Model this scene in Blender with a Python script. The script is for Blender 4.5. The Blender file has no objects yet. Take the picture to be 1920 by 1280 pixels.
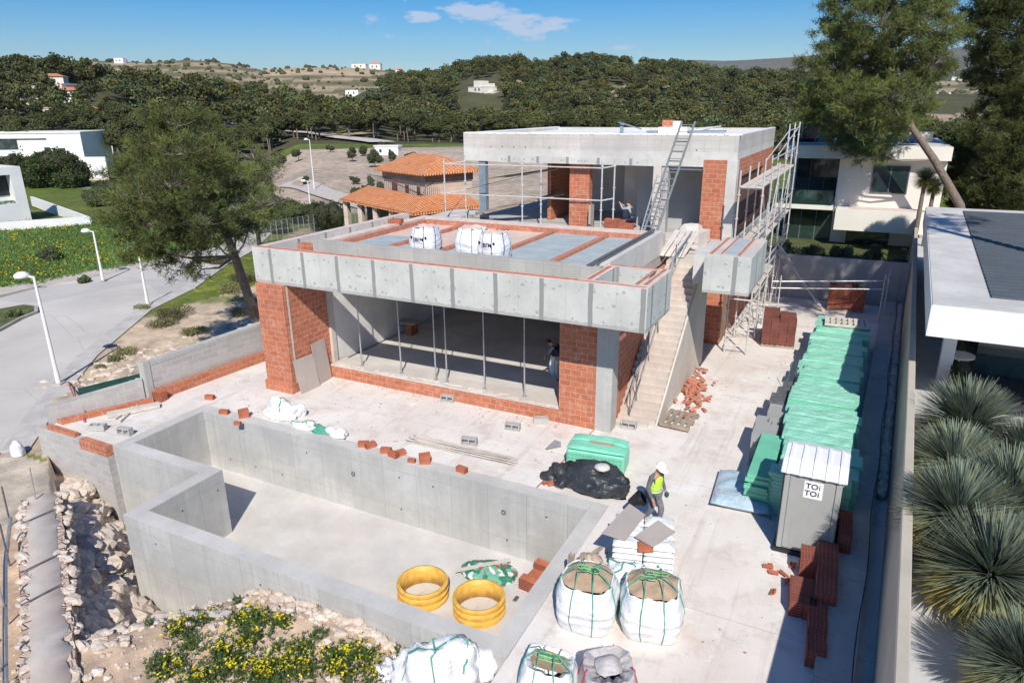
import bpy, bmesh, math, random
import numpy as np
from math import sin, cos, tan, pi, radians, hypot, atan2, sqrt
from mathutils import Vector, Matrix, noise
random.seed(7); rng = np.random.default_rng(7)
scene = bpy.context.scene; COL = scene.collection
# ---------------------------------------------------------------- survey
CAM = np.array([19.405184, -17.509371, 10.0])
FW = np.array([-0.42907284, 0.84505126, -0.31903742])
RT = np.array([0.89295985, 0.45004889, -0.00887179])
UP = np.array([-0.13608532, 0.28869425, 0.94770059]); FPX = 1296.1
def ray(x, y): return FW + RT*(x-960)/FPX - UP*(y-640)/FPX
def G(x, y, z=0.): d = ray(x, y); return Vector(CAM + d*(z-CAM[2])/d[2])
def GY(x, y, Y): d = ray(x, y); return Vector(CAM + d*(Y-CAM[1])/d[1])
def GX(x, y, X): d = ray(x, y); return Vector(CAM + d*(X-CAM[0])/d[0])
def GD(x, y, D): d = ray(x, y); return Vector(CAM + d*D/hypot(d[0], d[1]))
# ---------------------------------------------------------------- tagging
OFF = {}
def tag(o, label=None, cat=None, group=None, kind=None):
    if label: o['label'] = label
    if cat: o['category'] = cat
    if group: o['group'] = group
    if kind: o['kind'] = kind
    return o
def thing(name, label, cat, loc=(0,0,0), rz=0., group=None):
    o = bpy.data.objects.new(name, None); COL.objects.link(o); o.empty_display_size = .1
    o.location = loc; o.rotation_euler = (0,0,rz); OFF[o.name] = Vector(loc)
    return tag(o, label, cat, group)
def link(name, me, parent=None):
    o = bpy.data.objects.new(name, me); COL.objects.link(o)
    if parent: o.parent = parent
    return o
def dup(root, loc=None, rz=None, label=None, parent=None, sc=None):
    c = root.copy(); COL.objects.link(c)
    if parent: c.parent = parent
    if loc is not None: c.location = loc
    if rz is not None: c.rotation_euler = (0,0,rz)
    if sc is not None: c.scale = sc if hasattr(sc,'__len__') else (sc,sc,sc)
    if label: c['label'] = label
    for ch in list(root.children): dup(ch, parent=c)
    return c
# ---------------------------------------------------------------- mesh builder
class MB:
    def __init__(s): s.v=[]; s.f=[]; s.m=[]
    def add(s, vs, fs, mi=0):
        b=len(s.v); s.v += [tuple(v) for v in vs]; s.f += [tuple(i+b for i in f) for f in fs]; s.m += [mi]*len(fs); return s
    def box(s, x0,y0,z0,x1,y1,z1, mi=0, M=None):
        x0,x1=min(x0,x1),max(x0,x1); y0,y1=min(y0,y1),max(y0,y1); z0,z1=min(z0,z1),max(z0,z1)
        vs=[Vector(p) for p in ((x0,y0,z0),(x1,y0,z0),(x1,y1,z0),(x0,y1,z0),(x0,y0,z1),(x1,y0,z1),(x1,y1,z1),(x0,y1,z1))]
        if M is not None: vs=[M@v for v in vs]
        return s.add(vs, [(3,2,1,0),(4,5,6,7),(0,1,5,4),(1,2,6,5),(2,3,7,6),(3,0,4,7)], mi)
    def prism(s, poly, z0, z1, mi=0):   # poly ccw list of (x,y); z may be callables
        n=len(poly); a=sum(poly[i][0]*poly[(i+1)%n][1]-poly[(i+1)%n][0]*poly[i][1] for i in range(n))
        if a<0: poly=poly[::-1]
        f0=z0 if callable(z0) else (lambda x,y:z0); f1=z1 if callable(z1) else (lambda x,y:z1)
        vs=[(p[0],p[1],f0(p[0],p[1])) for p in poly]+[(p[0],p[1],f1(p[0],p[1])) for p in poly]
        fs=[tuple(range(n-1,-1,-1)), tuple(range(n,2*n))]+[(i,(i+1)%n,n+(i+1)%n,n+i) for i in range(n)]
        return s.add(vs, fs, mi)
    def xprism(s, poly, x0, x1, mi=0):  # poly of (y,z) extruded along x
        n=len(poly); vs=[(x0,p[0],p[1]) for p in poly]+[(x1,p[0],p[1]) for p in poly]
        return s.add(vs, [tuple(range(n-1,-1,-1)), tuple(range(n,2*n))]+[(i,(i+1)%n,n+(i+1)%n,n+i) for i in range(n)], mi)
    def bar(s, p, q, w, h=None, mi=0, up=(0,0,1)):   # rectangular bar from p to q
        p=Vector(p); q=Vector(q); h=h or w; d=(q-p).normalized(); u=Vector(up)
        if abs(d.dot(u))>.95: u=Vector((1,0,0))
        a=d.cross(u).normalized()*w/2; b=a.cross(d).normalized()*h/2
        vs=[p-a-b,p+a-b,p+a+b,p-a+b,q-a-b,q+a-b,q+a+b,q-a+b]
        return s.add(vs, [(0,1,2,3),(7,6,5,4),(0,4,5,1),(1,5,6,2),(2,6,7,3),(3,7,4,0)][::1], mi)
    def tube(s, pts, r, n=8, mi=0, closed=False):
        pts=[Vector(p) for p in pts]; k=len(pts); rs=r if hasattr(r,'__len__') else [r]*k; vs=[]; fs=[]
        for i,p in enumerate(pts):
            a=pts[(i-1)%k] if (i>0 or closed) else p; b=pts[(i+1)%k] if (i<k-1 or closed) else p
            d=(b-a).normalized(); u=Vector((0,0,1)) if abs(d.z)<.9 else Vector((1,0,0))
            x=d.cross(u).normalized(); y=x.cross(d)
            for j in range(n): t=2*pi*j/n; vs.append(p+(x*cos(t)+y*sin(t))*rs[i])
        for i in range(k if closed else k-1):
            for j in range(n):
                i2=(i+1)%k; fs.append((i*n+j, i*n+(j+1)%n, i2*n+(j+1)%n, i2*n+j))
        if not closed: fs += [tuple(range(n-1,-1,-1)), tuple(range((k-1)*n,k*n))]
        return s.add(vs, fs, mi)
    def lathe(s, prof, c=(0,0,0), n=24, mi=0, caps=True):   # prof list (r,z)
        vs=[]; fs=[]
        for r,z in prof:
            for j in range(n): t=2*pi*j/n; vs.append((c[0]+r*cos(t), c[1]+r*sin(t), c[2]+z))
        for i in range(len(prof)-1):
            for j in range(n): fs.append((i*n+j, i*n+(j+1)%n, (i+1)*n+(j+1)%n, (i+1)*n+j))
        if caps: fs += [tuple(range(n-1,-1,-1)), tuple(range((len(prof)-1)*n, len(prof)*n))]
        return s.add(vs, fs, mi)
    def rock(s, c, r, seed=0, mi=0, sub=1, amp=.35):
        bm=bmesh.new(); bmesh.ops.create_icosphere(bm, subdivisions=sub+1 if sub>1 else 1, radius=1.)
        if sub==1: bmesh.ops.subdivide_edges(bm, edges=bm.edges[:], cuts=1)
        vs=[]
        for v in bm.verts:
            p=v.co.normalized(); k=1+amp*noise.noise(p*1.7+Vector((seed*3.1,seed*1.7,seed)))+amp*.5*noise.noise(p*4+Vector((seed,0,seed*2)))
            vs.append((c[0]+p.x*r[0]*k, c[1]+p.y*r[1]*k, c[2]+p.z*r[2]*k))
        bm.verts.index_update(); fs=[tuple(v.index for v in f.verts) for f in bm.faces]; bm.free()
        return s.add(vs, fs, mi)
    def build(s, name, mats, parent=None, smooth=False, bevel=0., tint=None, fixn=False):
        off=Vector((0,0,0))
        if parent is not None:
            off=OFF.get(parent.name, off)
        me=bpy.data.meshes.new(name); me.from_pydata([Vector(v)-off for v in s.v], [], s.f)
        if not isinstance(mats,(list,tuple)): mats=[mats]
        for m in mats: me.materials.append(m)
        me.polygons.foreach_set('material_index', s.m)
        if fixn or smooth or bevel:
            bm=bmesh.new(); bm.from_mesh(me)
            if smooth: bmesh.ops.recalc_face_normals(bm, faces=bm.faces)
            if bevel: bmesh.ops.bevel(bm, geom=bm.edges[:]+bm.verts[:], offset=bevel, segments=1, affect='EDGES', clamp_overlap=True)
            bm.to_mesh(me); bm.free()
        box_uv(me, off)
        if smooth: me.polygons.foreach_set('use_smooth', [True]*len(me.polygons))
        me.update(); o=link(name, me, parent); OFF[o.name]=off
        return o
def box_uv(me, off=Vector((0,0,0))):
    uv=me.uv_layers.new(name='UVMap'); n=len(me.loops); co=np.empty(len(me.vertices)*3); me.vertices.foreach_get('co',co); co=co.reshape(-1,3)+np.array(off)
    li=np.empty(n,int); me.loops.foreach_get('vertex_index',li); nf=len(me.polygons)
    nr=np.empty(nf*3); me.polygons.foreach_get('normal',nr); nr=abs(nr.reshape(-1,3)); tot=np.empty(nf,int); me.polygons.foreach_get('loop_total',tot)
    ax=np.repeat(np.argmax(nr+np.array([0,0,1e-4]),1),tot); P=co[li]
    u=np.where(ax==0,P[:,1],P[:,0]); v=np.where(ax==2,P[:,1],P[:,2]); uv.data.foreach_set('uv',np.stack([u,v],1).ravel())
def np_mesh(name, V, F, mat, tint=None, parent=None, smooth=False, mi=None, obj=True):
    me=bpy.data.meshes.new(name); V=np.asarray(V,np.float32); F=np.asarray(F,np.int32); k=F.shape[1]
    me.vertices.add(len(V)); me.vertices.foreach_set('co',V.ravel()); me.loops.add(F.size); me.loops.foreach_set('vertex_index',F.ravel())
    me.polygons.add(len(F)); me.polygons.foreach_set('loop_start',np.arange(0,F.size,k,dtype=np.int32))
    if tint is not None:
        a=me.attributes.new('tint','FLOAT_COLOR','FACE'); c=np.ones((len(F),4),np.float32); c[:,:3]=tint; a.data.foreach_set('color',c.ravel())
    for m in (mat if isinstance(mat,(list,tuple)) else [mat]): me.materials.append(m)
    if mi is not None: me.polygons.foreach_set('material_index', np.asarray(mi,np.int32))
    if smooth: me.polygons.foreach_set('use_smooth',[True]*len(F))
    me.update(calc_edges=True); me.validate()
    if not obj: return me
    o=link(name, me, parent); OFF[o.name]=OFF.get(parent.name,Vector()) if parent else Vector()
    return o
# ---------------------------------------------------------------- materials
class N:
    def __init__(s, name):
        s.m=bpy.data.materials.new(name); s.m.use_nodes=True; s.t=s.m.node_tree; s.t.nodes.clear()
        s.out=s.n('ShaderNodeOutputMaterial'); s.b=s.n('ShaderNodeBsdfPrincipled'); s.l(s.b.outputs[0], s.out.inputs[0]); s._c={}
    def n(s, t, **k):
        x=s.t.nodes.new(t)
        for a,b in k.items(): setattr(x,a,b)
        return x
    def l(s,a,b): s.t.links.new(a,b)
    def set(s, sock, v):
        if hasattr(v,'links'): s.l(v, sock)
        elif hasattr(v,'__len__') and len(v)==3 and sock.type=='RGBA': sock.default_value=(*v,1)
        else: sock.default_value=v
    def coord(s, kind='Object'):
        if 'tc' not in s._c: s._c['tc']=s.n('ShaderNodeTexCoord')
        return s._c['tc'].outputs[kind]
    def mp(s, vec, sc=(1,1,1), loc=(0,0,0)):
        x=s.n('ShaderNodeMapping'); s.l(vec,x.inputs[0]); x.inputs['Scale'].default_value=sc; x.inputs['Location'].default_value=loc; return x.outputs[0]
    def noise(s, scale, vec=None, detail=4, rough=.55, col=False):
        x=s.n('ShaderNodeTexNoise'); s.l(vec or s.coord(), x.inputs['Vector']); x.inputs['Scale'].default_value=scale; x.inputs['Detail'].default_value=detail; x.inputs['Roughness'].default_value=rough
        return x.outputs['Color' if col else 'Fac']
    def vor(s, scale, vec=None, feat='F1', out='Distance'):
        x=s.n('ShaderNodeTexVoronoi', feature=feat); s.l(vec or s.coord(), x.inputs['Vector']); x.inputs['Scale'].default_value=scale; return x.outputs[out]
    def ramp(s, fac, a, b, c0=(0,0,0), c1=(1,1,1)):
        x=s.n('ShaderNodeValToRGB'); s.l(fac,x.inputs[0]); e=x.color_ramp.elements; e[0].position=a; e[1].position=b; e[0].color=(*c0,1); e[1].color=(*c1,1); return x.outputs[0]
    def mix(s, fac, a, b, t='MIX'):
        x=s.n('ShaderNodeMix', data_type='RGBA', blend_type=t); s.set(x.inputs[0],fac); s.set(x.inputs[6],a); s.set(x.inputs[7],b); return x.outputs[2]
    def math(s, op, a, b=0., c=None, clamp=False):
        x=s.n('ShaderNodeMath', operation=op, use_clamp=clamp); s.set(x.inputs[0],a); s.set(x.inputs[1],b)
        if c is not None: s.set(x.inputs[2],c)
        return x.outputs[0]
    def sep(s, vec): x=s.n('ShaderNodeSeparateXYZ'); s.l(vec,x.inputs[0]); return x.outputs
    def bump(s, h, st=.3, d=.02):
        x=s.n('ShaderNodeBump'); s.l(h,x.inputs['Height']); x.inputs['Strength'].default_value=st; x.inputs['Distance'].default_value=d; s.l(x.outputs[0], s.b.inputs['Normal'])
    def fin(s, col=None, rough=.8, metal=0., spec=None):
        if col is not None: s.set(s.b.inputs['Base Color'], col)
        s.set(s.b.inputs['Roughness'], rough); s.b.inputs['Metallic'].default_value=metal
        if spec is not None: s.b.inputs['Specular IOR Level'].default_value=spec
        return s.m
def plain(name, c, rough=.7, var=.12, sc=3., metal=0., bump=0., bs=30.):
    g=N(name); n=g.noise(sc); n2=g.noise(sc*9,detail=3)
    a=tuple(x*(1-var) for x in c); b=tuple(min(1,x*(1+var)) for x in c)
    col=g.mix(g.ramp(n,.3,.7), a, b); col=g.mix(g.math('MULTIPLY',g.ramp(n2,.45,.75),var*1.2), col, tuple(x*.55 for x in c))
    if bump: g.bump(g.noise(bs,detail=5), bump, .02)
    return g.fin(col, rough, metal)
def concrete(name, c=(.42,.41,.385), dark=.6, panel=None, boards=False, pink=0., streak=True):
    g=N(name); o=g.coord(); uv=g.coord('UV')
    col=g.mix(g.ramp(g.noise(.7,o,6,.65),.35,.68), tuple(x*.84 for x in c), tuple(min(1,x*1.1) for x in c))
    col=g.mix(g.math('MULTIPLY',g.ramp(g.noise(3.5,o,8,.7),.5,.72),.35), col, tuple(x*dark for x in c))
    col=g.mix(g.math('MULTIPLY',g.ramp(g.noise(22,o,4),.6,.75),.35), col, tuple(x*.7 for x in c))
    if pink: col=g.mix(g.math('MULTIPLY',g.ramp(g.noise(.45,o,5,.6),.42,.62),pink), col, (.56,.42,.34))
    if streak:
        st=g.noise(1., g.mp(o,(5,5,.35)),5,.6); col=g.mix(g.math('MULTIPLY',g.ramp(st,.5,.72),.38), col, tuple(x*.66 for x in c))
        col=g.mix(g.math('MULTIPLY',g.ramp(g.noise(1., g.mp(o,(9,9,.25),(3,1,5)),4),.55,.7),.25), col, tuple(min(1,x*1.3) for x in c))
    if panel:
        s=g.sep(uv); u=g.math('FRACT', g.math('DIVIDE',s[0],panel[0])); v=g.math('FRACT', g.math('DIVIDE',g.math('ADD',s[1],panel[2]),panel[1]))
        ju=g.math('LESS_THAN',u,.02/panel[0]); jv=g.math('LESS_THAN',v,.016/panel[1]); j=g.math('MAXIMUM',ju,jv)
        col=g.mix(g.math('MULTIPLY',j,.5), col, tuple(x*.5 for x in c))
        # tone per cast panel
        w=g.n('ShaderNodeTexWhiteNoise',noise_dimensions='2D'); cb=g.n('ShaderNodeCombineXYZ'); g.l(g.math('FLOOR',g.math('DIVIDE',s[0],panel[0])),cb.inputs[0]); g.l(g.math('FLOOR',g.math('DIVIDE',s[1],panel[1])),cb.inputs[1]); g.l(cb.outputs[0],w.inputs['Vector'])
        col=g.mix(g.math('MULTIPLY',w.outputs['Value'],.38), col, tuple(x*.72 for x in c))
        # tie holes
        hu=g.math('ABSOLUTE',g.math('SUBTRACT',g.math('FRACT',g.math('DIVIDE',s[0],panel[0]/1.)),.5)); hv=g.math('ABSOLUTE',g.math('SUBTRACT',g.math('FRACT',g.math('DIVIDE',s[1],1.1)),.5))
        h=g.math('LESS_THAN', g.math('ADD',g.math('POWER',g.math('MULTIPLY',hu,panel[0]),2.),g.math('POWER',g.math('MULTIPLY',hv,1.1),2.)), .0009)
        w2=g.n('ShaderNodeTexWhiteNoise',noise_dimensions='2D'); cb2=g.n('ShaderNodeCombineXYZ'); g.l(g.math('FLOOR',g.math('DIVIDE',s[0],panel[0])),cb2.inputs[0]); g.l(g.math('FLOOR',g.math('DIVIDE',s[1],1.1)),cb2.inputs[1]); g.l(cb2.outputs[0],w2.inputs['Vector']); h=g.math('MULTIPLY',h,g.math('LESS_THAN',w2.outputs['Value'],.3))
        col=g.mix(h, col, (.05,.05,.05))
    g.bump(g.noise(14,o,8,.7), .25, .01)
    return g.fin(col, .85)
def brick(name, c1, c2, mort=(.57,.40,.31), w=.37, h=.195, ms=.009, smear=.7, dark=None):
    g=N(name); uv=g.coord('UV'); t=g.n('ShaderNodeTexBrick'); g.l(g.mix(.012,uv,g.noise(3,uv,col=True)),t.inputs['Vector'])
    g.set(t.inputs['Color1'],c1); g.set(t.inputs['Color2'],c2); g.set(t.inputs['Mortar'],mort); t.inputs['Scale'].default_value=1.; t.inputs['Brick Width'].default_value=w; t.inputs['Row Height'].default_value=h
    t.inputs['Mortar Size'].default_value=ms; t.inputs['Bias'].default_value=-.1; t.inputs['Mortar Smooth'].default_value=.2
    col=g.mix(g.math('MULTIPLY',g.ramp(g.noise(6,g.coord(),7,.7),.52,.68),smear), t.outputs[0], mort)
    col=g.mix(g.math('MULTIPLY',g.ramp(g.noise(1.3,g.coord(),4),.35,.7),.35), col, tuple(x*.62 for x in c1))
    gv=g.noise(1,g.mp(uv,(1,55,1)),2); col=g.mix(g.math('MULTIPLY',g.ramp(gv,.5,.6),.22),col,tuple(x*.55 for x in c1))
    g.bump(g.math('ADD',g.math('MULTIPLY',t.outputs['Fac'],-1.),g.math('MULTIPLY',g.noise(25,g.coord(),5),.5)),.5,.012)
    return g.fin(col,.85)
BR1=(.55,.18,.085); BR2=(.41,.12,.06)
M={}
M['brick']=brick('clay_brick',BR1,BR2)
M['brick_small']=brick('clay_brick_course',BR1,BR2,w=.33,h=.17,smear=.35)
M['clay']=plain('clay_block',(.46,.14,.07),.85,.25,2.5,bump=.3)
M['claydust']=plain('dusty_clay_strip',(.50,.20,.125),.9,.3,5,bump=.5)
M['clayshade']=plain('shaded_clay_block',(.36,.10,.06),.85,.25,2.5,bump=.3)  # darker copy of the clay block, shade put into its colour
M['clay_dark']=plain('weathered_clay_and_hole_shade',(.17,.055,.04),.85,.3,2.)  # dark bricks, and the painted shade of brick holes
M['block']=brick('concrete_block',(.50,.48,.455),(.40,.385,.365),(.58,.54,.49),.42,.205,.012,.3)
M['conc']=concrete('concrete_plain',(.47,.46,.43))
M['conc_light']=concrete('concrete_light',(.60,.58,.54),streak=False)
M['conc_shut']=concrete('concrete_shuttered',(.50,.49,.46),.6,(1.22,1.25,.35))
M['conc_top']=concrete('concrete_trowelled',(.55,.53,.49),.75,streak=False)
M['conc_pale']=concrete('concrete_dusty',(.60,.55,.49),.8,streak=False,pink=.25)
M['pool_floor']=concrete('pool_floor_concrete',(.60,.575,.53),.8,streak=False,pink=.18)
def yard():
    g=N('site_slab'); o=g.coord(); col=g.mix(g.ramp(g.noise(.35,o,6,.6),.35,.65),(.66,.59,.53),(.76,.72,.665))
    col=g.mix(g.math('MULTIPLY',g.ramp(g.noise(.9,o,8,.72),.5,.66),.45),col,(.50,.37,.30))
    col=g.mix(g.math('MULTIPLY',g.ramp(g.noise(.55,g.mp(o,(1,1,1),(7,3,0)),7,.7),.58,.7),.85),col,(.80,.78,.75))
    col=g.mix(g.math('MULTIPLY',g.ramp(g.noise(4.5,o,8,.75),.62,.74),.4),col,(.36,.30,.25))
    col=g.mix(g.math('MULTIPLY',g.ramp(g.noise(30,o,3),.66,.74),.35),col,(.34,.24,.19))
    tr_=g.noise(1.,g.mp(o,(3.2,.16,1),(0,2,0)),4,.6); col=g.mix(g.math('MULTIPLY',g.ramp(tr_,.56,.66),.30),col,(.40,.35,.30))
    col=g.mix(g.math('MULTIPLY',g.ramp(g.noise(.8,g.mp(o,(1,1,1),(13,9,0)),9,.78),.56,.62),.42),col,(.44,.40,.36))
    col=g.mix(g.math('MULTIPLY',g.ramp(g.noise(1.4,g.mp(o,(1,1,1),(3,19,0)),8,.75),.60,.66),.6),col,(.84,.82,.79))
    sp_=g.sep(o); jx=g.math('LESS_THAN',g.math('FRACT',g.math('DIVIDE',g.math('ADD',sp_[1],g.math('MULTIPLY',g.noise(.8,o),.06)),5.1)),.004); col=g.mix(g.math('MULTIPLY',jx,.5),col,(.34,.28,.24))
    g.bump(g.noise(9,o,8,.7),.25,.015); return g.fin(col,.9)
M['yard']=yard()
def glue():
    g=N('insulation_panel'); o=g.coord(); uv=g.coord('UV'); s=g.sep(uv); c=(.55,.55,.51)
    col=g.mix(g.ramp(g.noise(1.1,o,6,.65),.35,.68),tuple(x*.86 for x in c),tuple(x*1.08 for x in c))
    wob=g.math('MULTIPLY',g.math('SUBTRACT',g.noise(2.,uv),.5),.06)
    u=g.math('FRACT',g.math('DIVIDE',g.math('ADD',g.math('ADD',s[0],.69),wob),1.515)); st=g.math('LESS_THAN',g.math('ABSOLUTE',g.math('SUBTRACT',u,.99)),.085)
    u2=g.math('FRACT',g.math('DIVIDE',g.math('ADD',s[0],.0),.757)); j=g.math('LESS_THAN',u2,.018)
    col=g.mix(g.math('MULTIPLY',j,.45),col,(.3,.3,.28)); 
    v=g.math('FRACT',g.math('DIVIDE',g.math('SUBTRACT',s[1],4.1),.42)); row=g.math('LESS_THAN',g.math('ABSOLUTE',g.math('SUBTRACT',v,g.math('ADD',.5,g.math('MULTIPLY',g.math('SUBTRACT',g.noise(1.3,uv),.5),.3)))),.17)
    wu=g.mix(.05,uv,g.noise(9,uv,col=True)); vd=g.vor(7.2,wu); vc=g.sep(g.vor(7.2,wu,out='Color')); bl=g.math('MULTIPLY',g.math('LESS_THAN',vd,g.math('ADD',.16,g.math('MULTIPLY',vc[1],.3))),g.math('GREATER_THAN',vc[0],.42)); col=g.mix(g.math('MULTIPLY',g.math('MULTIPLY',row,bl),.7),col,(.29,.29,.28))
    bot=g.math('LESS_THAN',s[1],g.math('ADD',4.1,g.math('MULTIPLY',g.noise(6,uv),.2))); col=g.mix(g.math('MULTIPLY',bot,.55),col,(.30,.29,.26))
    col=g.mix(g.math('MULTIPLY',st,.92),col,(.25,.25,.24))
    g.bump(g.noise(12,o,6),.2,.01); return g.fin(col,.85)
M['glue']=glue()
M['white']=plain('white_render',(.80,.79,.76),.7,.05,.6)
M['cream']=plain('cream_render',(.76,.71,.62),.8,.05,.5)
M['plaster']=plain('interior_plaster',(.72,.70,.67),.8,.12,.8)
M['membrane']=plain('roof_membrane',(.85,.85,.84),.5,.06,1.2)
M['pinktop']=plain('brick_dust_mortar',(.66,.53,.46),.9,.14,2.2)
M['deckblue']=plain('roof_sheet_grey',(.40,.46,.47),.55,.14,1.6)
M['deckpink']=plain('roof_screed',(.66,.50,.41),.9,.12,.9)
M['steel']=plain('galvanised_steel',(.50,.51,.51),.45,.15,6,metal=.6)
M['steel_pale']=plain('painted_scaffold_tube',(.62,.62,.60),.5,.15,6,metal=.3)
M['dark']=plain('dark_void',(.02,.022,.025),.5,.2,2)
M['darkmetal']=plain('dark_steel_section',(.12,.125,.13),.5,.3,6)
M['bluegrey']=plain('blue_grey_paint',(.20,.25,.30),.5,.15,3)
M['sheet']=plain('plasterboard_sheet',(.43,.37,.33),.8,.08,1.5)
M['timber']=plain('raw_timber',(.42,.31,.21),.8,.25,3,bump=.2)
M['timber_grey']=plain('weathered_timber',(.33,.27,.21),.85,.3,4,bump=.3)
M['timber_pale']=plain('dusty_plank',(.60,.54,.47),.85,.15,3)
M['black']=plain('black_rubber',(.02,.02,.022),.5,.2,5)
M['yellow']=plain('yellow_plastic',(.72,.42,.08),.55,.22,5)
M['red']=plain('red_webbing',(.45,.035,.06),.7,.2,5)
M['pinkpipe']=plain('faded_pink_pipe',(.55,.16,.20),.6,.15,5)
M['strapgreen']=plain('green_webbing',(.07,.32,.22),.7,.2,8)
M['limestrap']=plain('lime_webbing',(.25,.50,.22),.7,.2,8)
M['navy']=plain('navy_webbing',(.03,.04,.14),.7,.2,8)
M['sand']=plain('building_sand',(.47,.33,.22),.95,.22,5,bump=.7,bs=18)
M['sandpink']=plain('pink_rubble_fill',(.66,.50,.42),.95,.2,5,bump=.6)
M['greenpl']=plain('green_insulation',(.26,.62,.45),.6,.12,1.1)
M['greendk']=plain('green_insulation_dark',(.16,.52,.34),.6,.14,1.4)
M['greenpale']=plain('pale_green_insulation',(.34,.70,.53),.5,.12,1.3)
M['mint']=plain('mint_plastic',(.22,.62,.44),.45,.1,4)
M['wcgrey']=plain('toilet_shell_grey',(.36,.36,.34),.55,.06,1.2)
M['wcwhite']=plain('toilet_roof_white',(.80,.80,.80),.5,.05,2)
M['signwhite']=plain('sign_white',(.85,.85,.85),.4,.02,2)
M['ink']=plain('sign_ink',(.015,.015,.018),.5,.05,2)
M['inkred']=plain('sign_red',(.6,.04,.04),.5,.05,2)
M['lampwhite']=plain('lamp_white_paint',(.78,.78,.76),.4,.05,3)
M['skin']=plain('skin',(.46,.25,.17),.6,.08,8)
M['vest']=plain('hi_vis_yellow',(.52,.82,.06),.7,.1,7)
M['reflect']=plain('reflective_band',(.55,.6,.5),.4,.1,7)
M['greycloth']=plain('grey_work_cloth',(.13,.13,.14),.9,.2,7)
M['trouser']=plain('grey_trousers',(.17,.175,.19),.9,.2,7)
M['navycloth']=plain('navy_work_cloth',(.025,.035,.065),.9,.2,7)
M['bluesleeve']=plain('grey_blue_sleeve',(.32,.36,.42),.9,.1,7)
M['khaki']=plain('khaki_trousers',(.36,.28,.2),.9,.15,7)
M['hair']=plain('brown_hair',(.06,.035,.02),.8,.2,20)
M['gloves']=plain('green_glove',(.01,.10,.07),.7,.2,7)
M['soil']=plain('pale_soil',(.52,.41,.31),.95,.25,2.5,bump=.9,bs=9)
def fabric(name,c,c2,sc=2.4):
    g=N(name); o=g.coord(); n=g.noise(sc,o,6,.6); col=g.mix(g.ramp(n,.3,.7),c2,c)
    g.bump(g.math('ADD',g.noise(7,o,5,.6),g.math('MULTIPLY',g.noise(2.2,g.mp(o,(1,1,3)),4),1.5)),.75,.05)
    return g.fin(col,.55)
M['bag']=fabric('woven_white_sack',(.82,.82,.83),(.72,.72,.74))
M['film']=fabric('white_plastic_film',(.84,.85,.85),(.70,.74,.73)); M['film'].node_tree.nodes['Principled BSDF'].inputs['Roughness'].default_value=.35
M['greybag']=fabric('grey_sack',(.50,.47,.46),(.40,.38,.37))
M['blackfilm']=fabric('black_plastic_film',(.022,.025,.028),(.05,.055,.06)); M['blackfilm'].node_tree.nodes['Principled BSDF'].inputs['Roughness'].default_value=.28
M['greenfilm']=fabric('green_tinted_wrap',(.36,.70,.54),(.24,.60,.43)); M['greenfilm'].node_tree.nodes['Principled BSDF'].inputs['Roughness'].default_value=.38
M['bluefilm']=fabric('blue_clear_film',(.58,.65,.68),(.30,.46,.56)); M['bluefilm'].node_tree.nodes['Principled BSDF'].inputs['Roughness'].default_value=.25
def camo():
    g=N('green_white_scrap'); o=g.coord(); v=g.vor(7,o,out='Color'); s=g.sep(v); col=g.mix(g.math('GREATER_THAN',s[0],.62),(.03,.20,.12),(.16,.40,.28)); col=g.mix(g.math('GREATER_THAN',s[1],.74),col,(.7,.68,.62)); col=g.mix(g.math('GREATER_THAN',s[2],.9),col,(.35,.12,.09))
    g.bump(g.vor(7,o),.5,.04); return g.fin(col,.6)
M['camo']=camo()
def rocks():
    g=N('limestone_rock'); o=g.coord(); col=g.mix(g.ramp(g.noise(1.6,o,6),.3,.7),(.52,.42,.33),(.70,.60,.50)); col=g.mix(g.math('MULTIPLY',g.ramp(g.noise(9,o,6),.55,.75),.4),col,(.30,.22,.16))
    g.bump(g.noise(6,o,8,.7),.6,.05); return g.fin(col,.9)
M['rock']=rocks()
def stonewall():
    g=N('rubble_masonry'); o=g.coord(); v=g.vor(4.5,o,out='Color'); e=g.vor(4.5,o,'DISTANCE_TO_EDGE'); s=g.sep(v)
    col=g.mix(s[0],(.46,.33,.24),(.68,.54,.43)); col=g.mix(g.ramp(e,.01,.04),(.50,.42,.35),col); g.bump(g.ramp(e,.0,.12),.9,.06); return g.fin(col,.9)
M['stone']=stonewall()
M['stonepale']=brick('pale_stone_masonry',(.72,.58,.47),(.58,.45,.36),(.66,.55,.46),.55,.26,.02,.5)
def tiles():
    g=N('terracotta_roof_tiles'); o=g.coord(); uv=g.coord('UV'); col=g.mix(g.ramp(g.noise(3,o,5,.7),.3,.7),(.55,.15,.04),(.80,.33,.12)); w=g.sep(g.vor(3.2,o,out='Color')); col=g.mix(g.math('MULTIPLY',w[0],.5),col,(.70,.36,.2))
    x=g.n('ShaderNodeTexWave'); g.l(uv,x.inputs[0]); x.inputs['Scale'].default_value=1.5; x.inputs['Distortion'].default_value=.4
    y=g.n('ShaderNodeTexWave',bands_direction='Y'); g.l(uv,y.inputs[0]); y.inputs['Scale'].default_value=1.; y.inputs['Distortion'].default_value=1.2
    g.bump(g.math('ADD',x.outputs['Fac'],g.math('MULTIPLY',y.outputs['Fac'],.6)),1.,.08); return g.fin(col,.85)
M['tiles']=tiles()
def glass(name,c=(.02,.035,.035),rough=.05):
    g=N(name); return g.fin(g.mix(g.ramp(g.noise(.8,g.coord(),3),.45,.6),c,tuple(x*2.2 for x in c)),rough,0,.8)
M['glass']=glass('dark_window_glass'); M['glassgreen']=glass('green_window_glass',(.02,.04,.034),.08)
M['solar']=glass('solar_panel_glass',(.012,.018,.035),.15)
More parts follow.
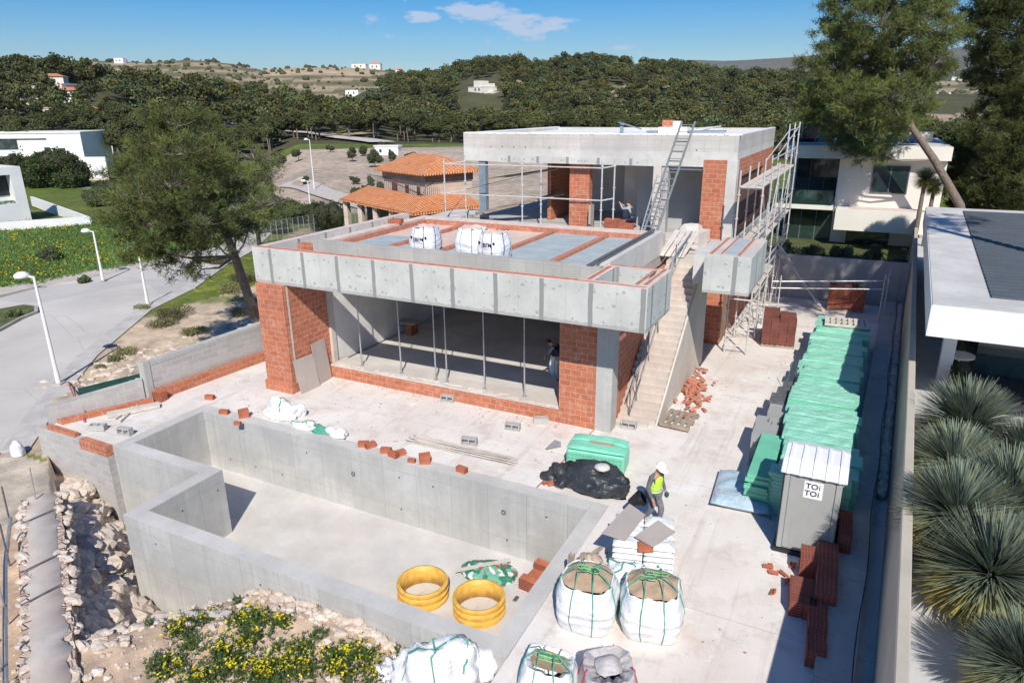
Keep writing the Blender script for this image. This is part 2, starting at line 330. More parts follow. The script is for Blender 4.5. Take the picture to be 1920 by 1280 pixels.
def leafmat(name, c, trans=.25, vary=.5, objvar=.35):
    g=N(name); a=g.n('ShaderNodeAttribute',attribute_name='tint'); oi=g.n('ShaderNodeObjectInfo')
    col=g.mix(1.,c,a.outputs['Color'],'MULTIPLY'); k=g.math('ADD',1-objvar/2,g.math('MULTIPLY',oi.outputs['Random'],objvar)); cb=g.n('ShaderNodeCombineColor'); [g.l(k,cb.inputs[i]) for i in range(3)]
    col=g.mix(1.,col,cb.outputs[0],'MULTIPLY'); g.fin(col,.75,0,.25)
    t=g.n('ShaderNodeBsdfTranslucent'); g.l(col,t.inputs[0]); m=g.n('ShaderNodeMixShader'); m.inputs[0].default_value=trans; g.l(g.b.outputs[0],m.inputs[1]); g.l(t.outputs[0],m.inputs[2]); g.l(m.outputs[0],g.out.inputs[0]); return g.m
M['pine']=leafmat('pine_needles',(.135,.157,.048))
M['forest']=leafmat('pine_canopy',(.10,.112,.038),.18)
M['shrub']=leafmat('shrub_leaves',(.085,.115,.035))
M['scrub']=leafmat('dry_olive_scrub',(.125,.12,.055))
M['yucca']=leafmat('yucca_leaves',(.235,.285,.20),.2)
M['grassblade']=leafmat('weed_leaves',(.10,.16,.045))
M['petal']=leafmat('yellow_petals',(.75,.62,.02),.2)
M['bark']=plain('pine_bark',(.20,.155,.12),.95,.3,6,bump=.8)
def roadm():
    g=N('worn_road'); o=g.coord(); col=g.mix(g.ramp(g.noise(.18,o,5,.6),.35,.65),(.49,.45,.40),(.60,.56,.50)); col=g.mix(g.math('MULTIPLY',g.ramp(g.noise(1.2,g.mp(o,(1,.4,1)),7,.7),.5,.7),.4),col,(.58,.53,.47)); col=g.mix(g.math('MULTIPLY',g.ramp(g.noise(25,o,3),.55,.8),.3),col,(.27,.26,.25))
    e=g.vor(.22,g.mix(.12,o,g.noise(.9,o,4,col=True)),'DISTANCE_TO_EDGE'); col=g.mix(g.math('MULTIPLY',g.ramp(e,.002,.008,(1,1,1),(0,0,0)),.22),col,(.2,.19,.18))
    v=g.sep(g.vor(.16,o,out='Color')); col=g.mix(g.math('MULTIPLY',g.math('GREATER_THAN',v[0],.8),.3),col,(.33,.32,.31)); g.bump(g.noise(30,o,4),.2,.01); return g.fin(col,.9)
M['road']=roadm()
M['pave']=plain('pavement_concrete',(.52,.46,.40),.9,.14,1.4,bump=.3)
M['kerb']=plain('kerb_stone',(.42,.38,.34),.9,.15,2)
M['gravel']=plain('white_gravel',(.62,.58,.54),.95,.3,14,bump=.8,bs=40)
M['npave']=plain('neighbour_paving',(.50,.50,.49),.85,.08,1.)
M['fencebeige']=plain('beige_wall_coping',(.50,.44,.35),.8,.08,1.)
M['louver']=plain('grey_louvre',(.10,.115,.125),.55,.1,1.)
def terrainmat():
    g=N('terrain_ground'); o=g.coord(); a=g.n('ShaderNodeAttribute',attribute_name='ground')
    d=g.mix(g.ramp(g.noise(.9,o,8,.7),.35,.68),(.62,.62,.62),(1.25,1.22,1.15)); col=g.mix(1.,a.outputs['Color'],d,'MULTIPLY')
    d2=g.mix(g.ramp(g.noise(.06,o,6,.65),.35,.65),(.72,.74,.7),(1.2,1.15,1.1)); col=g.mix(1.,col,d2,'MULTIPLY')
    b=g.n('ShaderNodeAttribute',attribute_name='flower'); fl=g.math('MULTIPLY',g.ramp(g.noise(1.6,o,7,.8),.52,.6),b.outputs['Fac']); fl=g.math('MULTIPLY',fl,g.ramp(g.noise(.12,o,4),.42,.55)); col=g.mix(g.math('MULTIPLY',fl,.75),col,(.42,.36,.015))
    g.bump(g.noise(5,o,8,.7),.7,.06); return g.fin(col,.95,0,.2)
M['terrain']=terrainmat()
# ================================================================ terrain
def sst(a,b,x): t=np.clip((x-a)/(b-a),0,1); return t*t*(3-2*t)
def px_of(dx,dy):  # image column of a horizontal direction
    den=dx*FW[0]+dy*FW[1]; den=np.where(den<.08,.08,den); return 960+FPX*(dx*RT[0]+dy*RT[1])/den
def crest(D,pts,hgt):
    return np.array([p[0] for p in pts],float), np.array([GD(p[0],p[1],D).z-hgt for p in pts])
L1=(560.,300.,crest(560,[(-900,150),(0,180),(500,185),(640,170),(700,140),(760,135),(830,130),(870,112),(950,102),(1000,112),(1035,115),(1060,103),(1110,98),(1170,108),(1188,120),(1205,110),(1290,116),(1350,127),(1480,129),(1600,133),(1750,150),(1920,150),(3000,150)],9))
L2=(330.,170.,crest(330,[(-1500,90),(0,102),(90,98),(150,108),(190,112),(230,124),(300,132),(400,146),(500,166),(620,182),(700,180),(760,195),(900,210),(1200,215),(3000,215)],9))
L3=(1250.,600.,crest(1250,[(-1500,100),(100,112),(300,116),(380,113),(440,119),(500,131),(560,126),(640,124),(700,127),(760,138),(850,150),(1200,160),(1500,160),(1700,150),(1920,150),(3000,150)],2))
L4=(4200.,1300.,crest(4200,[(-1500,140),(700,150),(1200,118),(1290,112),(1350,114),(1420,111),(1500,105),(1600,98),(1700,108),(1760,93),(1800,85),(1850,97),(1930,112),(2100,100),(3000,100)],0))
vn=None
def fbm(x,y,sc,seed=0.):
    r=np.zeros_like(x); a=1.; f=1./sc
    for k in range(4):
        th=seed+k*1.3; u=(x*cos(th)+y*sin(th))*f; v=(-x*sin(th)+y*cos(th))*f
        r+=a*(np.sin(u+1.7*np.sin(v*.83+seed)+k)*np.cos(v+1.3*np.sin(u*.71+seed*2))); a*=.5; f*=2.05
    return r/1.9
LB=[(-4.55,-5.9),(-4.2,-5.3),(-3.15,-2.7),(-2.75,2.5),(-2.2,12),(-2.,23)]
def left_x(y): return np.interp(y,[p[1] for p in LB],[p[0] for p in LB])
def fence_x(y): return 20.57+(y+9.2)*.0427
SW0=np.array([-.45,-7.65]); SW1=np.array([7.05,-11.85])
PN_=-7.75
def height(x,y):
    dx=x-CAM[0]; dy=y-CAM[1]; d=np.hypot(dx,dy)+1e-6; p=px_of(dx/d,dy/d)
    z=-1.03-sst(70,160,d)*1.5
    far=np.full_like(z,-99.)
    for D,W,(cx,cz) in (L1,L2,L3,L4):
        c=np.interp(p,cx,cz); up=sst(D-W,D,d); dn=1-sst(D,D+W*1.6,d)*.75
        far=np.maximum(far,-2.5+(c+2.5)*np.where(d<D,up,dn))
    far=np.where(far<-2.3,-2.5,far)
    z=np.where(d>150,np.maximum(z,far+fbm(x,y,60,1.)*np.clip((d-150)/400,0,1)*2.*(far>0)),z)
    # tan slope right of the left tree
    s=sst(480,560,p)*(1-sst(1100,1300,p))*sst(75,165,d)*(1-sst(175,260,d)); z=z+s*4.
    # embankment between wall and road
    lx=left_x(y); t=np.clip((lx-x)/7.5,0,1); bank=np.where(x<lx, np.sin(np.pi*np.clip(t*.85+.3,0,1))*1.35,0)*sst(-3.5,0,y)*(1-sst(19,30,y)); z=z+bank*(1+.35*fbm(x,y,1.3,2.)); z=z+np.where((x<lx)&(y>-3)&(y<20)&(t<.95),.16*fbm(x,y,.6,3.),0)
    # building plot is cut down (its slabs lie above)
    inl=(x>lx+.05)&(x<fence_x(y)+.1)&(y>-5.72)&(y<22.7); z=np.where(inl,-2.9,z)
    # pit and mound in front of the pool
    nrm=np.array([-(SW1-SW0)[1],(SW1-SW0)[0]]); nrm=nrm/np.linalg.norm(nrm); sd=(x-SW0[0])*nrm[0]+(y-SW0[1])*nrm[1]  # >0: pit side
    pit=(sd>-.25)&(y<=-5.6)&(x<14.5)&(x>-4.4+0*x); pz=-3.05+.12*fbm(x,y,.7,4.)
    m=sst(4.6,8.4,x+(-8.3-y)*.75)*2.55*(1-.25*sst(10.8,13.4,x)); m=m*(1-.10*sst(-9,-13,y)); m=np.where((y>PN_)&(x>3.13),0,m); m=np.maximum(m,(1.5*(1-sst(0,1.9,sd)))*(x<8)); pz=pz+m+.10*fbm(x,y,.45,5.)*np.clip(m,0,1)
    z=np.where(pit,pz,z)
    # neighbour garden behind the fence
    nb=sst(-.02,.25,x-fence_x(y)); z=np.where((x>fence_x(y)-.3)&(y<70)&(d<90),z+(1.8-z)*nb,z)
    yd=(x>=14.5)&(x<=fence_x(y)+.05)&(y<=-5.6); z=np.where(yd,-.5,z)
    gb=(y>=22.7)&(x>-2.3)&(x<=fence_x(y)+.1)&(y<60); z=np.where(gb,z+(.9-z)*sst(22.7,22.9,y)*sst(-2.3,3,x),z)
    return z
def ground_z(x,y): return float(height(np.array([float(x)]),np.array([float(y)]))[0])
def build_terrain():
    az0=math.atan2(FW[0],FW[1]); az=np.concatenate([np.arange(-42,42.01,.16), np.arange(44,317,3.)]); az=az0+np.radians(az); na=len(az)
    rr=[.6,2.,3.5]; r=4.
    while r<9000: rr.append(r); r*= 1.0115 if r<60 else (1.018 if r<1500 else 1.05)
    rr=np.array(rr); nr=len(rr); A,R=np.meshgrid(az,rr); X=CAM[0]+R*np.sin(A); Y=CAM[1]+R*np.cos(A); Z=height(X.ravel(),Y.ravel())
    V=np.stack([X.ravel(),Y.ravel(),Z],1); i=np.arange(nr-1)[:,None]*na; j=np.arange(na)[None,:]; j2=(j+1)%na
    F=np.stack([i+j, i+na+j, i+na+j2, i+j2],-1).reshape(-1,4)
    o=np_mesh('ground',V,F,M['terrain'],smooth=True); tag(o,kind='structure'); o.name='ground'
    x=V[:,0]; y=V[:,1]; dx=x-CAM[0]; dy=y-CAM[1]; d=np.hypot(dx,dy); p=px_of(dx/d,dy/d); n=fbm(x,y,14,7.); n2=fbm(x,y,3,8.)
    def C(c): return np.tile(np.array(c,float),(len(x),1))
    col=C((.13,.19,.035)); g2=C((.15,.14,.05)); w=np.clip(.35+.5*n,0,1)[:,None]; col=col*(1-w)+g2*w; fl=np.ones(len(x))*.9
    def put(mask,c,f=0.):
        nonlocal col; mask=np.clip(mask,0,1)[:,None]; col=col*(1-mask)+C(c)*mask; fl[:]=np.where(mask[:,0]>.5,f,fl)
    lx=left_x(y); bank=(x<lx+.5)&(x>lx-14)&(y>-6)&(y<24); put(bank*(1.-.7*((n2>-.1)&(y>5)&(x<lx-4.8)))*1.,(.54,.44,.34))
    put(((y>22)&(x>-30)&(x<-4)&(y<34)&(n>.1))*1.,(.40,.33,.22),.3)
    tan=(p>497)&(p<1150)&(d>80)&(d<172); put(tan*1.,(.50,.41,.34)); 
    put(((p>-200)&(p<520)&(d>128)&(d<150)&(n>-.2))*.7,(.42,.33,.23))
    put((d>185)*1.,(.10,.10,.05),0.); put(((d>230)&(d<640)&(fbm(x,y,30,21.)>.58))*1.,(.46,.36,.26))
    # terraced far hill
    ter=(np.sin(height(x,y)*.55+n*1.5)>.1); put(((d>650)&(d<2200))*1.,(.17,.155,.085)); put(((d>650)&(d<2200)&ter)*.8,(.46,.37,.26)); put(((d>1050)&(d<2200)&(p>500)&(p<700))*.8,(.55,.43,.30))
    put((d>2200)*1.,(.16,.155,.13)); put(((x>fence_x(y)-.3)&(d<60)&(y<36))*1.,(.60,.56,.51))
    put(((y<-5.5)&(x<14.6)&(x>-6)&(d<40)&(x>-3+(-8-y)*.5))*1.,(.56,.43,.33))
    put(((x<-1)&(y<-6.2))*1.,(.48,.43,.37))
    gb=(y>22.6)&(x>-2)&(x<fence_x(y))&(y<60); put(gb*1.,(.10,.12,.05),0.)
    a=o.data.attributes.new('ground','FLOAT_COLOR','POINT'); c4=np.ones((len(x),4),np.float32); c4[:,:3]=col; a.data.foreach_set('color',c4.ravel())
    a=o.data.attributes.new('flower','FLOAT','POINT'); a.data.foreach_set('value',np.asarray(fl*(d<95)*(p<620),np.float32))
build_terrain()
def sheet(name,poly,z,mat,kind='structure',th=.006):
    b=MB(); b.prism([(p[0],p[1]) for p in poly],z-th,z); o=b.build(name,mat); return tag(o,kind=kind)
# roads on the left
zr=-.99
near=[(0,847),(101,716),(144,669),(255,581),(339,541),(403,497),(455,470),(500,430),(545,400)]
farr=[(500,392),(440,428),(385,470),(302,494),(230,508),(168,521),(80,537),(0,558),(-300,590)]
rp=[G(a,b,zr) for a,b in near]; e=G(0,847,zr); rp=[Vector((5.,-14.5,zr))+0*e, Vector((-1.5,-10.,zr))]+rp+[G(a,b,zr) for a,b in farr]+[Vector((-60,-20,zr)),Vector((-20,-40,zr)),Vector((2,-30,zr))]
sheet('road',rp,zr,M['road'])
b=MB(); pv=[G(a,b_,zr) for a,b_ in near]; 
for i in range(len(pv)-1):
    p,q=pv[i],pv[i+1]; dr=(q-p).normalized(); nx=Vector((-dr.y,dr.x,0))*-1
    b.prism([(p.x,p.y),(q.x,q.y),((q+nx*.9).x,(q+nx*.9).y),((p+nx*.9).x,(p+nx*.9).y)][::1],-1.2,-.965+.001*i)
tag(b.build('pavement',plain('road_edge_concrete',(.50,.47,.43),.9,.16,1.2,bump=.3)),kind='structure')
b=MB(); fe=[G(a,c,zr) for a,c in [(500,392),(440,428),(385,470),(302,494),(230,508),(168,521),(80,537),(0,556),(-300,588)]]
for i in range(len(fe)-1):
    p,q=fe[i],fe[i+1]; dr=(q-p).normalized(); nx=Vector((-dr.y,dr.x,0))*-1
    b.prism([(p.x,p.y),(q.x,q.y),((q+nx*1.9).x,(q+nx*1.9).y),((p+nx*1.9).x,(p+nx*1.9).y)],-1.2,-.9+.001*i)
tag(b.build('pavement',M['pave']),kind='structure')
# traffic island
isl=[G(*c,zr) for c in [(-300,690),(0,622),(40,600),(72,587),(72,577),(50,574),(0,583),(-300,615)]]
sheet('verge',isl,-.84,M['kerb'],th=.2); cc=sum((v for v in isl),Vector())/len(isl); sheet('grass_verge',[cc+(v-cc)*.93 for v in isl],-.82,plain('verge_grass',(.10,.12,.035),.95,.4,1.5,bump=.8),th=.05)
# distant road by the tan field
def ribbon(name,pts,w,mat,lift=.15):
    vs=[]; fs=[]; P=[]
    for i in range(len(pts)-1):
        for k in range(8): P.append(pts[i].lerp(pts[i+1],k/8))
    P.append(pts[-1])
    for i,p in enumerate(P):
        a=P[max(i-1,0)]; c=P[min(i+1,len(P)-1)]; d=(c-a); d.z=0; d.normalize(); n=Vector((-d.y,d.x,0))*w/2
        for q in (p-n,p+n): vs.append((q.x,q.y,ground_z(q.x,q.y)+lift))
    for i in range(len(P)-1): fs.append((2*i,2*i+1,2*i+3,2*i+2))
    b=MB(); b.add(vs,fs); tag(b.build(name,mat),kind='structure')
ribbon('road',[G(420,283,-2),G(520,282,-2),G(590,280,-2),(G(640,286,-2)),G(720,300,-2)],7,M['road'],.6)
ribbon('path',[G(545,352,-1.5),G(600,372,-1.5),G(700,398,-1.5)],4,M['pave'],.2)
# ---------------------------------------------------------------- the plot: slabs
PA,PB_,PN,PF,PE,PW,T=3.13,14.43,-8.09,-2.12,-.84,-5.66,.43
def slab(name,rects,z0,z1,mat):
    b=MB()
    for r in rects: b.prism(r,z0,z1)
    return tag(b.build(name,mat),kind='structure')
slab('terrace',[[(-4.2,-5.62),(PE,-5.62),(PE,PF),(-2.95,PF)],[(-2.95,PF),(PB_,PF),(PB_,2.05),(-2.55,2.05)],[(-2.55,2.05),(0.,2.05),(0.,22.3),(-2.05,22.3)]],-.4,-.004,M['yard'])
slab('yard',[[(PB_,-5.75),(20.72,-5.75),(21.93,22.4),(12.5,22.4),(12.5,2.06),(PB_,2.06)],[(PB_,-5.75),(PB_+.1,-25),(19.95,-25),(20.72,-5.75)]],-.4,-.006,M['yard'])
sheet('joint_line',[(12.45,2.02),(12.49,2.02),(12.33,-2.1),(12.29,-2.1)],.0,M['clay'],th=.02)
# ================================================================ pool
t=thing('concrete_pool','empty L-shaped shuttered concrete pool shell in front of the unfinished house','pool',(8.8,-5,-2.13))
b=MB(); zb=-3.6; b.box(PA,PN,zb,PB_,PN+T,-.0); b.build('near_wall',M['conc_shut'],t)
b=MB(); b.box(PB_-T,PN+T,zb,PB_,PF,0); b.build('end_wall',M['conc_shut'],t)
b=MB(); b.box(PE,PF-T,zb,PB_-T,PF,0); b.build('far_wall',M['conc_shut'],t)
b=MB(); b.box(PE,PW,zb,PE+T,PF-T,0); b.build('short_end_wall',M['conc_shut'],t)
b=MB(); b.box(PE+T,PW,zb,PA,PW+T,0); b.build('recess_wall',M['conc_shut'],t)
b=MB(); b.box(PA,PN+T,zb,PA+T,PW+T,0); b.build('side_wall',M['conc_shut'],t)
b=MB(); b.box(PA+T,PN+T,-2.4,PB_-T,PF-T,-2.13); b.box(PE+T,PW+T,-2.4,PA+T,PF-T,-2.132); b.build('pool_floor',M['pool_floor'],t)
b=MB()
g_=.004
for r in ((PA,PN,PB_,PN+T),(PB_-T,PN+T,PB_,PF),(PE,PF-T,PB_-T,PF),(PE,PW,PE+T,PF-T),(PE+T,PW,PA,PW+T),(PA,PN+T,PA+T,PW+T)): b.box(r[0]+.004,r[1]+.004,0,r[2]-.004,r[3]-.004,.012)
b.build('wall_top',M['conc_top'],t)
b=MB()
for a in ((662,888),(944,960)):
    p=GY(*a,PF-T-.02); b.tube([p+Vector((cos(k*pi/6)*.06,0,sin(k*pi/6)*.06)) for k in range(12)],.018,6,closed=True)
b.build('pipe_outlet',M['darkmetal'],t)
# ================================================================ boundary walls
def wall_strip(name,label,segs,mat,cap=None,cat='wall',group=None,th=.2,part='masonry'):
    c=segs[0][0]; t=thing(name,label,cat,(c[0],c[1],c[2]),group=group); b=MB(); k=MB()
    for p,q,h0,h1 in segs:
        d=Vector((q[0]-p[0],q[1]-p[1],0)).normalized(); n=Vector((-d.y,d.x,0))*th/2
        pl=[(p[0]-n.x,p[1]-n.y),(q[0]-n.x,q[1]-n.y),(q[0]+n.x,q[1]+n.y),(p[0]+n.x,p[1]+n.y)]
        L=(Vector(q[:2])-Vector(p[:2])).length; f=lambda x,y:h0+(h1-h0)*(Vector((x,y))-Vector(p[:2])).dot(d.xy)/L
        b.prism(pl,p[2],f); 
        if cap:
            n2=n*1.06; pl=[(p[0]-n2.x,p[1]-n2.y),(q[0]-n2.x,q[1]-n2.y),(q[0]+n2.x,q[1]+n2.y),(p[0]+n2.x,p[1]+n2.y)]
            k.prism(pl,lambda x,y:f(x,y)+.001,lambda x,y:f(x,y)+cap[1])
    b.build(part,mat,t)
    if cap: k.build('coping',cap[0],t)
    return t
w=wall_strip('block_wall','tall grey concrete block boundary wall left of the house with smooth grey coping',[((-3.05,-2.55,-.3),(-2.6,2.3,-.3),1.3,1.45),((-2.6,2.3,-.3),(-2.05,22.3,-.3),1.45,1.45)],M['block'],(M['conc'],.14),th=.28)
b=MB(); b.prism([(-2.88,-2.6),(-2.44,2.3),(-2.30,2.3),(-2.74,-2.6)],-.02,.42); b.build('brick_upstand',M['brick'],w)
b=MB(); b.prism([(-3.2,-2.78),(-2.9,-2.78),(-2.88,-2.55),(-3.18,-2.55)],-.3,1.5); b.build('end_pier',M['conc'],w)
w=wall_strip('block_wall','low stepped grey block wall between the road and the pool corner',[((-4.35,-5.55,-1.3),(-3.12,-2.8,-1.3),.62,.84)],M['block'],(M['conc'],.03),th=.2)
b=MB(); b.prism([(-4.08,-5.4),(-2.92,-2.8),(-2.66,-2.8),(-3.82,-5.4)],-.02,.17); b.build('brick_upstand',M['brick'],w)
w=wall_strip('block_wall','pale concrete block retaining wall beside the pool above the rock pit',[((-4.5,-5.76,-3.4),(PE-.005,-5.76,-3.4),-.30,-.30)],M['block'],None,th=.25)
b=MB(); b.box(-4.5,-5.885,-.298,-2.2,-5.635,.0); b.build('top_course',M['block'],w)
b=MB(); b.box(-2.19,-5.89,-.299,PE-.006,-5.64,.03); b.box(-4.0,-5.83,.002,-2.5,-5.66,.13); b.build('brick_course',M['brick'],w)
w=wall_strip('back_wall','grey rendered boundary wall across the back of the yard under green shrubs',[((14.2,22.5,-.3),(21.9,22.75,-.3),2.35,2.3)],M['conc'],None,th=.25)
# stone wall bottom left
t=thing('stone_wall','rubble stone retaining wall with a flat concrete top beside the rock pit','wall',(3,-10,-3))
d=Vector((SW1-SW0).tolist()+[0]).normalized(); nn=Vector((-d.y,d.x,0)); b=MB(); top=MB(); edge=MB(); L=float(np.linalg.norm(SW1-SW0)); P0=Vector((SW0[0],SW0[1],0)); n=60
vs=[]; 
for i in range(n+1):
    s=-.2+(L+3.)*i/n; c=P0+d*s; wb=noise.noise(Vector((s*1.5,3,0)))*.10; wl=noise.noise(Vector((s*1.3,9,0)))*.12
    for off,z in ((.12+wb,-3.5),(.02+wb,-1.2),(-.02+wb,-.52),(-.95+wl,-.52),(-1.02+wl,-1.3)): q=c+nn*off; vs.append((q.x,q.y,z+.03*noise.noise(Vector((s*3,off*4,z)))))
fs=[]
for i in range(n):
    for k in range(4): fs.append((i*5+k,i*5+k+1,(i+1)*5+k+1,(i+1)*5+k))
fs.append((4,3,2,1,0)); b.add(vs,fs); b.build('masonry',M['stone'],t,fixn=True)
vs=[]; fs=[]
for i in range(n+1):
    s=-.18+(L+3.)*i/n; c=P0+d*s; wb=noise.noise(Vector((s*2.5,5,0)))*.16; wl=noise.noise(Vector((s*2.1,1,0)))*.2
    for off,z in ((-.14+wb,-.54),(-.16+wb,-.49),(-.55+wl*.3,-.475),(-.80+wl,-.49),(-.82+wl,-.54)): q=c+nn*off; vs.append((q.x,q.y,z+.02*noise.noise(Vector((s*4,off*4,z)))))
for i in range(n):
    for k in range(4): fs.append((i*5+k,i*5+k+1,(i+1)*5+k+1,(i+1)*5+k))
top.add(vs,fs); top.build('concrete_top',concrete('rough_wall_top',(.50,.45,.40),.6,streak=False,pink=.6),t,smooth=True)
for i in range(120):
    s=random.uniform(-.1,L+2.6); c=P0+d*s+nn*random.choice([random.uniform(-.16,.05),random.uniform(-1.02,-.82)]); r=random.choice([.03,.05,.07,.12])*random.uniform(.8,1.3); edge.rock((c.x,c.y,-.53+random.uniform(-.06,.03)),(r*1.6,r,r*.6),i,amp=.55)
for i in range(220):
    s=random.uniform(-.1,L+2); z=random.uniform(-2.6,-.6); c=P0+d*s+nn*(.03+(-.5-z)*.035+.02); r=random.uniform(.08,.2); edge.rock((c.x,c.y,z),(r*1.1,r*.8,r*.8),i+400)
edge.build('edge_stones',M['rock'],t); 
# fallen rocks in the pit
b=MB(); k=0
for i in range(5200):
    x=random.uniform(-4,6.8); y=random.uniform(-11.5,-5.95); 
    sd=(x-SW0[0])*nn.x+(y-SW0[1])*nn.y
    if sd<.1 or (x>PA-.05 and y>PN-.1) : continue
    if x+(-8.3-y)*.75>6.3 and random.random()>.1: continue
    if k>900: break
    r=random.choice([.03,.05,.08,.11,.15,.20,.30])*random.uniform(.8,1.2); b.rock((x,y,ground_z(x,y)+r*.15),(r*random.uniform(.9,1.4),r,r*random.uniform(.45,.7)),i,amp=.5); k+=1
tag(b.build('fallen_rocks',M['rock']),'heap of broken pale limestone rocks filling the pit below the pool corner','rocks',kind='stuff')
b=MB()
for i in range(1500):
    x=random.uniform(3.6,14.2); y=random.uniform(-12.5,-8.12)
    r=random.choice([.02,.03,.05,.09])*random.uniform(.7,1.3)
    if random.random()<.35: y=-8.15-abs(random.gauss(0,.18))
    z=ground_z(x,y)
    if z<-2.9: continue
    b.rock((x,y,z+r*.2),(r*1.2,r,r*.6),i,amp=.4)
tag(b.build('rubble',M['rock']),'loose pale rubble and clods scattered over the earth mound before the pool','rubble',kind='stuff')
b=MB()
for i in range(2300):
    y=random.uniform(-2.5,17); x=float(left_x(y))-random.uniform(.3,8.5); r=random.choice([.02,.03,.04,.06,.1,.15])*random.uniform(.6,1.2); b.rock((x,y,ground_z(x,y)+r*.1),(r*1.3,r,r*.5),i,amp=.45)
tag(b.build('embankment_rubble',M['rock']),'sandy stones strewn on the embankment between the block wall and road','rubble',kind='stuff')
# ================================================================ right-hand edge
def fx(y): return float(fence_x(y))
t=thing('boundary_wall','tall thin beige boundary wall between the yard and the spiky neighbour garden','wall',(21,2,0)); b=MB()
b.prism([(fx(-16),-16),(fx(-16)+.13,-16),(fx(34)+.13,34),(fx(34),34)],-.5,3.0); b.build('wall_panel',M['fencebeige'],t)
b=MB(); b.prism([(fx(-16)-.02,-16.02),(fx(-16)+.16,-16.02),(fx(34)+.16,34.02),(fx(34)-.02,34.02)],3.002,3.09); b.build('coping',M['fencebeige'],t,bevel=.02)
t=thing('kerb_ledge','long low concrete ledge at the foot of the beige boundary wall','ledge',(20.3,2,0)); b=MB()
ys=[-16,-9.6,-6.3,-3.1,.2,3.4,6.8,10,13.2,16.4,19.6,22.4]
for i in range(len(ys)-1):
    y0,y1=ys[i]+.006,ys[i+1]-.006; b.prism([(fx(y0)-.98,y0),(fx(y0)-.32,y0),(fx(y1)-.32,y1),(fx(y1)-.98,y1)],-.05,.30+.012*random.random())
b.build('ledge_slab',M['conc'],t)
b=MB()
for i in range(84):
    y=1.4+i*.25; r=.15; b.rock((fx(y)-.17,y,.17+random.uniform(-.05,.05)),(r*random.uniform(.9,1.1),r*1.1,.14),i,amp=.25,sub=2)
b.build('stone_infill',M['rock'],t)
b=MB(); pts=[]
for i in range(60):
    y=-12+i*.6; pts.append((fx(y)-.34-.03*sin(i*.7)+(-.0 if y>0 else 0),y,.37+ (.0)))
b.tube(pts,.011,6); tag(b.build('cable',M['black']),'black cable trailing along the concrete ledge by the beige wall','cable')
sheet('garden_paving',[(fx(-16)+.18,-16),(fx(-16)+1.15,-16),(fx(34)+1.15,34),(fx(34)+.18,34)],1.84,M['npave'])
sheet('gravel_bed',[(fx(-16)+1.152,-16),(30,-16),(30,4.2),(fx(4)+1.152,4.2)],1.86,M['gravel'])
# ================================================================ unfinished house
H=thing('unfinished_house','two storey concrete and red brick house shell under construction','house',(7,8,0))
FB,FT=4.1,5.36
b=MB(); b.box(-.08,.26,FB,14.5,.6,FT); b.box(-.08,.6,FB,.26,9.6,FT-.002); b.box(14.2,.6,FB,14.5,2.83,FT-.002); b.box(12.85,2.53,FB,14.2,2.83,FT-.004); b.box(12.52,.6,FB,12.85,2.83,FT-.006)
b.build('fascia_beam',M['glue'],H)
b=MB(); b.box(-.075,.265,FT,14.495,.595,FT+.018); b.box(-.075,.6,FT,.255,9.6,FT+.014); b.box(14.205,.6,FT,14.495,2.825,FT+.014); b.box(12.52,2.55,FT,14.2,2.825,FT+.012); b.box(12.53,.6,FT,12.84,2.54,FT+.010); b.build('beam_capping',M['pinktop'],H)
b=MB(); b.box(-.02,.33,FT+.02,14.42,.40,FT+.032); b.box(.0,.45,FT+.02,12.4,.50,FT+.032)
b.box(14.27,.65,FT+.016,14.36,2.75,FT+.03); b.box(14.02,.62,FT+.005,14.12,2.5,FT+.02); b.box(12.6,.65,FT+.014,12.72,2.5,FT+.026); b.box(12.6,2.66,FT+.014,14.1,2.75,FT+.028); b.build('brick_edging',M['claydust'],H)
# tray: x 12.85..14.2, y .6..2.53 open
b=MB(); b.box(.0,2.5,4.1,12.5,10.9,4.5); b.build('roof_slab',M['conc'],H)
b=MB(); b.box(1.0,2.2,4.1,12.45,2.5,5.38); b.build('roof_parapet',concrete('parapet_block',(.47,.45,.41),.7,(.62,.45,.1),streak=False),H)
b=MB(); b.box(12.2,2.51,4.5,12.52,9.2,5.42); b.build('roof_parapet',M['conc_light'],H)
b=MB(); b.box(.27,2.2,4.1,.98,2.5,5.2); b.build('brick_infill',M['brick'],H)
b=MB(); b.box(.27,2.51,4.5,.75,9.6,5.12); b.box(.75,10.2,4.5,12.2,10.85,5.1); b.box(.27,9.61,4.5,.75,10.85,5.115); b.build('roof_kerb',M['pinktop'],H)
b=MB(); b.box(.76,2.51,4.5,12.19,10.19,4.86); b.build('roof_deck',M['deckpink'],H)
xs=[.95,3.05,5.3,7.5,9.95,12.1]
b=MB()
for i in range(5):
    x0,x1=xs[i]+.12,xs[i+1]-.12; y1=[6.6,5.2,5.4,10.0,10.0][i]
    if i==2: y1=5.3
    b.box(x0,2.6,4.862,x1,y1,4.885)
b.build('deck_sheet',M['deckblue'],H)
b=MB()
for x in xs[1:-1]: b.box(x-.11,2.6,4.862,x+.11,10.1,4.99)
b.box(.78,2.55,4.862,.94,10.1,5.04); b.box(.96,9.95,4.862,12.1,10.15,5.05); b.box(12.0,2.55,4.862,12.17,9.9,4.98); b.build('brick_rib',M['claydust'],H)
b=MB(); b.box(12.1,2.6,5.425,12.22,9.1,5.50); b.box(12.28,2.3,5.43,12.33,8.6,5.47); b.box(12.0,2.2,5.39,12.2,3.6,5.43); b.build('steel_channel',M['darkmetal'],H)
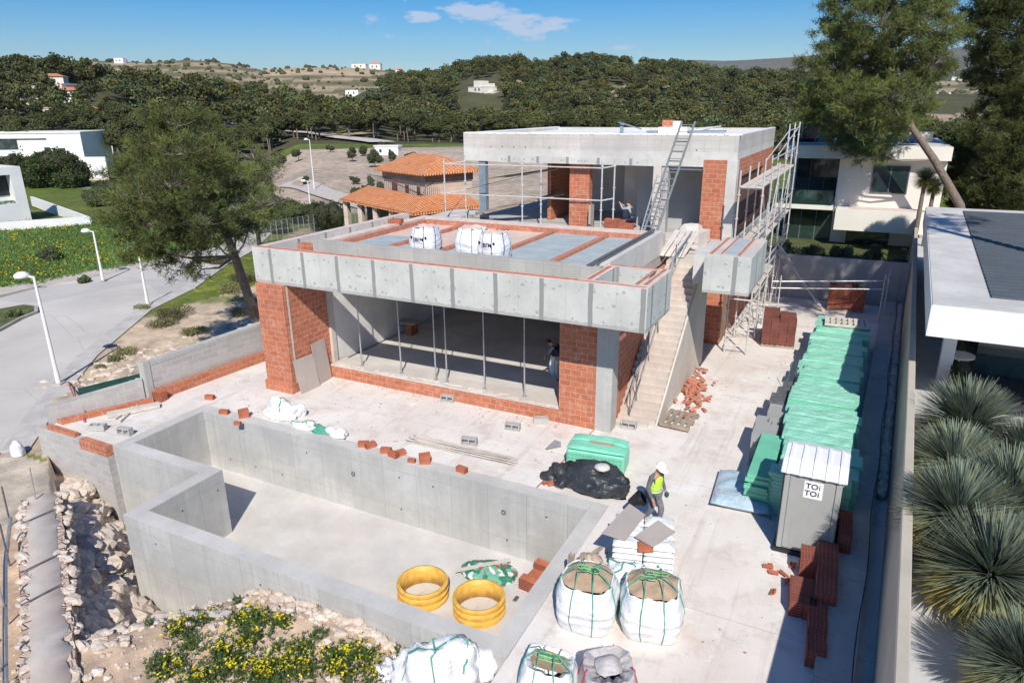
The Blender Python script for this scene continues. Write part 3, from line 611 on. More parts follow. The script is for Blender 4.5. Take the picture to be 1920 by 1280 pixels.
# left brick pier and side wall
b=MB(); b.box(.05,.08,.36,1.31,2.3,4.1); b.box(.0,.0,0,1.36,2.04,.36); b.build('brick_pier',M['brick'],H)
b=MB(); b.box(1.30,2.3,0,1.44,2.52,4.1); b.box(1.312,.28,.36,1.325,.36,4.05); b.build('mortar_edge',M['conc_pale'],H)
b=MB(); b.box(11.2,2.05,0,12.48,2.6,4.1); b.build('brick_pier',M['brick'],H)
b=MB(); b.box(12.482,2.04,0,13.02,2.6,4.1); b.build('column',M['conc'],H)
b=MB(); b.box(12.6,2.6,0,12.9,12.5,4.1); b.build('brick_wall',M['brick'],H)
b=MB(); b.box(1.37,2.05,0,11.2,2.35,.46); b.build('low_brick_wall',M['brick'],H)
b=MB(); b.box(1.44,2.05,.462,11.19,2.95,.52); 
for i in range(60): x=random.uniform(1.5,11.1); b.rock((x,random.uniform(2.06,2.3),.53),(random.uniform(.08,.3),.05,.03),i)
b.build('mortar_sill',M['conc_pale'],H)
b=MB(); b.box(1.44,2.951,.0,12.6,12.3,.42); b.build('ground_floor',concrete('floor_screed',(.62,.58,.53),.8,streak=False),H)
# interior
b=MB(); wl=1.36
b.box(1.1,2.52,.42,wl,5.6,4.1); b.box(1.1,5.6,.42,wl,10.2,2.7); b.box(1.1,5.6,3.75,wl,10.2,4.1); b.box(1.1,10.2,.42,wl,12.3,4.1); b.build('interior_wall',M['plaster'],H)
b=MB(); b.box(wl,11.6,.42,6.2,11.8,4.1); b.box(6.2,11.6,.42,12.6,11.8,.75); b.box(6.2,11.6,3.2,12.6,11.8,4.1); b.build('interior_wall',M['plaster'],H)
b=MB(); b.box(6.2,11.85,.7,12.6,11.95,3.25); b.build('dark_opening_panel',M['dark'],H)  # near-black panel filling the rear window opening
b=MB()
for x in (7.6,9.2,10.8): b.box(x-.03,11.78,.75,x+.03,11.84,3.2)
b.box(6.2,11.5,.76,12.6,11.59,.82); b.build('window_frame',M['conc_top'],H)
b=MB(); b.box(1.5,11.3,.42,6.1,11.58,.62); b.build('brick_upstand',M['clay_dark'],H)
# upper floor -------------------------------------------------
UX0,UX1,UY0,UY1=1.26,14.42,13.14,24.7; UB,UT=7.57,8.86
b=MB(); b.box(.9,10.9,4.1,12.5,13.0,4.72); b.box(-1.0,11.5,4.1,.9,16,4.7); b.build('upper_ledge',M['conc_light'],H)
b=MB(); b.box(.9,13.0,4.1,14.6,24.7,4.55); b.build('upper_floor',M['conc'],H)
b=MB(); b.box(UX0,UY0,UB,UX1,UY0+.3,UB+.62); b.box(UX0,UY0+.3,UB,UX0+.3,UY1,UB+.62); b.box(UX1-.3,UY0+.3,UB+.33,UX1,UY1,UB+.62); b.box(UX0+.3,UY1-.3,UB,UX1-.3,UY1,UB+.62); b.build('roof_beam',M['conc_light'],H)
b=MB(); z0=UB+.622; b.box(UX0,UY0,z0,UX1,UY0+.25,UT); b.box(UX0,UY0+.25,z0,UX0+.25,UY1,UT); b.box(UX1-.25,UY0+.25,z0,UX1,UY1,UT); b.box(UX0+.25,UY1-.25,z0,UX1-.25,UY1,UT); b.build('roof_parapet',concrete('pale_block_parapet',(.58,.545,.50),.8,(.62,.34,.2),streak=False),H)
b=MB(); b.box(UX0+.26,UY0+.26,UB+.3,UX1-.26,UY1-.26,UT-.16); b.build('roof_slab',M['membrane'],H)
b=MB(); e=.03; zt=UT+.001; b.box(UX0-.0,UY0+.02,zt,UX1-.02,UY0+.27,zt+.05); b.box(UX0,UY0+.28,zt,UX0+.24,UY1,zt+.04); b.box(UX1-.24,UY0+.28,zt,UX1,UY1,zt+.04)
for i in range(110): x=UX0+.1+i*.12; b.rock((x,UY0+.10+random.uniform(-.04,.04),zt+.02),(.09,.10,.05),i)
b.build('parapet_sealant',M['membrane'],H)
b=MB(); b.box(3.1,UY0-.015,UB-.02,10.9,UY0+.2,UB+.28)
o=b.build('lintel_panel',M['glue'],H)
b=MB(); b.box(UX0+.31,UY0+.31,UB-.0,UX1-.31,UY1-.31,UB+.29); b.build('ceiling',M['plaster'],H)
def colm(x0,x1,y0,y1,z0,z1,mat,name='column'): b=MB(); b.box(x0,y0,z0,x1,y1,z1); return b.build(name,mat,H)
colm(2.05,2.42,13.2,13.5,4.55,UB,M['bluegrey'])
colm(10.9,11.25,13.13,13.5,4.55,UB,M['conc_pale']); colm(11.26,11.55,13.2,13.6,4.55,UB,M['block'],'block_jamb')
colm(13.05,14.02,13.13,13.5,4.3,UB+.3,M['brick'],'brick_pier'); colm(14.03,14.45,13.12,13.6,4.1,UB+.3,M['conc_light'])
colm(12.95,14.6,12.6,13.12,3.8,4.45,M['brick'],'brick_upstand')
colm(6.75,7.75,13.6,14.0,4.55,UB,M['brick'],'brick_pier')
colm(11.3,13.05,13.3,13.36,UB-.16,UB-.10,M['wcwhite'],'lintel')
# interior upper walls
b=MB(); b.box(9.5,15.6,4.55,14.2,15.8,UB); b.build('interior_wall',plain('upper_plaster',(.40,.41,.42),.8,.1,.8),H)
b=MB(); b.box(8.2,17.5,4.55,9.5,17.7,UB); b.build('interior_wall',M['plaster'],H); b=MB(); b.box(4.9,15.2,4.55,5.1,18,UB); b.build('interior_wall',M['brick'],H)
b=MB(); b.box(5.1,19.6,4.55,8.2,19.8,UB); b.build('interior_wall',M['plaster'],H)
b=MB(); b.box(4.2,24.5,4.55,14.2,24.65,UB); b.box(1.3,24.45,4.55,4.2,24.6,5.0); b.build('rear_wall',M['brick'],H)
# right-hand brick flank, upper and lower
X=UX1
b=MB(); b.box(X-.25,13.6,4.1,X,24.7,4.9); b.box(X-.25,13.6,7.1,X,24.7,UB+.33); b.box(X-.25,13.6,4.9,X,14.7,7.1); b.box(X-.25,21.5,4.9,X,24.7,7.1); b.build('flank_brick_wall',M['brick'],H)
b=MB(); b.box(X-.16,14.7,4.9,X-.1,21.5,7.1); b.build('dark_opening_panel',plain('dim_brick_inside',(.13,.065,.045),.9,.2,4),H)  # dark sheet painted as the shaded room behind the window opening
b=MB(); b.box(12.6,12.5,0,X+.02,12.8,4.1); b.build('flank_brick_wall',M['brick'],H)
b=MB(); b.box(X-.25,12.81,0,X+.02,13.5,4.1); b.build('column',plain('olive_render',(.24,.21,.15),.85,.15,1),H)
b=MB(); b.box(X-.25,13.51,0,X,24.7,4.1); b.build('flank_brick_wall',M['brick'],H)
# stair
ns=23; sx0,sx1=12.92,14.2; sy0,sy1=3.1,8.6; top=4.45
poly=[(sy0,0)]
for i in range(ns):
    z=(i+1)*top/ns; poly.append((sy0+i*(sy1-sy0)/ns,z)); poly.append((sy0+(i+1)*(sy1-sy0)/ns,z))
poly+=[(9.9,top),(9.9,0)]
# triangulation-safe: one box column per step
b=MB()
for i in range(ns):
    y0=sy0+i*(sy1-sy0)/ns; y1=sy0+(i+1)*(sy1-sy0)/ns; b.box(sx0,y0,0 if i<6 else (i-5)*top/ns*.0,sx1,y1,(i+1)*top/ns)
b.build('stair_steps',concrete('stair_concrete',(.60,.53,.46),.7,streak=True,pink=.35),H)
b=MB(); b.box(sx0,sy1,0,sx1+.0,9.9,top); b.build('stair_landing',M['conc_pale'],H)
b=MB(); b.add([(sx1,sy0-.05,0),(sx1,9.9,0),(sx1,9.9,top-.01),(sx1,sy1,top-.2),(sx1,sy0+.02,.02),(sx1+.06,sy0+.02,0),(sx1+.06,9.9,0),(sx1+.06,9.9,top-.01),(sx1+.06,sy1,top-.2),(sx1+.06,sy0+.02,.02)],[(0,1,2,3,4)[::-1],(5,6,7,8,9),(0,5,9,4)[::-1],(4,9,8,3)[::-1],(3,8,7,2)[::-1],(2,7,6,1)[::-1]],0)
b.build('stair_stringer',M['conc_pale'],H)
b=MB(); b.box(12.52,9.9,3.9,14.6,13.1,4.42); b.build('stair_landing',M['conc_light'],H)
b=MB(); b.box(12.92,2.9,0,14.0,3.09,.1); b.box(12.5,2.55,0,13.6,3.0,.06); b.build('mortar_step',M['conc_pale'],H)
# projecting cube
b=MB(); b.box(14.9,5.5,FB,16.4,9.1,FT); b.build('projecting_box',M['glue'],H)
b=MB(); b.box(14.32,6.6,FB,14.9,9.6,FT-.25); b.build('projecting_box_side',M['conc_light'],H)
b=MB(); b.box(14.95,5.55,FT,16.36,9.05,FT+.015); b.build('beam_capping',M['conc_pale'],H)
b=MB(); b.box(15.02,5.65,FT+.017,15.12,9.0,FT+.03); b.box(15.9,5.7,FT+.017,16.0,9.0,FT+.03); b.box(15.35,5.8,FT+.017,15.42,9.0,FT+.03); b.build('brick_edging',M['claydust'],H)
b=MB(); b.box(15.45,6.0,FT+.017,15.85,8.9,FT+.02); b.build('deck_sheet',M['deckblue'],H)
b=MB(); b.box(14.9,9.0,0,15.15,9.1,4.1); b.add([(15.0,6.2,4.1),(15.25,6.2,4.1),(14.7,8.6,2.6),(14.5,8.6,2.6),(15.0,6.2,4.05),(15.25,6.2,4.05),(14.7,8.6,2.5),(14.5,8.6,2.5)],[(0,1,2,3),(7,6,5,4),(0,4,5,1),(1,5,6,2),(2,6,7,3),(3,7,4,0)])
# ================================================================ props in the big opening
proto=thing('steel_prop','thin grey telescopic steel prop standing on the sill','prop',(0,0,0),group='steel props in the window opening')
b=MB(); b.tube([(0,0,.02),(0,0,1.9)],.030,8); b.box(-.07,-.07,0,.07,.07,.012); b.build('outer_tube',M['steel'],proto)
b=MB(); b.tube([(0,0,1.9),(0,0,3.57)],.022,8); b.box(-.07,-.07,3.565,.07,.07,3.578); b.build('inner_tube',M['steel'],proto)
ps=[2.68,4.55,6.1,6.58,8.16,9.74]; names=['leftmost thin steel prop in the big front opening','second steel prop from the left in the big front opening','left one of the close pair of steel props mid opening','right one of the close pair of steel props mid opening','steel prop right of the close pair in the front opening','rightmost steel prop in the big front opening near the worker']
for i,x in enumerate(ps):
    o=proto if i==0 else dup(proto,label=names[i]); o.location=(x,2.45,.52); o['label']=names[i]
# ================================================================ sheets, boards leaning
def leaning(name,label,cat,p0,p1,h,back,mat,group=None,th=.02):
    p0,p1=Vector(p0),Vector(p1); d=(p1-p0).normalized(); t=Vector(back); b=MB(); nn_=d.cross(Vector((0,0,1)))*th
    a,c=p0,p1; e,f=p1+t+Vector((0,0,h)),p0+t+Vector((0,0,h)); vs=[a,c,e,f,a+nn_,c+nn_,e+nn_,f+nn_]
    b.add(vs,[(3,2,1,0),(4,5,6,7),(0,1,5,4),(1,2,6,5),(2,3,7,6),(3,0,4,7)]); return tag(b.build(name,mat,fixn=True),label,cat,group)
leaning('plasterboard_sheet','lower front plasterboard sheet leaning on the left brick side wall','board',(1.62,.15,.0),(1.68,1.1,0),1.25,(-.28,.02,0),M['sheet'])
leaning('plasterboard_sheet','taller plasterboard sheet leaning behind the lower one on the brick side wall','board',(1.60,1.12,.0),(1.52,1.95,0),1.62,(-.2,.0,0),M['sheet'])
# ================================================================ scaffolds
def posts(name,par,pts,mat=None,r=.036):
    for p,q in pts:
        b=MB(); b.tube([p,q],r,7); p=Vector(p); q=Vector(q); L=(q-p).length; k=1
        while k*.95<L: c=p.lerp(q,k*.95/L); b.tube([c-Vector((0,0,.025)),c+Vector((0,0,.025))],r*1.9,8); k+=1
        b.box(p.x-.07,p.y-.07,p.z,p.x+.07,p.y+.07,p.z+.012); b.build(name,mat or M['steel_pale'],par)
def rails(name,par,segs,r=.031,mat=None):
    b=MB()
    for p,q in segs: b.tube([p,q],r,6)
    return b.build(name,mat or M['steel_pale'],par)
t=thing('scaffold','white tube guard scaffold standing on the ledge before the upper floor','scaffold',(5,12,4.72))
pz=4.72; A=[(1.0,11.65),(1.55,12.7),(5.1,11.85),(5.65,12.75),(8.95,11.95),(9.35,12.45)]
posts('standard',t,[((x,y,pz),(x,y,7.75+.1*(i%2))) for i,(x,y) in enumerate(A)])
seg=[]
for z in (6.1,7.5): seg+=[((1.0,11.65,z),(5.1,11.85,z)),((5.1,11.85,z),(8.95,11.95,z)),((8.95,11.95,z),(9.35,12.45,z+.06)),((1.0,11.65,z),(1.55,12.7,z+.05))]
rails('guard_rail',t,seg)
rails('brace',t,[((1.55,12.7,6.2),(5.65,12.75,7.2)),((1.0,11.65,4.9),(1.55,12.7,6.0))],.018,M['darkmetal'])
b=MB()
for i in range(3): b.bar((1.0,11.75+i*.28,pz+.03),(9.3,11.8+i*.28,pz+.03),.25,.05)
b.build('deck_board',M['timber_pale'],t)
b=MB(); b.bar((2.0,12.9,5.0),(5.6,15.5,5.9),.9,.05); b.bar((2.0,13.6,6.6),(5.3,15.5,7.1),.7,.05); tag(b.build('ramp_board',M['timber_grey']),'dark sloping boards lying across the open left corner of the upper floor','board')
# right flank scaffold
t=thing('scaffold','tall white tube scaffold with plank decks along the right brick flank','scaffold',(15.3,17,0))
ys=[11.6,14.0,16.4,18.8,21.2,23.6]; xi,xo=14.85,15.75
for i,y in enumerate(ys): posts('standard',t,[((xi,y,0),(xi,y,7.6)),((xo,y,0),(xo,y,9.2 if i>2 else 7.6))])
for z,y0,y1 in ((2.4,13,23.6),(4.55,11.6,23.6),(6.95,11.6,23.6)):
    b=MB()
    for k in range(3): b.box(xi+.04+k*.29,y0-.1,z,xi+.30+k*.29,y1+.1,z+.05)
    b.build('deck_board',M['timber_pale'],t)
seg=[]
for z in (.35,2.38,4.52,6.92): seg+=[((xi,y,z),(xo,y,z)) for y in ys]
for z in (3.4,5.5,7.9): seg+=[((xo,ys[1 if z>7 else 0],z),(xo,ys[-1],z))]
for z in (3.0,5.05): seg+=[((xo,ys[0],z),(xo,ys[-1],z))]
seg+=[((xo,18.8,8.9),(xo,23.6,8.9)),((xi,18.8,7.5),(xo,18.8,8.9)),((xi,23.6,7.5),(xo,23.6,9.0))]
rails('guard_rail',t,seg)
seg=[]
for i in range(5): seg+=[((xo,ys[i],.3 if i%2 else 2.3),(xo,ys[i+1],2.3 if i%2 else .3)),((xo,ys[i],4.6 if i%2 else 6.9),(xo,ys[i+1],6.9 if i%2 else 4.6))]
seg+=[((xi,y,.3),(xo,y,2.3)) for y in ys]+[((xo,23.6,6.9),(xo,21.2,8.6))]
rails('brace',t,seg,.02)
b=MB(); 
for k in range(18): b.tube([(14.95,22.6,.3+k*.28),(15.3,22.6,.3+k*.28)],.014,5)
b.tube([(14.95,22.6,0),(14.95,22.6,5.2)],.018,5); b.tube([(15.3,22.6,0),(15.3,22.6,5.2)],.018,5); b.build('access_ladder',M['steel'],t)
t=thing('guard_frame','low white tube guard frame reaching across the back of the yard','scaffold',(18,20,0))
posts('standard',t,[((20.75,19.2,0),(20.75,19.2,2.35)),((20.95,20.2,0),(20.95,20.2,2.4)),((16.2,18.2,0),(16.2,18.2,2.1))],r=.028)
rails('guard_rail',t,[((15.8,18.2,1.75),(20.75,19.2,2.05)),((15.8,18.5,1.35),(20.8,19.3,1.62)),((20.75,19.2,2.05),(20.95,20.2,2.05)),((20.75,19.2,1.6),(20.95,20.2,1.6))])
b=MB(); p=G(1545,585,0); q=GY(1462,462,p.y+2.2); b.bar(p,(q.x,q.y,q.z),.16,.07); tag(b.build('raking_shore',M['timber_pale']),'long pale timber plank raking from the yard up to the flank scaffold','plank')
b=MB()
rnd=random.Random(3)
for i in range(26):
    p=G(rnd.uniform(1375,1430),rnd.uniform(570,640),0); a=rnd.uniform(0,pi); l=rnd.uniform(.3,.8); b.tube([p+Vector((0,0,.03)),p+Vector((cos(a)*l,sin(a)*l,rnd.uniform(.05,.7)))],.02,5)
tag(b.build('scaffold_fittings',M['steel']),'jumble of loose scaffold tubes and brackets at the foot of the flank scaffold','scaffold tubes',kind='stuff')
# ladder to the upper roof
t=thing('ladder','long green-grey lattice ladder leaning from the roof deck to the upper roof','ladder',(11.6,12.5,4.9))
a0,a1=Vector((11.25,10.7,4.9)),Vector((12.05,12.95,9.42)); s0=Vector((.56,0,0)); b=MB()
for k in (0,1): b.bar(a0+s0*k,a1+s0*k,.07,.05)
b.build('rail',plain('ladder_metal',(.22,.25,.24),.5,.15,5),t); b=MB()
L=(a1-a0).length; k=0
while .15+k*.30<L: c=a0.lerp(a1,(.15+k*.30)/L); b.tube([c,c+s0],.018,6); k+=1
b.build('rung',bpy.data.materials['ladder_metal'],t)
b=MB(); c0=Vector((11.1,10.9,4.9)); c1=Vector((11.15,12.9,7.2))
for k in (0,1): b.bar(c0+Vector((.45,0,0))*k,c1+Vector((.45,0,0))*k,.05,.04)
L=(c1-c0).length; k=0
while .15+k*.28<L: c=c0.lerp(c1,(.15+k*.28)/L); b.tube([c,c+Vector((.45,0,0))],.014,6); k+=1
tag(b.build('short_ladder',M['steel']),'shorter pale steel ladder tucked behind the long ladder','ladder')
# stair railing of rebar
t=thing('stair_rail','bent dark rebar and steel tube handrail down the middle of the stair','handrail',(13.4,6,2)); b=MB()
def st(y): return (y-sy0)/(sy1-sy0)*top
sxr=13.3
b.tube([(sxr-.05,3.1,.9),(sxr,4.6,st(4.6)+.7),(sxr,8.0,st(8)+.75),(sxr+.1,10.2,5.3)],.03,6); b.tube([(sxr+.05,3.3,.5),(sxr+.05,5.4,st(5.4)+.35),(sxr-.05,8.8,st(8.6)+.4)],.024,6); b.tube([(sxr-.1,3.6,1.1),(sxr+.02,6.4,st(6.4)+.9),(sxr+.12,9.6,5.0)],.02,6)
b.build('rail',M['steel'],t); b=MB()
for y,l,r_ in ((3.15,1.1,0),(3.6,1.15,.1),(4.3,1.0,-.12),(5.0,1.1,.05),(5.9,1.05,.1),(6.2,.9,-.1),(7.2,1.0,.04),(8.2,1.0,0)): b.tube([(sxr+r_,y,st(y)),(sxr,y+r_,st(y)+l)],.02,5)
b.tube([(sxr-.05,3.2,.1),(sxr+.12,3.9,1.3)],.022,6); b.tube([(sxr-.25,3.5,.6),(sxr-.02,4.9,1.9)],.022,6)
b.build('baluster',M['darkmetal'],t)
# ================================================================ bricks and pallets
def hollow_brick(name='hollow_brick',parent=None,l=.33,w=.17,h=.16):
    b=MB(); b.box(-l/2,-w/2,0,l/2,w/2,h); x=l/2+.0005
    for s in (-1,1):
        for i in range(3):
            for j in range(3): cx=-w/2+w*(i+.5)/3; cz=h*(j+.5)/3; b.box(s*(l/2-.001),cx-w/9,cz-h/9,s*(l/2+.0015),cx+w/9,cz+h/9,1)  # thin dark patches painted as shade inside the brick's cells
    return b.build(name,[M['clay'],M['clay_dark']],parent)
HB=hollow_brick(); HB['label']='x'
hbn=[0]
def put_brick(x,y,z,rz,label,group,tilt=0.,sc=1.):
    o=HB if hbn[0]==0 else HB.copy()
    if hbn[0]: COL.objects.link(o)
    hbn[0]+=1; o.location=(x,y,z); o.rotation_euler=(tilt,0,rz); o.scale=(sc,sc,sc); tag(o,label,'brick',group); return o
g_='loose hollow clay bricks lying about the terrace'
for px,py,rz,lab,k in [(421,776,.3,'lone clay brick on the terrace left of the white sack',1),(458,783,.8,'lower brick of the two stacked beside the white sack',2),(446,796,.3,'small flat clay brick piece on the pool rim near the white sack',1),(682,836,.5,'clay brick nearest the torn white sheeting on the pool rim',1),(695,838,1.2,'dirty clay brick touching its neighbour right of the white sheeting',1),(724,848,.3,'left brick of the group of three on the far pool rim',1),(738,856,-.2,'middle brick of the group of three on the far pool rim',1),(750,853,1.1,'right brick of the group of three on the far pool rim',1),(772,866,.2,'small broken brick bit on the far pool rim',1),(797,868,.5,'lower brick of the tilted pair on the far pool rim',2),(866,884,-.15,'single flat clay brick furthest right on the far pool rim',1),(990,752,.1,'broken clay brick on the opening sill near the right pier',1),(394,748,.3,'lone clay brick near the left brick upstand',1)]:
    p=G(px,py,.014 if py>800 else 0)
    for j in range(k): put_brick(p.x,p.y,(.014 if py>800 else 0)+j*.162,rz+j*.25,lab if j==0 else ('upper brick of the two stacked beside the white sack' if py<800 else 'upper brick of the tilted pair on the far pool rim'),None,0,.7 if 'small' in lab else 1)
# brick clusters
def brick_stack(name,label,loc,nx,ny,nz,rz=0.,mat='clay',ragged=.0,group=None,l=.34,w=.24,h=.17,pal=False,topextra=None,cat='brick stack',sd=0):
    r=random.Random(sd); t=thing(name,label,cat,loc,rz,group); z0=0
    if pal:
        z0=.13; b=MB()
        for k in range(3): b.box(-nx*l/2,-ny*w/2+k*(ny*w-.1)/2,0,nx*l/2,-ny*w/2+k*(ny*w-.1)/2+.1,.09)
        for k in range(7): x=-nx*l/2+k*(nx*l-.1)/6; b.box(x,-ny*w/2,.091,x+.1,ny*w/2,.115)
        OFF[t.name]=Vector(); b.build('pallet',M['timber_grey'],t)
    OFF[t.name]=Vector(); cnt=0
    # surface bricks as parts on the top courses, core courses as one block
    rest=MB()
    for k in range(nz-1,-1,-1):
        for i in range(nx):
            for j in range(ny):
                if k==nz-1 and r.random()<ragged: continue
                vis=(i in (0,nx-1) or j in (0,ny-1) or k>=nz-2)
                if not vis: continue
                b=MB() if cnt<90 else rest; g2=.004; jx=r.uniform(-.008,.008); jy=r.uniform(-.008,.008)
                x0=-nx*l/2+i*l+g2+jx; y0=-ny*w/2+j*w+g2+jy; b.box(x0,y0,z0+k*h,x0+l-2*g2,y0+w-2*g2,z0+(k+1)*h-.004,0)
                for s in (0,1):
                    yy=y0-.001 if s==0 else y0+w-2*g2-.001
                    for a in range(4):
                        for c in range(3): cx=x0+(l-.01)*(a+.5)/4; cz=z0+k*h+h*(c+.5)/3; b.box(cx-.028,yy,cz-.018,cx+.028,yy+.002,cz+.018,1)  # dark patches on the faces stand in for shaded holes
                if mat=='clayshade' and k==nz-1:
                    for a in range(5):
                        for c in range(4): cx=x0+(l-.01)*(a+.5)/5; cy=y0+(w-.01)*(c+.5)/4; b.box(cx-.022,cy-.026,z0+(k+1)*h-.0045,cx+.022,cy+.026,z0+(k+1)*h-.002,1)  # dark patches on top paint the shade of open cells
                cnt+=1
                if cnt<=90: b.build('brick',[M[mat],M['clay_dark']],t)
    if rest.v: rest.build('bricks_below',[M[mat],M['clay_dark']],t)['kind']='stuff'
    return t
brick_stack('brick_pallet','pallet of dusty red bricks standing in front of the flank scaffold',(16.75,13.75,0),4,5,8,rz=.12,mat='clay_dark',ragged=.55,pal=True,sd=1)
brick_stack('brick_pallet','pallet of bright orange bricks under netting at the back of the yard',(19.2,21.0,0),5,4,7,rz=.05,ragged=.5,pal=True,sd=2)
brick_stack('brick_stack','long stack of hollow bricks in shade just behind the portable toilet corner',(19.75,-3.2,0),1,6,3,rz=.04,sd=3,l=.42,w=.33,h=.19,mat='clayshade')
brick_stack('brick_stack','highest shade-darkened brick stack against the concrete ledge beside the toilet',(20.02,-1.55,0),1,4,4,rz=.04,sd=4,l=.3,w=.30,h=.19,mat='clayshade')
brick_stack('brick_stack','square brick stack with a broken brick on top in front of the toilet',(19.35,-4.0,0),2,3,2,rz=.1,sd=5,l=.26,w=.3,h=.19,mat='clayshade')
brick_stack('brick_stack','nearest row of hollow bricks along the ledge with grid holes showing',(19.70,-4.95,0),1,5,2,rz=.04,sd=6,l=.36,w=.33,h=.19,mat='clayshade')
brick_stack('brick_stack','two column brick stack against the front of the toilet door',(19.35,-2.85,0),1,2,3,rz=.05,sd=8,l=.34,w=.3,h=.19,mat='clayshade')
brick_stack('brick_stack','rough brick pile behind which the man on the upper floor kneels',(9.6,12.6,4.72),4,2,3,rz=.06,ragged=.3,sd=9,l=.32,w=.25,h=.17)
brick_stack('brick_stack','small cube of clay bricks at the head of the low stepped wall',(-2.62,-2.55,0),1,2,3,rz=.2,sd=10,l=.36,w=.17,h=.13)
brick_stack('brick_stack','pair of clay bricks on the left back corner of the lower roof',(.45,8.2,5.13),2,2,1,rz=.3,sd=11,l=.34,w=.24,h=.18)
brick_stack('brick_stack','pile of red bricks lying in the pool beside the end wall',(12.85,-3.25,-2.13),2,4,2,rz=-.1,ragged=.3,sd=12,l=.26,w=.26,h=.17)
for i,(px,py) in enumerate([(1450,1075),(1475,1090),(1500,1098),(1440,1065),(1487,1062),(1470,1078),(1505,1085),(1448,1112)]):
    p=G(px,py,0); b=MB(); b.box(-.11,-.055,-.012,.11,.04,.012,0,Matrix.Translation((p.x,p.y,.05))@Matrix.Rotation(i*1.1,4,'Z')@Matrix.Rotation(.35*(-1)**i,4,'X')); b.box(-.09,-.07,-.012,.02,-.056,.05,0,Matrix.Translation((p.x,p.y,.05))@Matrix.Rotation(i*1.1,4,'Z')@Matrix.Rotation(.35*(-1)**i,4,'X')); tag(b.build('broken_brick',M['clay']),['broken brick shard furthest up by the toilet skid','curved brick shard left of the square stack','brick shard in shadow beside the square stack','small brick chip at the edge of the sunlit slab','thin brick shard below the toilet','brick shard in the middle of the broken heap','brick shard nearest the square stack','brick chip lying alone on sunlit slab'][i],'broken brick','broken bricks by the toilet')
b=MB(); rnd=random.Random(5)
for i in range(80):
    p=G(rnd.gauss(1296,12),rnd.gauss(735,20),0)
    if p.x<14.35: p.x=14.35+rnd.random()*.5
    a=rnd.uniform(0,pi); l=rnd.uniform(.05,.2); z=rnd.uniform(.03,.2)
    b.box(-l,-.045,-.035,l,.045,.035,0,Matrix.Translation((p.x,p.y,z))@Matrix.Rotation(a,4,'Z')@Matrix.Rotation(rnd.uniform(-.6,.6),4,'Y'))
tag(b.build('brick_rubble',M['claydust']),'spilled heap of broken hollow bricks at the foot of the stair wall','rubble',kind='stuff')
for i,(px,py,lab,mt) in enumerate([(963,803,'grey concrete block lying flat on the terrace left of its twin','conc'),(1014,792,'grey concrete block standing near the right brick pier','conc'),(882,830,'small grey block behind the pile of laths','conc'),(842,750,'grey hollow block with two holes against the low brick wall','conc'),(185,806,'upright grey hollow block on the pool corner terrace','conc'),(240,812,'grey hollow block lying flat on the pool corner terrace','conc'),(1180,800,'hollow block with two dark holes in front of the stair','conc')]):
    p=G(px,py,.0); t=thing('concrete_block',lab,'block',(p.x,p.y,.014 if py>800 and px<300 else 0),[.15,.5,.2,.1,.5,.2,.1][i],'loose grey concrete blocks'); OFF[t.name]=Vector(); b=MB(); h=.2; 
    up=i in(1,4)
    for s in (-1,1): b.box(-.25,s*.1-.02,0,.25,s*.1+.02,h)
    for s in (-.235,0,.235): b.box(s-.018,-.081,.002,s+.018,.081,h-.002)
    o=b.build('block_shell',M[mt],t)
    if not up: o.rotation_euler=(pi/2,0,0); o.location=(0,0,.12)
    b=MB(); b.box(-.215,-.078,.02,-.02,.078,.05); b.box(.02,-.078,.02,.215,.078,.05); o2=b.build('block_web',M['conc'],t); o2.rotation_euler=o.rotation_euler; o2.location=o.location
for lab,loc,rz,tilt,mt in [('weathered grey pallet leaning flat by the foot of the stair',(14.85,3.75,.06),-.05,0,'timber_grey'),('pale wooden pallet lying on the far end of the green boards',(19.4,13.7,1.27),.05,0,'timber_pale')]:
    t=thing('wooden_pallet',lab,'pallet',loc,rz); OFF[t.name]=Vector(); w_,l_=(1.0,1.25) if tilt==0 and mt=='timber_grey' else (1.7,1.1)
    b=MB(); 
    for k in range(3): y=-l_/2+k*(l_-.1)/2; b.box(-w_/2,y,0,w_/2,y+.1,.1)
    b.build('stringer',M[mt],t)
    for k in range(8 if w_>1.2 else 5):
        nn2=(8 if w_>1.2 else 5); x=-w_/2+k*(w_-.14)/(nn2-1); b=MB(); b.box(x,-l_/2,.101,x+.13,l_/2,.125); b.build('deck_board',M[mt],t)
b=MB(); rnd=random.Random(8)
for i in range(14): y=rnd.uniform(-.28,.2); x=rnd.uniform(-.2,.2); b.bar((7.5+x,-1.15+y,.02+.02*(i%4)),(11.1+x,-1.05+y*.7+rnd.uniform(-.15,.1),.02+.02*(i%4)),.035,.02)
tag(b.build('lath_bundle',M['timber_pale']),'long thin pile of dusty laths lying on the terrace parallel to the pool','laths')
b=MB(); p=G(252,775,0); b.bar((-3.0,-4.35,.09),(-2.15,-2.95,.09),.28,.14); tag(b.build('timber_beam',M['timber_pale']),'thick pale timber lying along the low stepped wall','timber')
b=MB(); b.bar(G(215,785,.05),G(270,748,.05),.08,.04); b.bar(G(225,790,.05),G(262,755,.08),.05,.04); tag(b.build('timber_offcut',M['timber_pale']),'thin timber offcuts between the thick timber and the brick upstand','timber')
b=MB(); b.tube([G(128,716,-.9),G(135,735,-.3),G(150,770,.1),G(158,790,.05)],.035,7); tag(b.build('flexible_pipe',M['pinkpipe']),'faded pink flexible pipe hanging over the low stepped wall','pipe')
b=MB(); b.tube([G(134,718,-.6),G(148,758,.4),G(168,780,.02)],.018,6); tag(b.build('hose',M['black']),'thin black hose beside the pink pipe','hose')
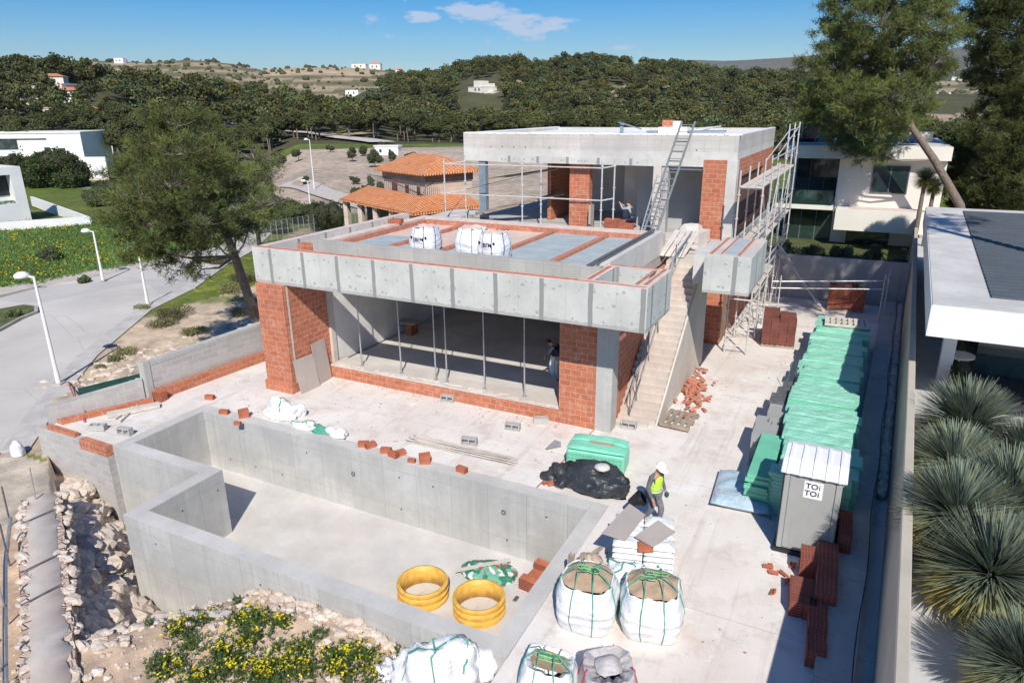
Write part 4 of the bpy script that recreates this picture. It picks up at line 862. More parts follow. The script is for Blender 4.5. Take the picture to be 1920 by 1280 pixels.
b=MB(); q0=G(148,735,-.5); q1=G(268,706,-.2); b.bar(q0,q1,.06,.32); tag(b.build('dark_screen_sheet',plain('dark_green_sheet',(.015,.06,.05),.3,.2,2)),'dark green glossy sheet lying outside behind the low stepped wall','sheet')
b=MB(); b.bar((12.2,11.0,4.72),(13.6,10.6,4.75),.2,.04); b.bar((12.6,10.4,4.46),(13.9,10.2,4.46),.2,.04); tag(b.build('plank',M['timber_pale']),'loose dusty planks at the head of the stair','plank')
b=MB(); b.prism([(12.6,11.6),(13.4,11.6),(13.6,12.9),(12.6,12.9)],4.42,5.0); b.rock((12.95,12.0,5.0),(.5,.5,.35),3); tag(b.build('sand_heap',M['conc_pale']),'pale heap of mortar in the doorway at the top of the stair','heap')
b=MB(); 
for k in range(4): b.bar((12.55+k*.26,8.9,4.5),(12.75+k*.26,10.6,5.25),.22,.03)
tag(b.build('board_ramp',M['timber_pale']),'pale boards propped as a ramp at the top of the stair','board')
b=MB(); b.box(7.9,13.2,4.57,8.0,13.7,5.7,0); tag(b.build('leaning_slab',M['sheet']),'grey stone slab leaning on the upper brick pier','slab')
# roof clutter
b=MB(); b.box(9.1,20.1,8.7,10.6,20.9,9.0); tag(b.build('membrane_roll',M['membrane']),'white insulation block on the upper roof under the red box','insulation')
b=MB(); b.box(9.25,20.3,9.005,9.8,20.7,9.35,0); b.box(9.81,20.3,9.005,10.2,20.7,9.3,1); tag(b.build('chimney_stub',[M['brick'],M['white']]),'half red brick half white chimney stub on the upper roof','chimney')
b=MB(); b.bar((7.2,19.8,8.75),(7.0,20.4,9.2),.2,.04); b.bar((6.9,20.1,9.25),(8.2,20.0,8.9),.12,.05); b.bar((8.4,20.5,8.76),(12.5,20.6,8.80),.5,.08,0); tag(b.build('roof_offcuts',M['bluegrey']),'dark and pale offcuts scattered on the upper roof','offcuts')
b=MB(); b.bar((11.9,15.5,9.0),(13.2,15.9,9.05),.12,.05); b.bar((12.2,15.2,9.08),(13.1,16.0,9.16),.08,.04); tag(b.build('roof_batten',M['steel_pale']),'pale battens lying over the upper roof edge near the ladder top','batten')
def pillow(b,x0,y0,x1,y1,z0,h,seed=0,n=12,amp=.03,mi=0,sag=.0,rz=0.):
    vs=[]; fs=[]; cx,cy=(x0+x1)/2,(y0+y1)/2
    for s in (1,-1):
        base=len(vs)
        for i in range(n+1):
            for j in range(n+1):
                u=i/n*2-1; v=j/n*2-1; k=max(0,(1-abs(u)**4)*(1-abs(v)**4))**.5
                x=u*(x1-x0)/2*(1-.04*(1-k)); y=v*(y1-y0)/2*(1-.04*(1-k)); z=h*.5+s*h*.5*k+(amp*noise.noise(Vector((x*3+seed,y*3,seed)))*2*k if s>0 else 0)
                vs.append((cx+x*cos(rz)-y*sin(rz),cy+x*sin(rz)+y*cos(rz),z0+z))
        for i in range(n):
            for j in range(n): a=base+i*(n+1)+j; q=(a,a+1,a+n+2,a+n+1); fs.append(q if s<0 else q[::-1])
    b.add(vs,fs,mi)
# ================================================================ green boards, toilet, blue pack
t=thing('insulation_pile','long pile of green insulation boards running down the yard','insulation boards',(19.3,5,0)); rnd=random.Random(4)
y=-.6; k=0
while y<14.4:
    w=rnd.uniform(.5,.65); xl=18.15+.03*y*.1+rnd.uniform(-.12,.1); xr=xl+rnd.choice([1.9,2.0,2.05]); h=1.16+rnd.uniform(-.05,.06)
    if y<2.5: xl+=.1
    n_=int(h/.1)
    b=MB()
    for j in range(n_):
        a=rnd.uniform(-.03,.03); zz=j*h/n_; b.box(xl+a,y+.01,zz,xr+a,y+w-.01,zz+h/n_-.008,0)
    cx=(xl+xr)/2; mm=M[rnd.choice(['greenpl','greenpl','greenpale','greendk','greenpale'])]; pillow(b,xl-.03,y-.02,xr+.03,y+w+.02,n_*h/n_-.03,.055,k,14,.018,1); o=b.build('board_pack',[mm,M['greenfilm']],t); y+=w; k+=1
b=MB(); rnd=random.Random(14)
for j in range(10): a=rnd.uniform(-.05,.05); b.box(17.62+a,-.65+a,j*.1,18.2+a,2.0+.15*rnd.random(),j*.1+.092)
tag(b.build('insulation_stack',M['greendk']),'smaller shade-darkened green board stack between the toilet and the blue pack','insulation boards')  # darker green carries the stack's shade in its colour
for i,(x,y,l) in enumerate([(17.6,2.6,1.0),(17.85,3.9,1.2),(17.65,2.0,.9)]):
    b=MB(); b.box(x-.3,y,0,x+.35,y+l,.85+.04*i); b.build('insulation_stack',M['wcgrey']) if False else tag(b.build('grey_board_pack',M['wcgrey']),['grey board pack nearest the shade-darkened green stack','grey board pack furthest up along the green pile','small grey pack overlapping the green stack corner'][i],'boards','grey board packs')
b=MB(); rnd=random.Random(6)
for i in range(40):
    y=rnd.uniform(1.5,8.5); x=17.5+.05*y+rnd.uniform(-.25,.15); a=rnd.uniform(-1.2,1.2); l=rnd.uniform(.3,1.3)
    b.tube([(x,y,.05),(x+cos(a)*.3*l,y+l*.7,rnd.uniform(.3,1.1))],.014,5)
for i in range(3): b.box(17.5+i*.1,4.6+i*.9,.0,17.95+i*.1,5.3+i*.9,1.0-.1*i)
tag(b.build('rebar_bundle',M['darkmetal']),'tangle of dark rebar and steel offcuts beside the green pile','rebar',kind='stuff')
x0,y0,x1,y1=18.6,-2.2,19.82,-.75
t=thing('portable_toilet','grey portable toilet cabin with a white roof standing in the yard','toilet',(19.2,-1.5,0))
b=MB(); b.box(x0,y0,.1,x1,y1,2.13); b.build('cabin',M['wcgrey'],t,bevel=.02)
b=MB(); b.box(x0-.06,y0-.06,0,x1+.06,y1+.06,.1); b.box(x0-.02,y0+.0,.1,x0-.004,y1,2.1); b.build('base_and_side_sheet',M['dark'],t)  # near-black sheet also covers the cabin's left side
b=MB(); b.box(x0+.14,y0-.022,.16,x1-.14,y0-.003,2.0); b.build('door',M['wcgrey'],t)
b=MB(); b.box(x0+.02,y0-.03,.12,x0+.12,y0-.002,2.08); b.box(x1-.12,y0-.03,.12,x1-.02,y0-.002,2.08); b.box(x0+.28,y0-.028,.22,x1-.28,y0-.0225,.95); b.build('door_rib',M['wcgrey'],t)
b=MB(); xm=(x0+x1)/2; b.xprism([(y0-.1,2.10),(y0-.1,2.16),(y0+.35,2.30),(y1-.35,2.32),(y1+.1,2.18),(y1+.1,2.10)],x0-.08,x1+.08); b.build('roof',M['wcwhite'],t,bevel=.015)
b=MB()
for i in range(5):
    x=x0+.04+i*.27; b.xprism([(y0-.115,2.11),(y0-.115,2.18),(y0+.34,2.335),(y1-.36,2.352),(y1-.36,2.30),(y0+.34,2.28)],x,x+.07)
b.build('roof_rib',M['wcwhite'],t)
b=MB(); b.box(x0+.44,y0-.032,1.56,x0+.84,y0-.0225,1.98); b.build('sign_panel',M['signwhite'],t)
def text(body,loc,size,mat,parent,rot=(pi/2,0,0),name='lettering',ext=.002):
    cu=bpy.data.curves.new(name,'FONT'); cu.body=body; cu.size=size; cu.extrude=ext; cu.offset=size*.018; cu.align_x='CENTER'; cu.align_y='CENTER'
    o=bpy.data.objects.new(name,cu); COL.objects.link(o); dg=bpy.context.evaluated_depsgraph_get(); me=bpy.data.meshes.new_from_object(o.evaluated_get(dg)); bpy.data.objects.remove(o)
    me.materials.clear(); me.materials.append(mat); o=link(name,me,parent); o.location=Vector(loc)-OFF.get(parent.name,Vector()); o.rotation_euler=rot; return o
text('TO',(x0+.605,y0-.035,1.86),.185,M['ink'],t); text('TO',(x0+.595,y0-.035,1.68),.185,M['ink'],t)
text('i',(x0+.765,y0-.035,1.86),.185,M['inkred'],t); text('i',(x0+.755,y0-.035,1.68),.185,M['ink'],t)

b=MB(); pillow(b,16.75,-1.05,18.3,.95,0,.30,2,14,.05,rz=.06); tag(b.build('wrapped_pack',M['bluefilm'],smooth=True),'low film-wrapped bluish pack half in shadow left of the toilet','pack')
def bulk_bag(label,loc,w,h,rz=0.,seed=0,bag='bag',fill='sand',strap='strapgreen',opened=.88,crease=True,lean=(0,0),mound=.10,loops=True,group=None,fillz=1.01,slump=0.):
    t=thing('bulk_bag',label,'bulk bag',loc,rz,group); OFF[t.name]=Vector()
    n=56; vs=[]; fs=[]; rows=26
    def ring(f):   # half width factor along the height
        k=.90+.17*sin(pi*min(f*1.05,1))
        if crease: k-=.05*math.exp(-((f-.42)/.045)**2)
        return k
    def P(f,a,sc=1.):
        e=3.2+1.2*(1-f); c_,s_=cos(a),sin(a); rr=1/((abs(c_)**e+abs(s_)**e)**(1/e)); r=w/2*ring(f)*rr*sc
        nz=noise.noise(Vector((c_*1.6+seed*5,s_*1.6,f*2.6)))*.05+noise.noise(Vector((c_*4+seed,s_*4,f*7)))*.022+noise.noise(Vector((c_*9+seed,s_*9,f*4)))*.010
        r*=1+nz*1.4; z=f*h*(1+.05*noise.noise(Vector((c_*1.2,s_*1.2,seed)))) - slump*(f**2)*(.5+.5*cos(a-1.))
        return (r*c_+lean[0]*f, r*s_+lean[1]*f, z)
    for i in range(rows):
        f=i/(rows-1)
        for j in range(n): vs.append(P(f,2*pi*j/n))
    for f,sc in ((1.015,.97),(1.0,.93),(.95,opened+.04),(.86,opened-.05)):
        for j in range(n):
            p=P(1.,2*pi*j/n,sc); q=noise.noise(Vector((cos(2*pi*j/n)*3,sin(2*pi*j/n)*3,seed*2))); vs.append((p[0],p[1],f*h-slump*(.5+.5*cos(2*pi*j/n-1.))+q*.09*h))
    R=rows+4
    for i in range(R-1):
        for j in range(n): fs.append((i*n+j,i*n+(j+1)%n,(i+1)*n+(j+1)%n,(i+1)*n+j))
    fs.append(tuple(range(n-1,-1,-1))); b=MB(); b.add(vs,fs); b.build('sack',M[bag],t,smooth=True)
    b=MB(); vs=[(lean[0],lean[1],h*(fillz+mound)-slump*.5)]; m=9
    for i in range(1,m+1):
        for j in range(n):
            a=2*pi*j/n; p=P(1.,a,(opened+.03)*i/m); q=i/m; vs.append((p[0],p[1],h*(fillz+mound*(1-q*q))-slump*(.5+.5*cos(a-1.)*q)+.05*noise.noise(Vector((p[0]*4+seed,p[1]*4,seed)))))
    fs=[(0,1+j,1+(j+1)%n) for j in range(n)]
    for i in range(m-1):
        for j in range(n): a=1+i*n; fs.append((a+j,a+n+j,a+n+(j+1)%n,a+(j+1)%n))
    b.add(vs,fs); b.build('contents',M[fill],t,smooth=True)
    for q in range(4):
        b=MB(); a=pi/4+q*pi/2
        for da in (-.42,.42):
            pts=[Vector(P(f,a+da,1.012)) for f in (0.02,.2,.36,.46,.6,.78,.92,1.0)]
            pts+= [Vector(P(1.,a+da,.9))+Vector((0,0,.06))]
            if loops: pts+=[Vector(P(1.,a+da*.4,.5))+Vector((0,0,(fillz+mound-1)*h*.8+.10+.05*q)), Vector((lean[0]+.05*cos(q*2.+seed),lean[1]+.06*sin(q*2+seed),h*(fillz+mound)+.06-slump*.5))]
            for k in range(len(pts)-1): b.bar(pts[k],pts[k+1],.026,.008,up=(cos(a),sin(a),.01))
        b.build('strap',M[strap],t)
    if loops:
        b=MB(); rn=random.Random(seed)
        for q in range(3):
            c=Vector((lean[0]+rn.uniform(-.1,.1),lean[1]+rn.uniform(-.1,.1),h*(fillz+mound)+.07-slump*.5)); 
            b.tube([c+Vector((cos(k*pi/5)*(.09+.04*q)*(1+.4*sin(q)),sin(k*pi/5)*.06,.02*sin(k*2.)+.02*q)) for k in range(10)],.012,5,closed=True)
        b.build('tied_loops',M['limestrap' if strap=='strapgreen' else strap],t)
    return t
bulk_bag('big white bag of sand with knotted green straps beside the pool end wall',(15.42,-6.35,0),1.16,1.0,.15,1)
bulk_bag('big white bag of sand with a lime looped tie furthest from the pool wall',(16.66,-6.0,0),1.16,1.0,.30,2,opened=.9)
bulk_bag('half open white bag slumping with tan sand at the bottom edge of the photo',(15.55,-8.6,0),.95,.95,.2,3,crease=False,opened=.7,mound=.0,slump=.22,loops=True)
bulk_bag('round grey bag crossed by a red webbing strap at the bottom edge',(16.55,-8.35,0),.95,.95,.5,4,bag='greybag',fill='greybag',strap='red',opened=.5,mound=.16,crease=False,loops=False,fillz=1.0)
bulk_bag('white bag of rubble with dark straps nearest the left end of the roof deck',(4.85,4.1,4.89),1.0,.95,.05,5,strap='navy',fill='sandpink',loops=False,crease=False)
bulk_bag('plain white rubble bag in the middle of the three on the roof deck',(6.75,4.3,4.89),1.1,1.0,.1,6,fill='sandpink',loops=False,crease=False)
bulk_bag('white rubble bag with dark straps right of its plain neighbour on the roof deck',(7.75,4.15,4.89),1.0,.92,-.08,7,strap='navy',fill='sandpink',loops=False,crease=False)
for t in [o for o in COL.objects if o.name.startswith('bulk_bag') and o.location.z>4 and abs(o.location.x-6.75)>.1]:
    mk=M['ink']; text('IBEM',(0.0,-.545,.55),.20,mk,t)
    b=MB(); b.lathe([(.05,0),(.05,.004)],(0,0,0),10); 
    for sx in (-.3,.3): 
        c=MB(); c.tube([(sx,-.53,.64),(sx,-.545,.64)],.045,10); c.build('print_mark',mk,t)
# torn big bag over the mound, and further sacks
def crumple(name,label,cat,c,r,mat,seed,amp=.45,strap=None,rz=0.,group=None,straps=2,res=4):
    t=thing(name,label,cat,c,rz,group); OFF[t.name]=Vector(); bm=bmesh.new(); bmesh.ops.create_icosphere(bm,subdivisions=res,radius=1.); vs=[]
    for v in bm.verts:
        p=v.co.normalized(); k=1+amp*noise.noise(p*1.3+Vector((seed*3.,0,seed)))+amp*.4*abs(noise.noise(p*3.1+Vector((seed,4,0))))*-1.6+amp*.12*noise.noise(p*8+Vector((0,seed,0))); z=max(p.z,-.25); vs.append((p.x*r[0]*k,p.y*r[1]*k,(z+.25)*r[2]*k/1.25))
    fs=[tuple(v.index for v in f.verts) for f in bm.faces]; bm.free(); b=MB(); b.add(vs,fs); b.build('sheet',M[mat],t,smooth=True)
    if strap:
        rn=random.Random(seed); b=MB()
        for q in range(straps):
            a=rn.uniform(0,pi); pts=[]
            for k in range(11):
                u=-1.1+2.2*k/10; th=u; d=Vector((cos(a)*sin(th),sin(a)*sin(th),cos(th))); best=min(vs,key=lambda v:(Vector((v[0]/r[0],v[1]/r[1],v[2]/r[2]+.0)).normalized()-d).length); pts.append(Vector(best)*1.02+Vector((0,0,.015)))
            for k in range(10): b.bar(pts[k],pts[k+1],.035,.012)
        b.build('strap',M[strap],t)
    return t
crumple('torn_bag','large torn white bulk bag draped over the earth mound and pool corner',"bulk bag",(13.25,-8.75,-.75),(.85,.62,1.15),'bag',3,.5,'strapgreen',.3)
crumple('torn_bag','flattened white bag with green straps below the draped torn bag',"bulk bag",(14.0,-9.35,-.7),(.75,.55,.7),'bag',7,.45,'strapgreen',-.3)
crumple('rubble_sack','open sack of pinkish rubble beside the flattened white bag',"sack",(14.75,-9.35,-.2),(.42,.35,.45),'sandpink',8,.3,'strapgreen',.2,straps=1)
crumple('torn_bag','white bag fold lying between the draped torn bag and the pool corner','bulk bag',(13.75,-8.35,-.5),(.5,.4,.75),'bag',41,.5,'strapgreen',.8)
crumple('torn_bag','small white bag scrap on the mound left of the draped torn bag','bulk bag',(12.3,-8.75,-.72),(.45,.3,.3),'bag',43,.6)
crumple('white_sack','big crumpled white sack with a green strap at the far pool rim',"sack",(2.45,-1.55,0),(.78,.42,.62),'film',12,.4,'strapgreen',.35,straps=1)
crumple('torn_sheeting','torn white and green plastic sheeting along the pool rim',"plastic sheeting",(3.75,-2.0,.012),(.6,.22,.24),'film',14,.6,'strapgreen',.05)
crumple('green_net','crumpled green netting between white sheets on the pool rim',"netting",(4.45,-2.02,.012),(.4,.18,.2),'strapgreen',16,.6)
crumple('torn_sheeting','right end white plastic sheet beyond the green netting on the pool rim',"plastic sheeting",(5.15,-2.0,.012),(.5,.2,.24),'film',18,.55,None,-.1)
crumple('black_sheet','heap covered by glossy black plastic at the pool corner',"plastic sheeting",(13.65,-1.35,0),(1.2,.62,.72),'blackfilm',21,.34,None,-.05)
crumple('black_sheet','smaller black plastic bundle left of the covered heap',"plastic sheeting",(12.75,-1.45,0),(.5,.42,.5),'blackfilm',22,.5)
crumple('stone_block','round pale block with a dark hole resting on the black plastic',"block",(13.95,-1.35,.62),(.22,.2,.12),'conc_light',3,.15)
crumple('white_sack','small crumpled white sack next to the stacked sand sacks',"sack",(15.9,-5.3,0),(.55,.35,.85),'film',25,.4,'strapgreen')
crumple('tan_sack','flattened khaki sack squeezed against the pool end wall',"sack",(15.1,-5.35,0),(.4,.4,.75),'soil',26,.3)
b=MB(); b.bar((12.4,-1.9,.03),(12.9,-1.0,.05),.12,.04); b.bar((12.55,-1.9,.06),(13.3,-1.25,.25),.16,.05); tag(b.build('red_board',M['clay']),'orange clay laths sticking out of the black plastic','laths')
# white sacks on a pallet under two boards
t=thing('sack_pallet','pallet of white cement sacks wrapped in film under two brown boards','sacks',(15.95,-4.2,0),.27); OFF[t.name]=Vector(); b=MB()
for k in range(3): b.box(-.65,-.6+k*.55,0,.65,-.5+k*.55,.1)
b.build('pallet',M['timber_grey'],t); rnd=random.Random(2)
for k in range(6):
    for i in range(2):
        for j in range(3): b=MB(); pillow(b,-.68+i*.68,-.66+j*.44,-.0+i*.68,-.23+j*.44,.1+k*.145,.16,k*7+i+j*3,8,.02); b.build('sack',M['film'],t,smooth=True)
def board(name,label,cs,th,mat):
    b=MB(); cs=[Vector(c) for c in cs]; up=(cs[1]-cs[0]).cross(cs[3]-cs[0]).normalized()*th
    if up.z<0: up=-up
    b.add(cs+[c+up for c in cs],[(3,2,1,0),(4,5,6,7),(0,1,5,4),(1,2,6,5),(2,3,7,6),(3,0,4,7)]); return tag(b.build(name,mat,fixn=True),label,'board')
board('plywood_board','larger brown board on the white sacks nearest the worker',[G(1180,945,1.05),G(1210,966,1.02),G(1172,1014,1.03),G(1128,1000,1.06)],.025,M['sheet'])
board('plywood_board','smaller brown board overhanging the right side of the white sacks',[G(1234,976,1.05),G(1266,998,1.02),G(1224,1026,1.03),G(1190,1006,1.06)],.025,M['sheet'])
p=G(1210,1024,.95); put_brick(p.x,p.y,.86,.4,'orange brick standing among the white sacks below the board',None)
# mint crate pack
t=thing('mint_crates','pack of pale green plastic crates bound in film beside the black heap','crates',(13.4,-.1,0),.12); OFF[t.name]=Vector(); b=MB(); b.box(-.85,-.55,0,.85,.35,.62); b.build('crate_body',M['mint'],t,bevel=.05)
b=MB()
for i in range(15):
    for j in range(4): b.box(-.8+i*.108,-.556,.1+j*.12,-.73+i*.108,-.5505,.17+j*.12)
b.build('crate_slots',M['greendk'],t); b=MB(); pillow(b,-.88,-.58,.88,0.,.62,.14,3,10,.02); pillow(b,-.86,-.05,.86,.38,.62,.16,6,10,.02); b.build('crate_lid',M['mint'],t,smooth=True)
b=MB(); b.box(-.25,-.22,.74,.45,-.08,.785); b.build('brown_strip',M['timber'],t)
b=MB(); b.add([G(1022,842,0),G(1052,838,0),G(1052,828,.1),G(1040,824,.25),G(1025,838,.2)],[(0,1,2,3,4)]); tag(b.build('wire_cage',M['steel']),'bent grey mesh panel left of the mint crates','mesh')
# rings and heap in the pool
for lab,c,k in (('yellow plastic pipe ring further left on the pool floor',(10.45,-5.15),1.),('yellow plastic pipe ring nearer the pool corner',(12.05,-5.0),1.)):
    t=thing('yellow_ring',lab,'pipe ring',(c[0],c[1],-2.118)); OFF[t.name]=Vector()
    R=.62; b=MB(); b.lathe([(R,0),(R,.52),(R-.045,.52),(R-.045,.0),(R,0)],n=56,caps=False); b.build('ring_wall',M['yellow'],t,smooth=False)
    for o in t.children: o.data.polygons.foreach_set('use_smooth',[True]*len(o.data.polygons))
    b=MB()
    for z in (.10,.28,.46): b.lathe([(R,z-.03),(R+.05,z-.02),(R+.05,z+.03),(R,z+.04)],n=56,caps=False)
    b.build('rib',M['yellow'],t); b=MB(); b.lathe([(.30,.004),(.02,.03)],(.0,.0,0),20) if False else b.rock((0,0,.0),(.22,.15,.03),3); b.build('debris',M['conc_pale'],t)
crumple('green_scrap_heap','flat heap of green and white plastic scraps on the pool floor','scrap heap',(11.55,-3.55,-2.13),(.82,.55,.22),'camo',31,.2,None,.2)
b=MB(); b.bar((10.75,-4.05,-1.95),(11.95,-3.05,-1.86),.12,.03); tag(b.build('grey_lath',M['conc_pale']),'pale grey plank lying across the green scrap heap','plank')
b=MB(); b.tube([G(990,1128,-2.1),G(1003,1105,-2.05),G(1010,1095,-1.95)],.02,6); b.box(12.62,-4.25,-2.12,12.72,-4.05,-2.1); tag(b.build('trowel',M['darkmetal']),'dark trowel or hose end beside the bricks in the pool','tool')
b=MB(); 
for k in range(4): b.bar((14.62+k*.04,-5.55,0),(14.66+k*.04,-5.5,.75+.06*(k%2)),.03,.03)
b.bar((14.6,-5.4,.2),(15.1,-4.6,.5),.1,.03); tag(b.build('wooden_stakes',M['timber_grey']),'small bundle of wooden stakes upright by the pool end wall','stakes')
b=MB(); b.tube([(16.55,-5.25,.9),(16.75,-5.2,.5),(16.9,-5.45,.02)],.03,6); tag(b.build('green_strap',M['strapgreen']),'dark green strap hanging right of the white sacks','strap')
crumple('jerrycan','white plastic drum at the outer foot of the retaining wall','drum',(-5.15,-6.3,-1.02),(.22,.2,.55),'bag',2,.12)
for i,(px,py) in enumerate([(50,985),(130,1040),(25,1150)]):
    pass
# iron stakes and rail along the stone wall
t=thing('rail_fence','rusty steel post and rail fence along the left side of the stone wall','fence',(1,-11,-1)); b=MB(); 
o0=Vector((SW0[0],SW0[1],0)); 
def sw(s,off,z): q=o0+Vector(((SW1-SW0)[0],(SW1-SW0)[1],0)).normalized()*s+Vector((nn.x,nn.y,0))*off; return Vector((q.x,q.y,z))
b.tube([sw(.3,-1.25,-.75),sw(3,-1.3,-.6),sw(6,-1.25,-.55),sw(9,-1.2,-.6)],.05,7); b.tube([sw(2.2,-1.45,-.4),sw(5,-1.4,-.35),sw(9,-1.4,-.3)],.035,7); b.build('rail',M['steel'],t)
for s in (.2,2.4,5.0,7.2): b=MB(); b.tube([sw(s,-1.3,-1.1),sw(s+.1,-1.25,.25)],.025,6); b.build('post',M['darkmetal'] if s<3 else M['steel'],t)
b=MB(); b.tube([sw(.1,-.6,-.5),sw(.15,-.55,.55)],.02,6); tag(b.build('iron_stake',M['steel']),'thin iron stake standing at the top end of the stone wall','stake')
for i,s in enumerate((1.1,3.6,5.0)):
    b=MB(); b.tube([sw(s,-.15,-.43),sw(s+.35,-.95,-.43)],.018,6); tag(b.build('rebar_rod',M['darkmetal']),['upper dark bent rod lying across the stone wall top','middle dark rod lying across the stone wall top','lowest dark rod lying across the stone wall top'][i],'rod')
b=MB(); b.bar((6.6,-9.6,ground_z(6.6,-9.6)+.1),(8.3,-9.3,ground_z(8.3,-9.3)+.08),.16,.05); b.bar((6.5,-9.9,ground_z(6.5,-9.9)+.08),(7.9,-9.8,ground_z(7.9,-9.8)+.06),.14,.04); tag(b.build('plank',M['timber_pale']),'two splintered planks half buried in the earth mound','plank')
for nm_,mt_,lb_,n_ in (('brick_chips','claydust','tiny brick chips scattered over the terrace and yard slab',200),('mortar_crumbs','conc_pale','pale mortar crumbs scattered over the terrace and yard slab',420)):
    b=MB(); rn=random.Random(n_+len(nm_))
    for i in range(n_):
        q=rn.random()
        if q<.35: x=rn.uniform(-2,12); y=-2+abs(rn.gauss(0,1.6))
        elif q<.6: x=rn.uniform(1.5,12.3); y=1.95-abs(rn.gauss(0,.35))
        elif q<.8: x=rn.gauss(14.9,.5); y=rn.uniform(3,9)
        else: x=rn.uniform(14.6,19.2); y=rn.uniform(-6,12)
        if x>12.4 and x<14.45 and y>2: continue
        if -2.1<y<2.05 and -.1<x<1.4 and y>-.05: continue
        r=rn.uniform(.008,.024); b.rock((x,y,r*.4),(r*1.4,r,r*.6),i,amp=.3)
    tag(b.build(nm_,M[mt_]),lb_,'debris',kind='stuff')
# ================================================================ street lamps
def street_lamp(label,base,h,arm=True,rz=0.,head=True):
    t=thing('street_lamp',label,'street lamp',base,rz,'white street lamps along the road'); OFF[t.name]=Vector()
    b=MB(); b.tube([(0,0,0),(0,0,h*.5),(0,0,h)],[.085,.07,.05],10); b.tube([(0,0,0),(0,0,.5)],.1,10); b.build('pole',M['lampwhite'],t)
    b=MB(); b.box(-.2,-.2,-.05,.2,.2,.03); b.build('base_plate',M['kerb'],t)
    if head:
        b=MB(); b.bar((0,0,h-.03),(-.22,0,h+.02),.08,.06); b.build('arm',M['lampwhite'],t)
        b=MB(); b.lathe([(.02,.0),(.26,.02),(.30,.08),(.26,.17),(.14,.25),(.01,.27)],(-.48,0,h-.06),20); b.build('lamp_head',M['lampwhite'],t,smooth=True)
street_lamp('nearest white street lamp, standing left of the low block wall',G(110,718,-.93),4.65,rz=.45)
street_lamp('headless-looking white lamp post in front of the big pine',G(277,570,-.93),2.9,rz=.5,head=False)
street_lamp('white street lamp on the far side of the road by the meadow',G(193,525,-.9),3.35,rz=.5)
street_lamp('white lamp beside the green strip behind the roof',G(583,400,-1.2),3.6,rz=.4)
street_lamp('tall white lamp with a round top before the tan field',G(590,362,-1),7.2,rz=.4)
# ================================================================ foliage
def unit(n): v=rng.normal(size=(n,3)); return v/np.linalg.norm(v,axis=1,keepdims=True)
def cards(P,size,tintv,aspect=1.,nrm=None):
    n=len(P); a=unit(n) if nrm is None else nrm; b=unit(n); u=np.cross(a,b); u/=np.linalg.norm(u,axis=1,keepdims=True)+1e-9; v=np.cross(a,u)
    s=size[:,None] if hasattr(size,'__len__') else size; u=u*s*.5; v=v*s*.5*aspect
    V=np.stack([P-u-v,P+u-v,P+u*.4+v,P-u*.4+v],1).reshape(-1,3); F=np.arange(4*n).reshape(n,4); return V,F,tintv
def tufts(P,D,L,k,w,tintv,spread=.6):
    """needle tufts: k thin blades fanning round direction D at each point"""
    n=len(P); P=np.repeat(P,k,0); D=np.repeat(D,k,0)+rng.normal(size=(n*k,3))*spread; D/=np.linalg.norm(D,axis=1,keepdims=True); l=(L*rng.uniform(.6,1.2,n*k))[:,None]
    s=np.cross(D,unit(n*k)); s/=np.linalg.norm(s,axis=1,keepdims=True)+1e-9; s=s*w
    V=np.stack([P-s*.5,P+s*.5,P+D*l+s*.25,P+D*l-s*.25],1).reshape(-1,3); F=np.arange(4*n*k).reshape(-1,4); return V,F,np.repeat(tintv,k,0)
def lobes_points(lobes,dens,shell=.55):
    P=[];N_=[];S=[]
    for c,r in lobes:
        c=np.array(c); r=np.array(r if hasattr(r,'__len__') else (r,r,r*.75)); n=int(dens*(r[0]*r[1]*r[2])**(2/3)); d=unit(n); q=shell+(1-shell)*rng.random(n)**.6; q*=1+.16*np.sin(d[:,0]*5+c[0]*3)*np.cos(d[:,1]*6+c[1])+.1*np.sin(d[:,2]*9+c[2]); P.append(c+d*r*q[:,None]); N_.append(d)
        t=np.clip(.62+.42*d[:,2]*.5+.35*(q-shell)/(1-shell),.3,1.3)*rng.uniform(.75,1.25); S.append(t*0+rng.uniform(.78,1.25))
    return np.concatenate(P),np.concatenate(N_),np.concatenate(S)
def tintc(n,base=1.,warm=.12,var=.25):
    k=base*rng.uniform(1-var,1+var,n); w=rng.normal(0,warm,n); return np.stack([k*(1+w),k,k*(1-w)],1)
def core_mesh(lobes,k=.72):
    b=MB()
    for i,(c,r) in enumerate(lobes):
        r=r if hasattr(r,'__len__') else (r,r,r*.75); b.rock(c,[q*k for q in r],i,amp=.25)
    return b
M['core']=plain('crown_interior',(.045,.048,.022),.95,.2,3)  # dark fill colour standing in for shade inside foliage
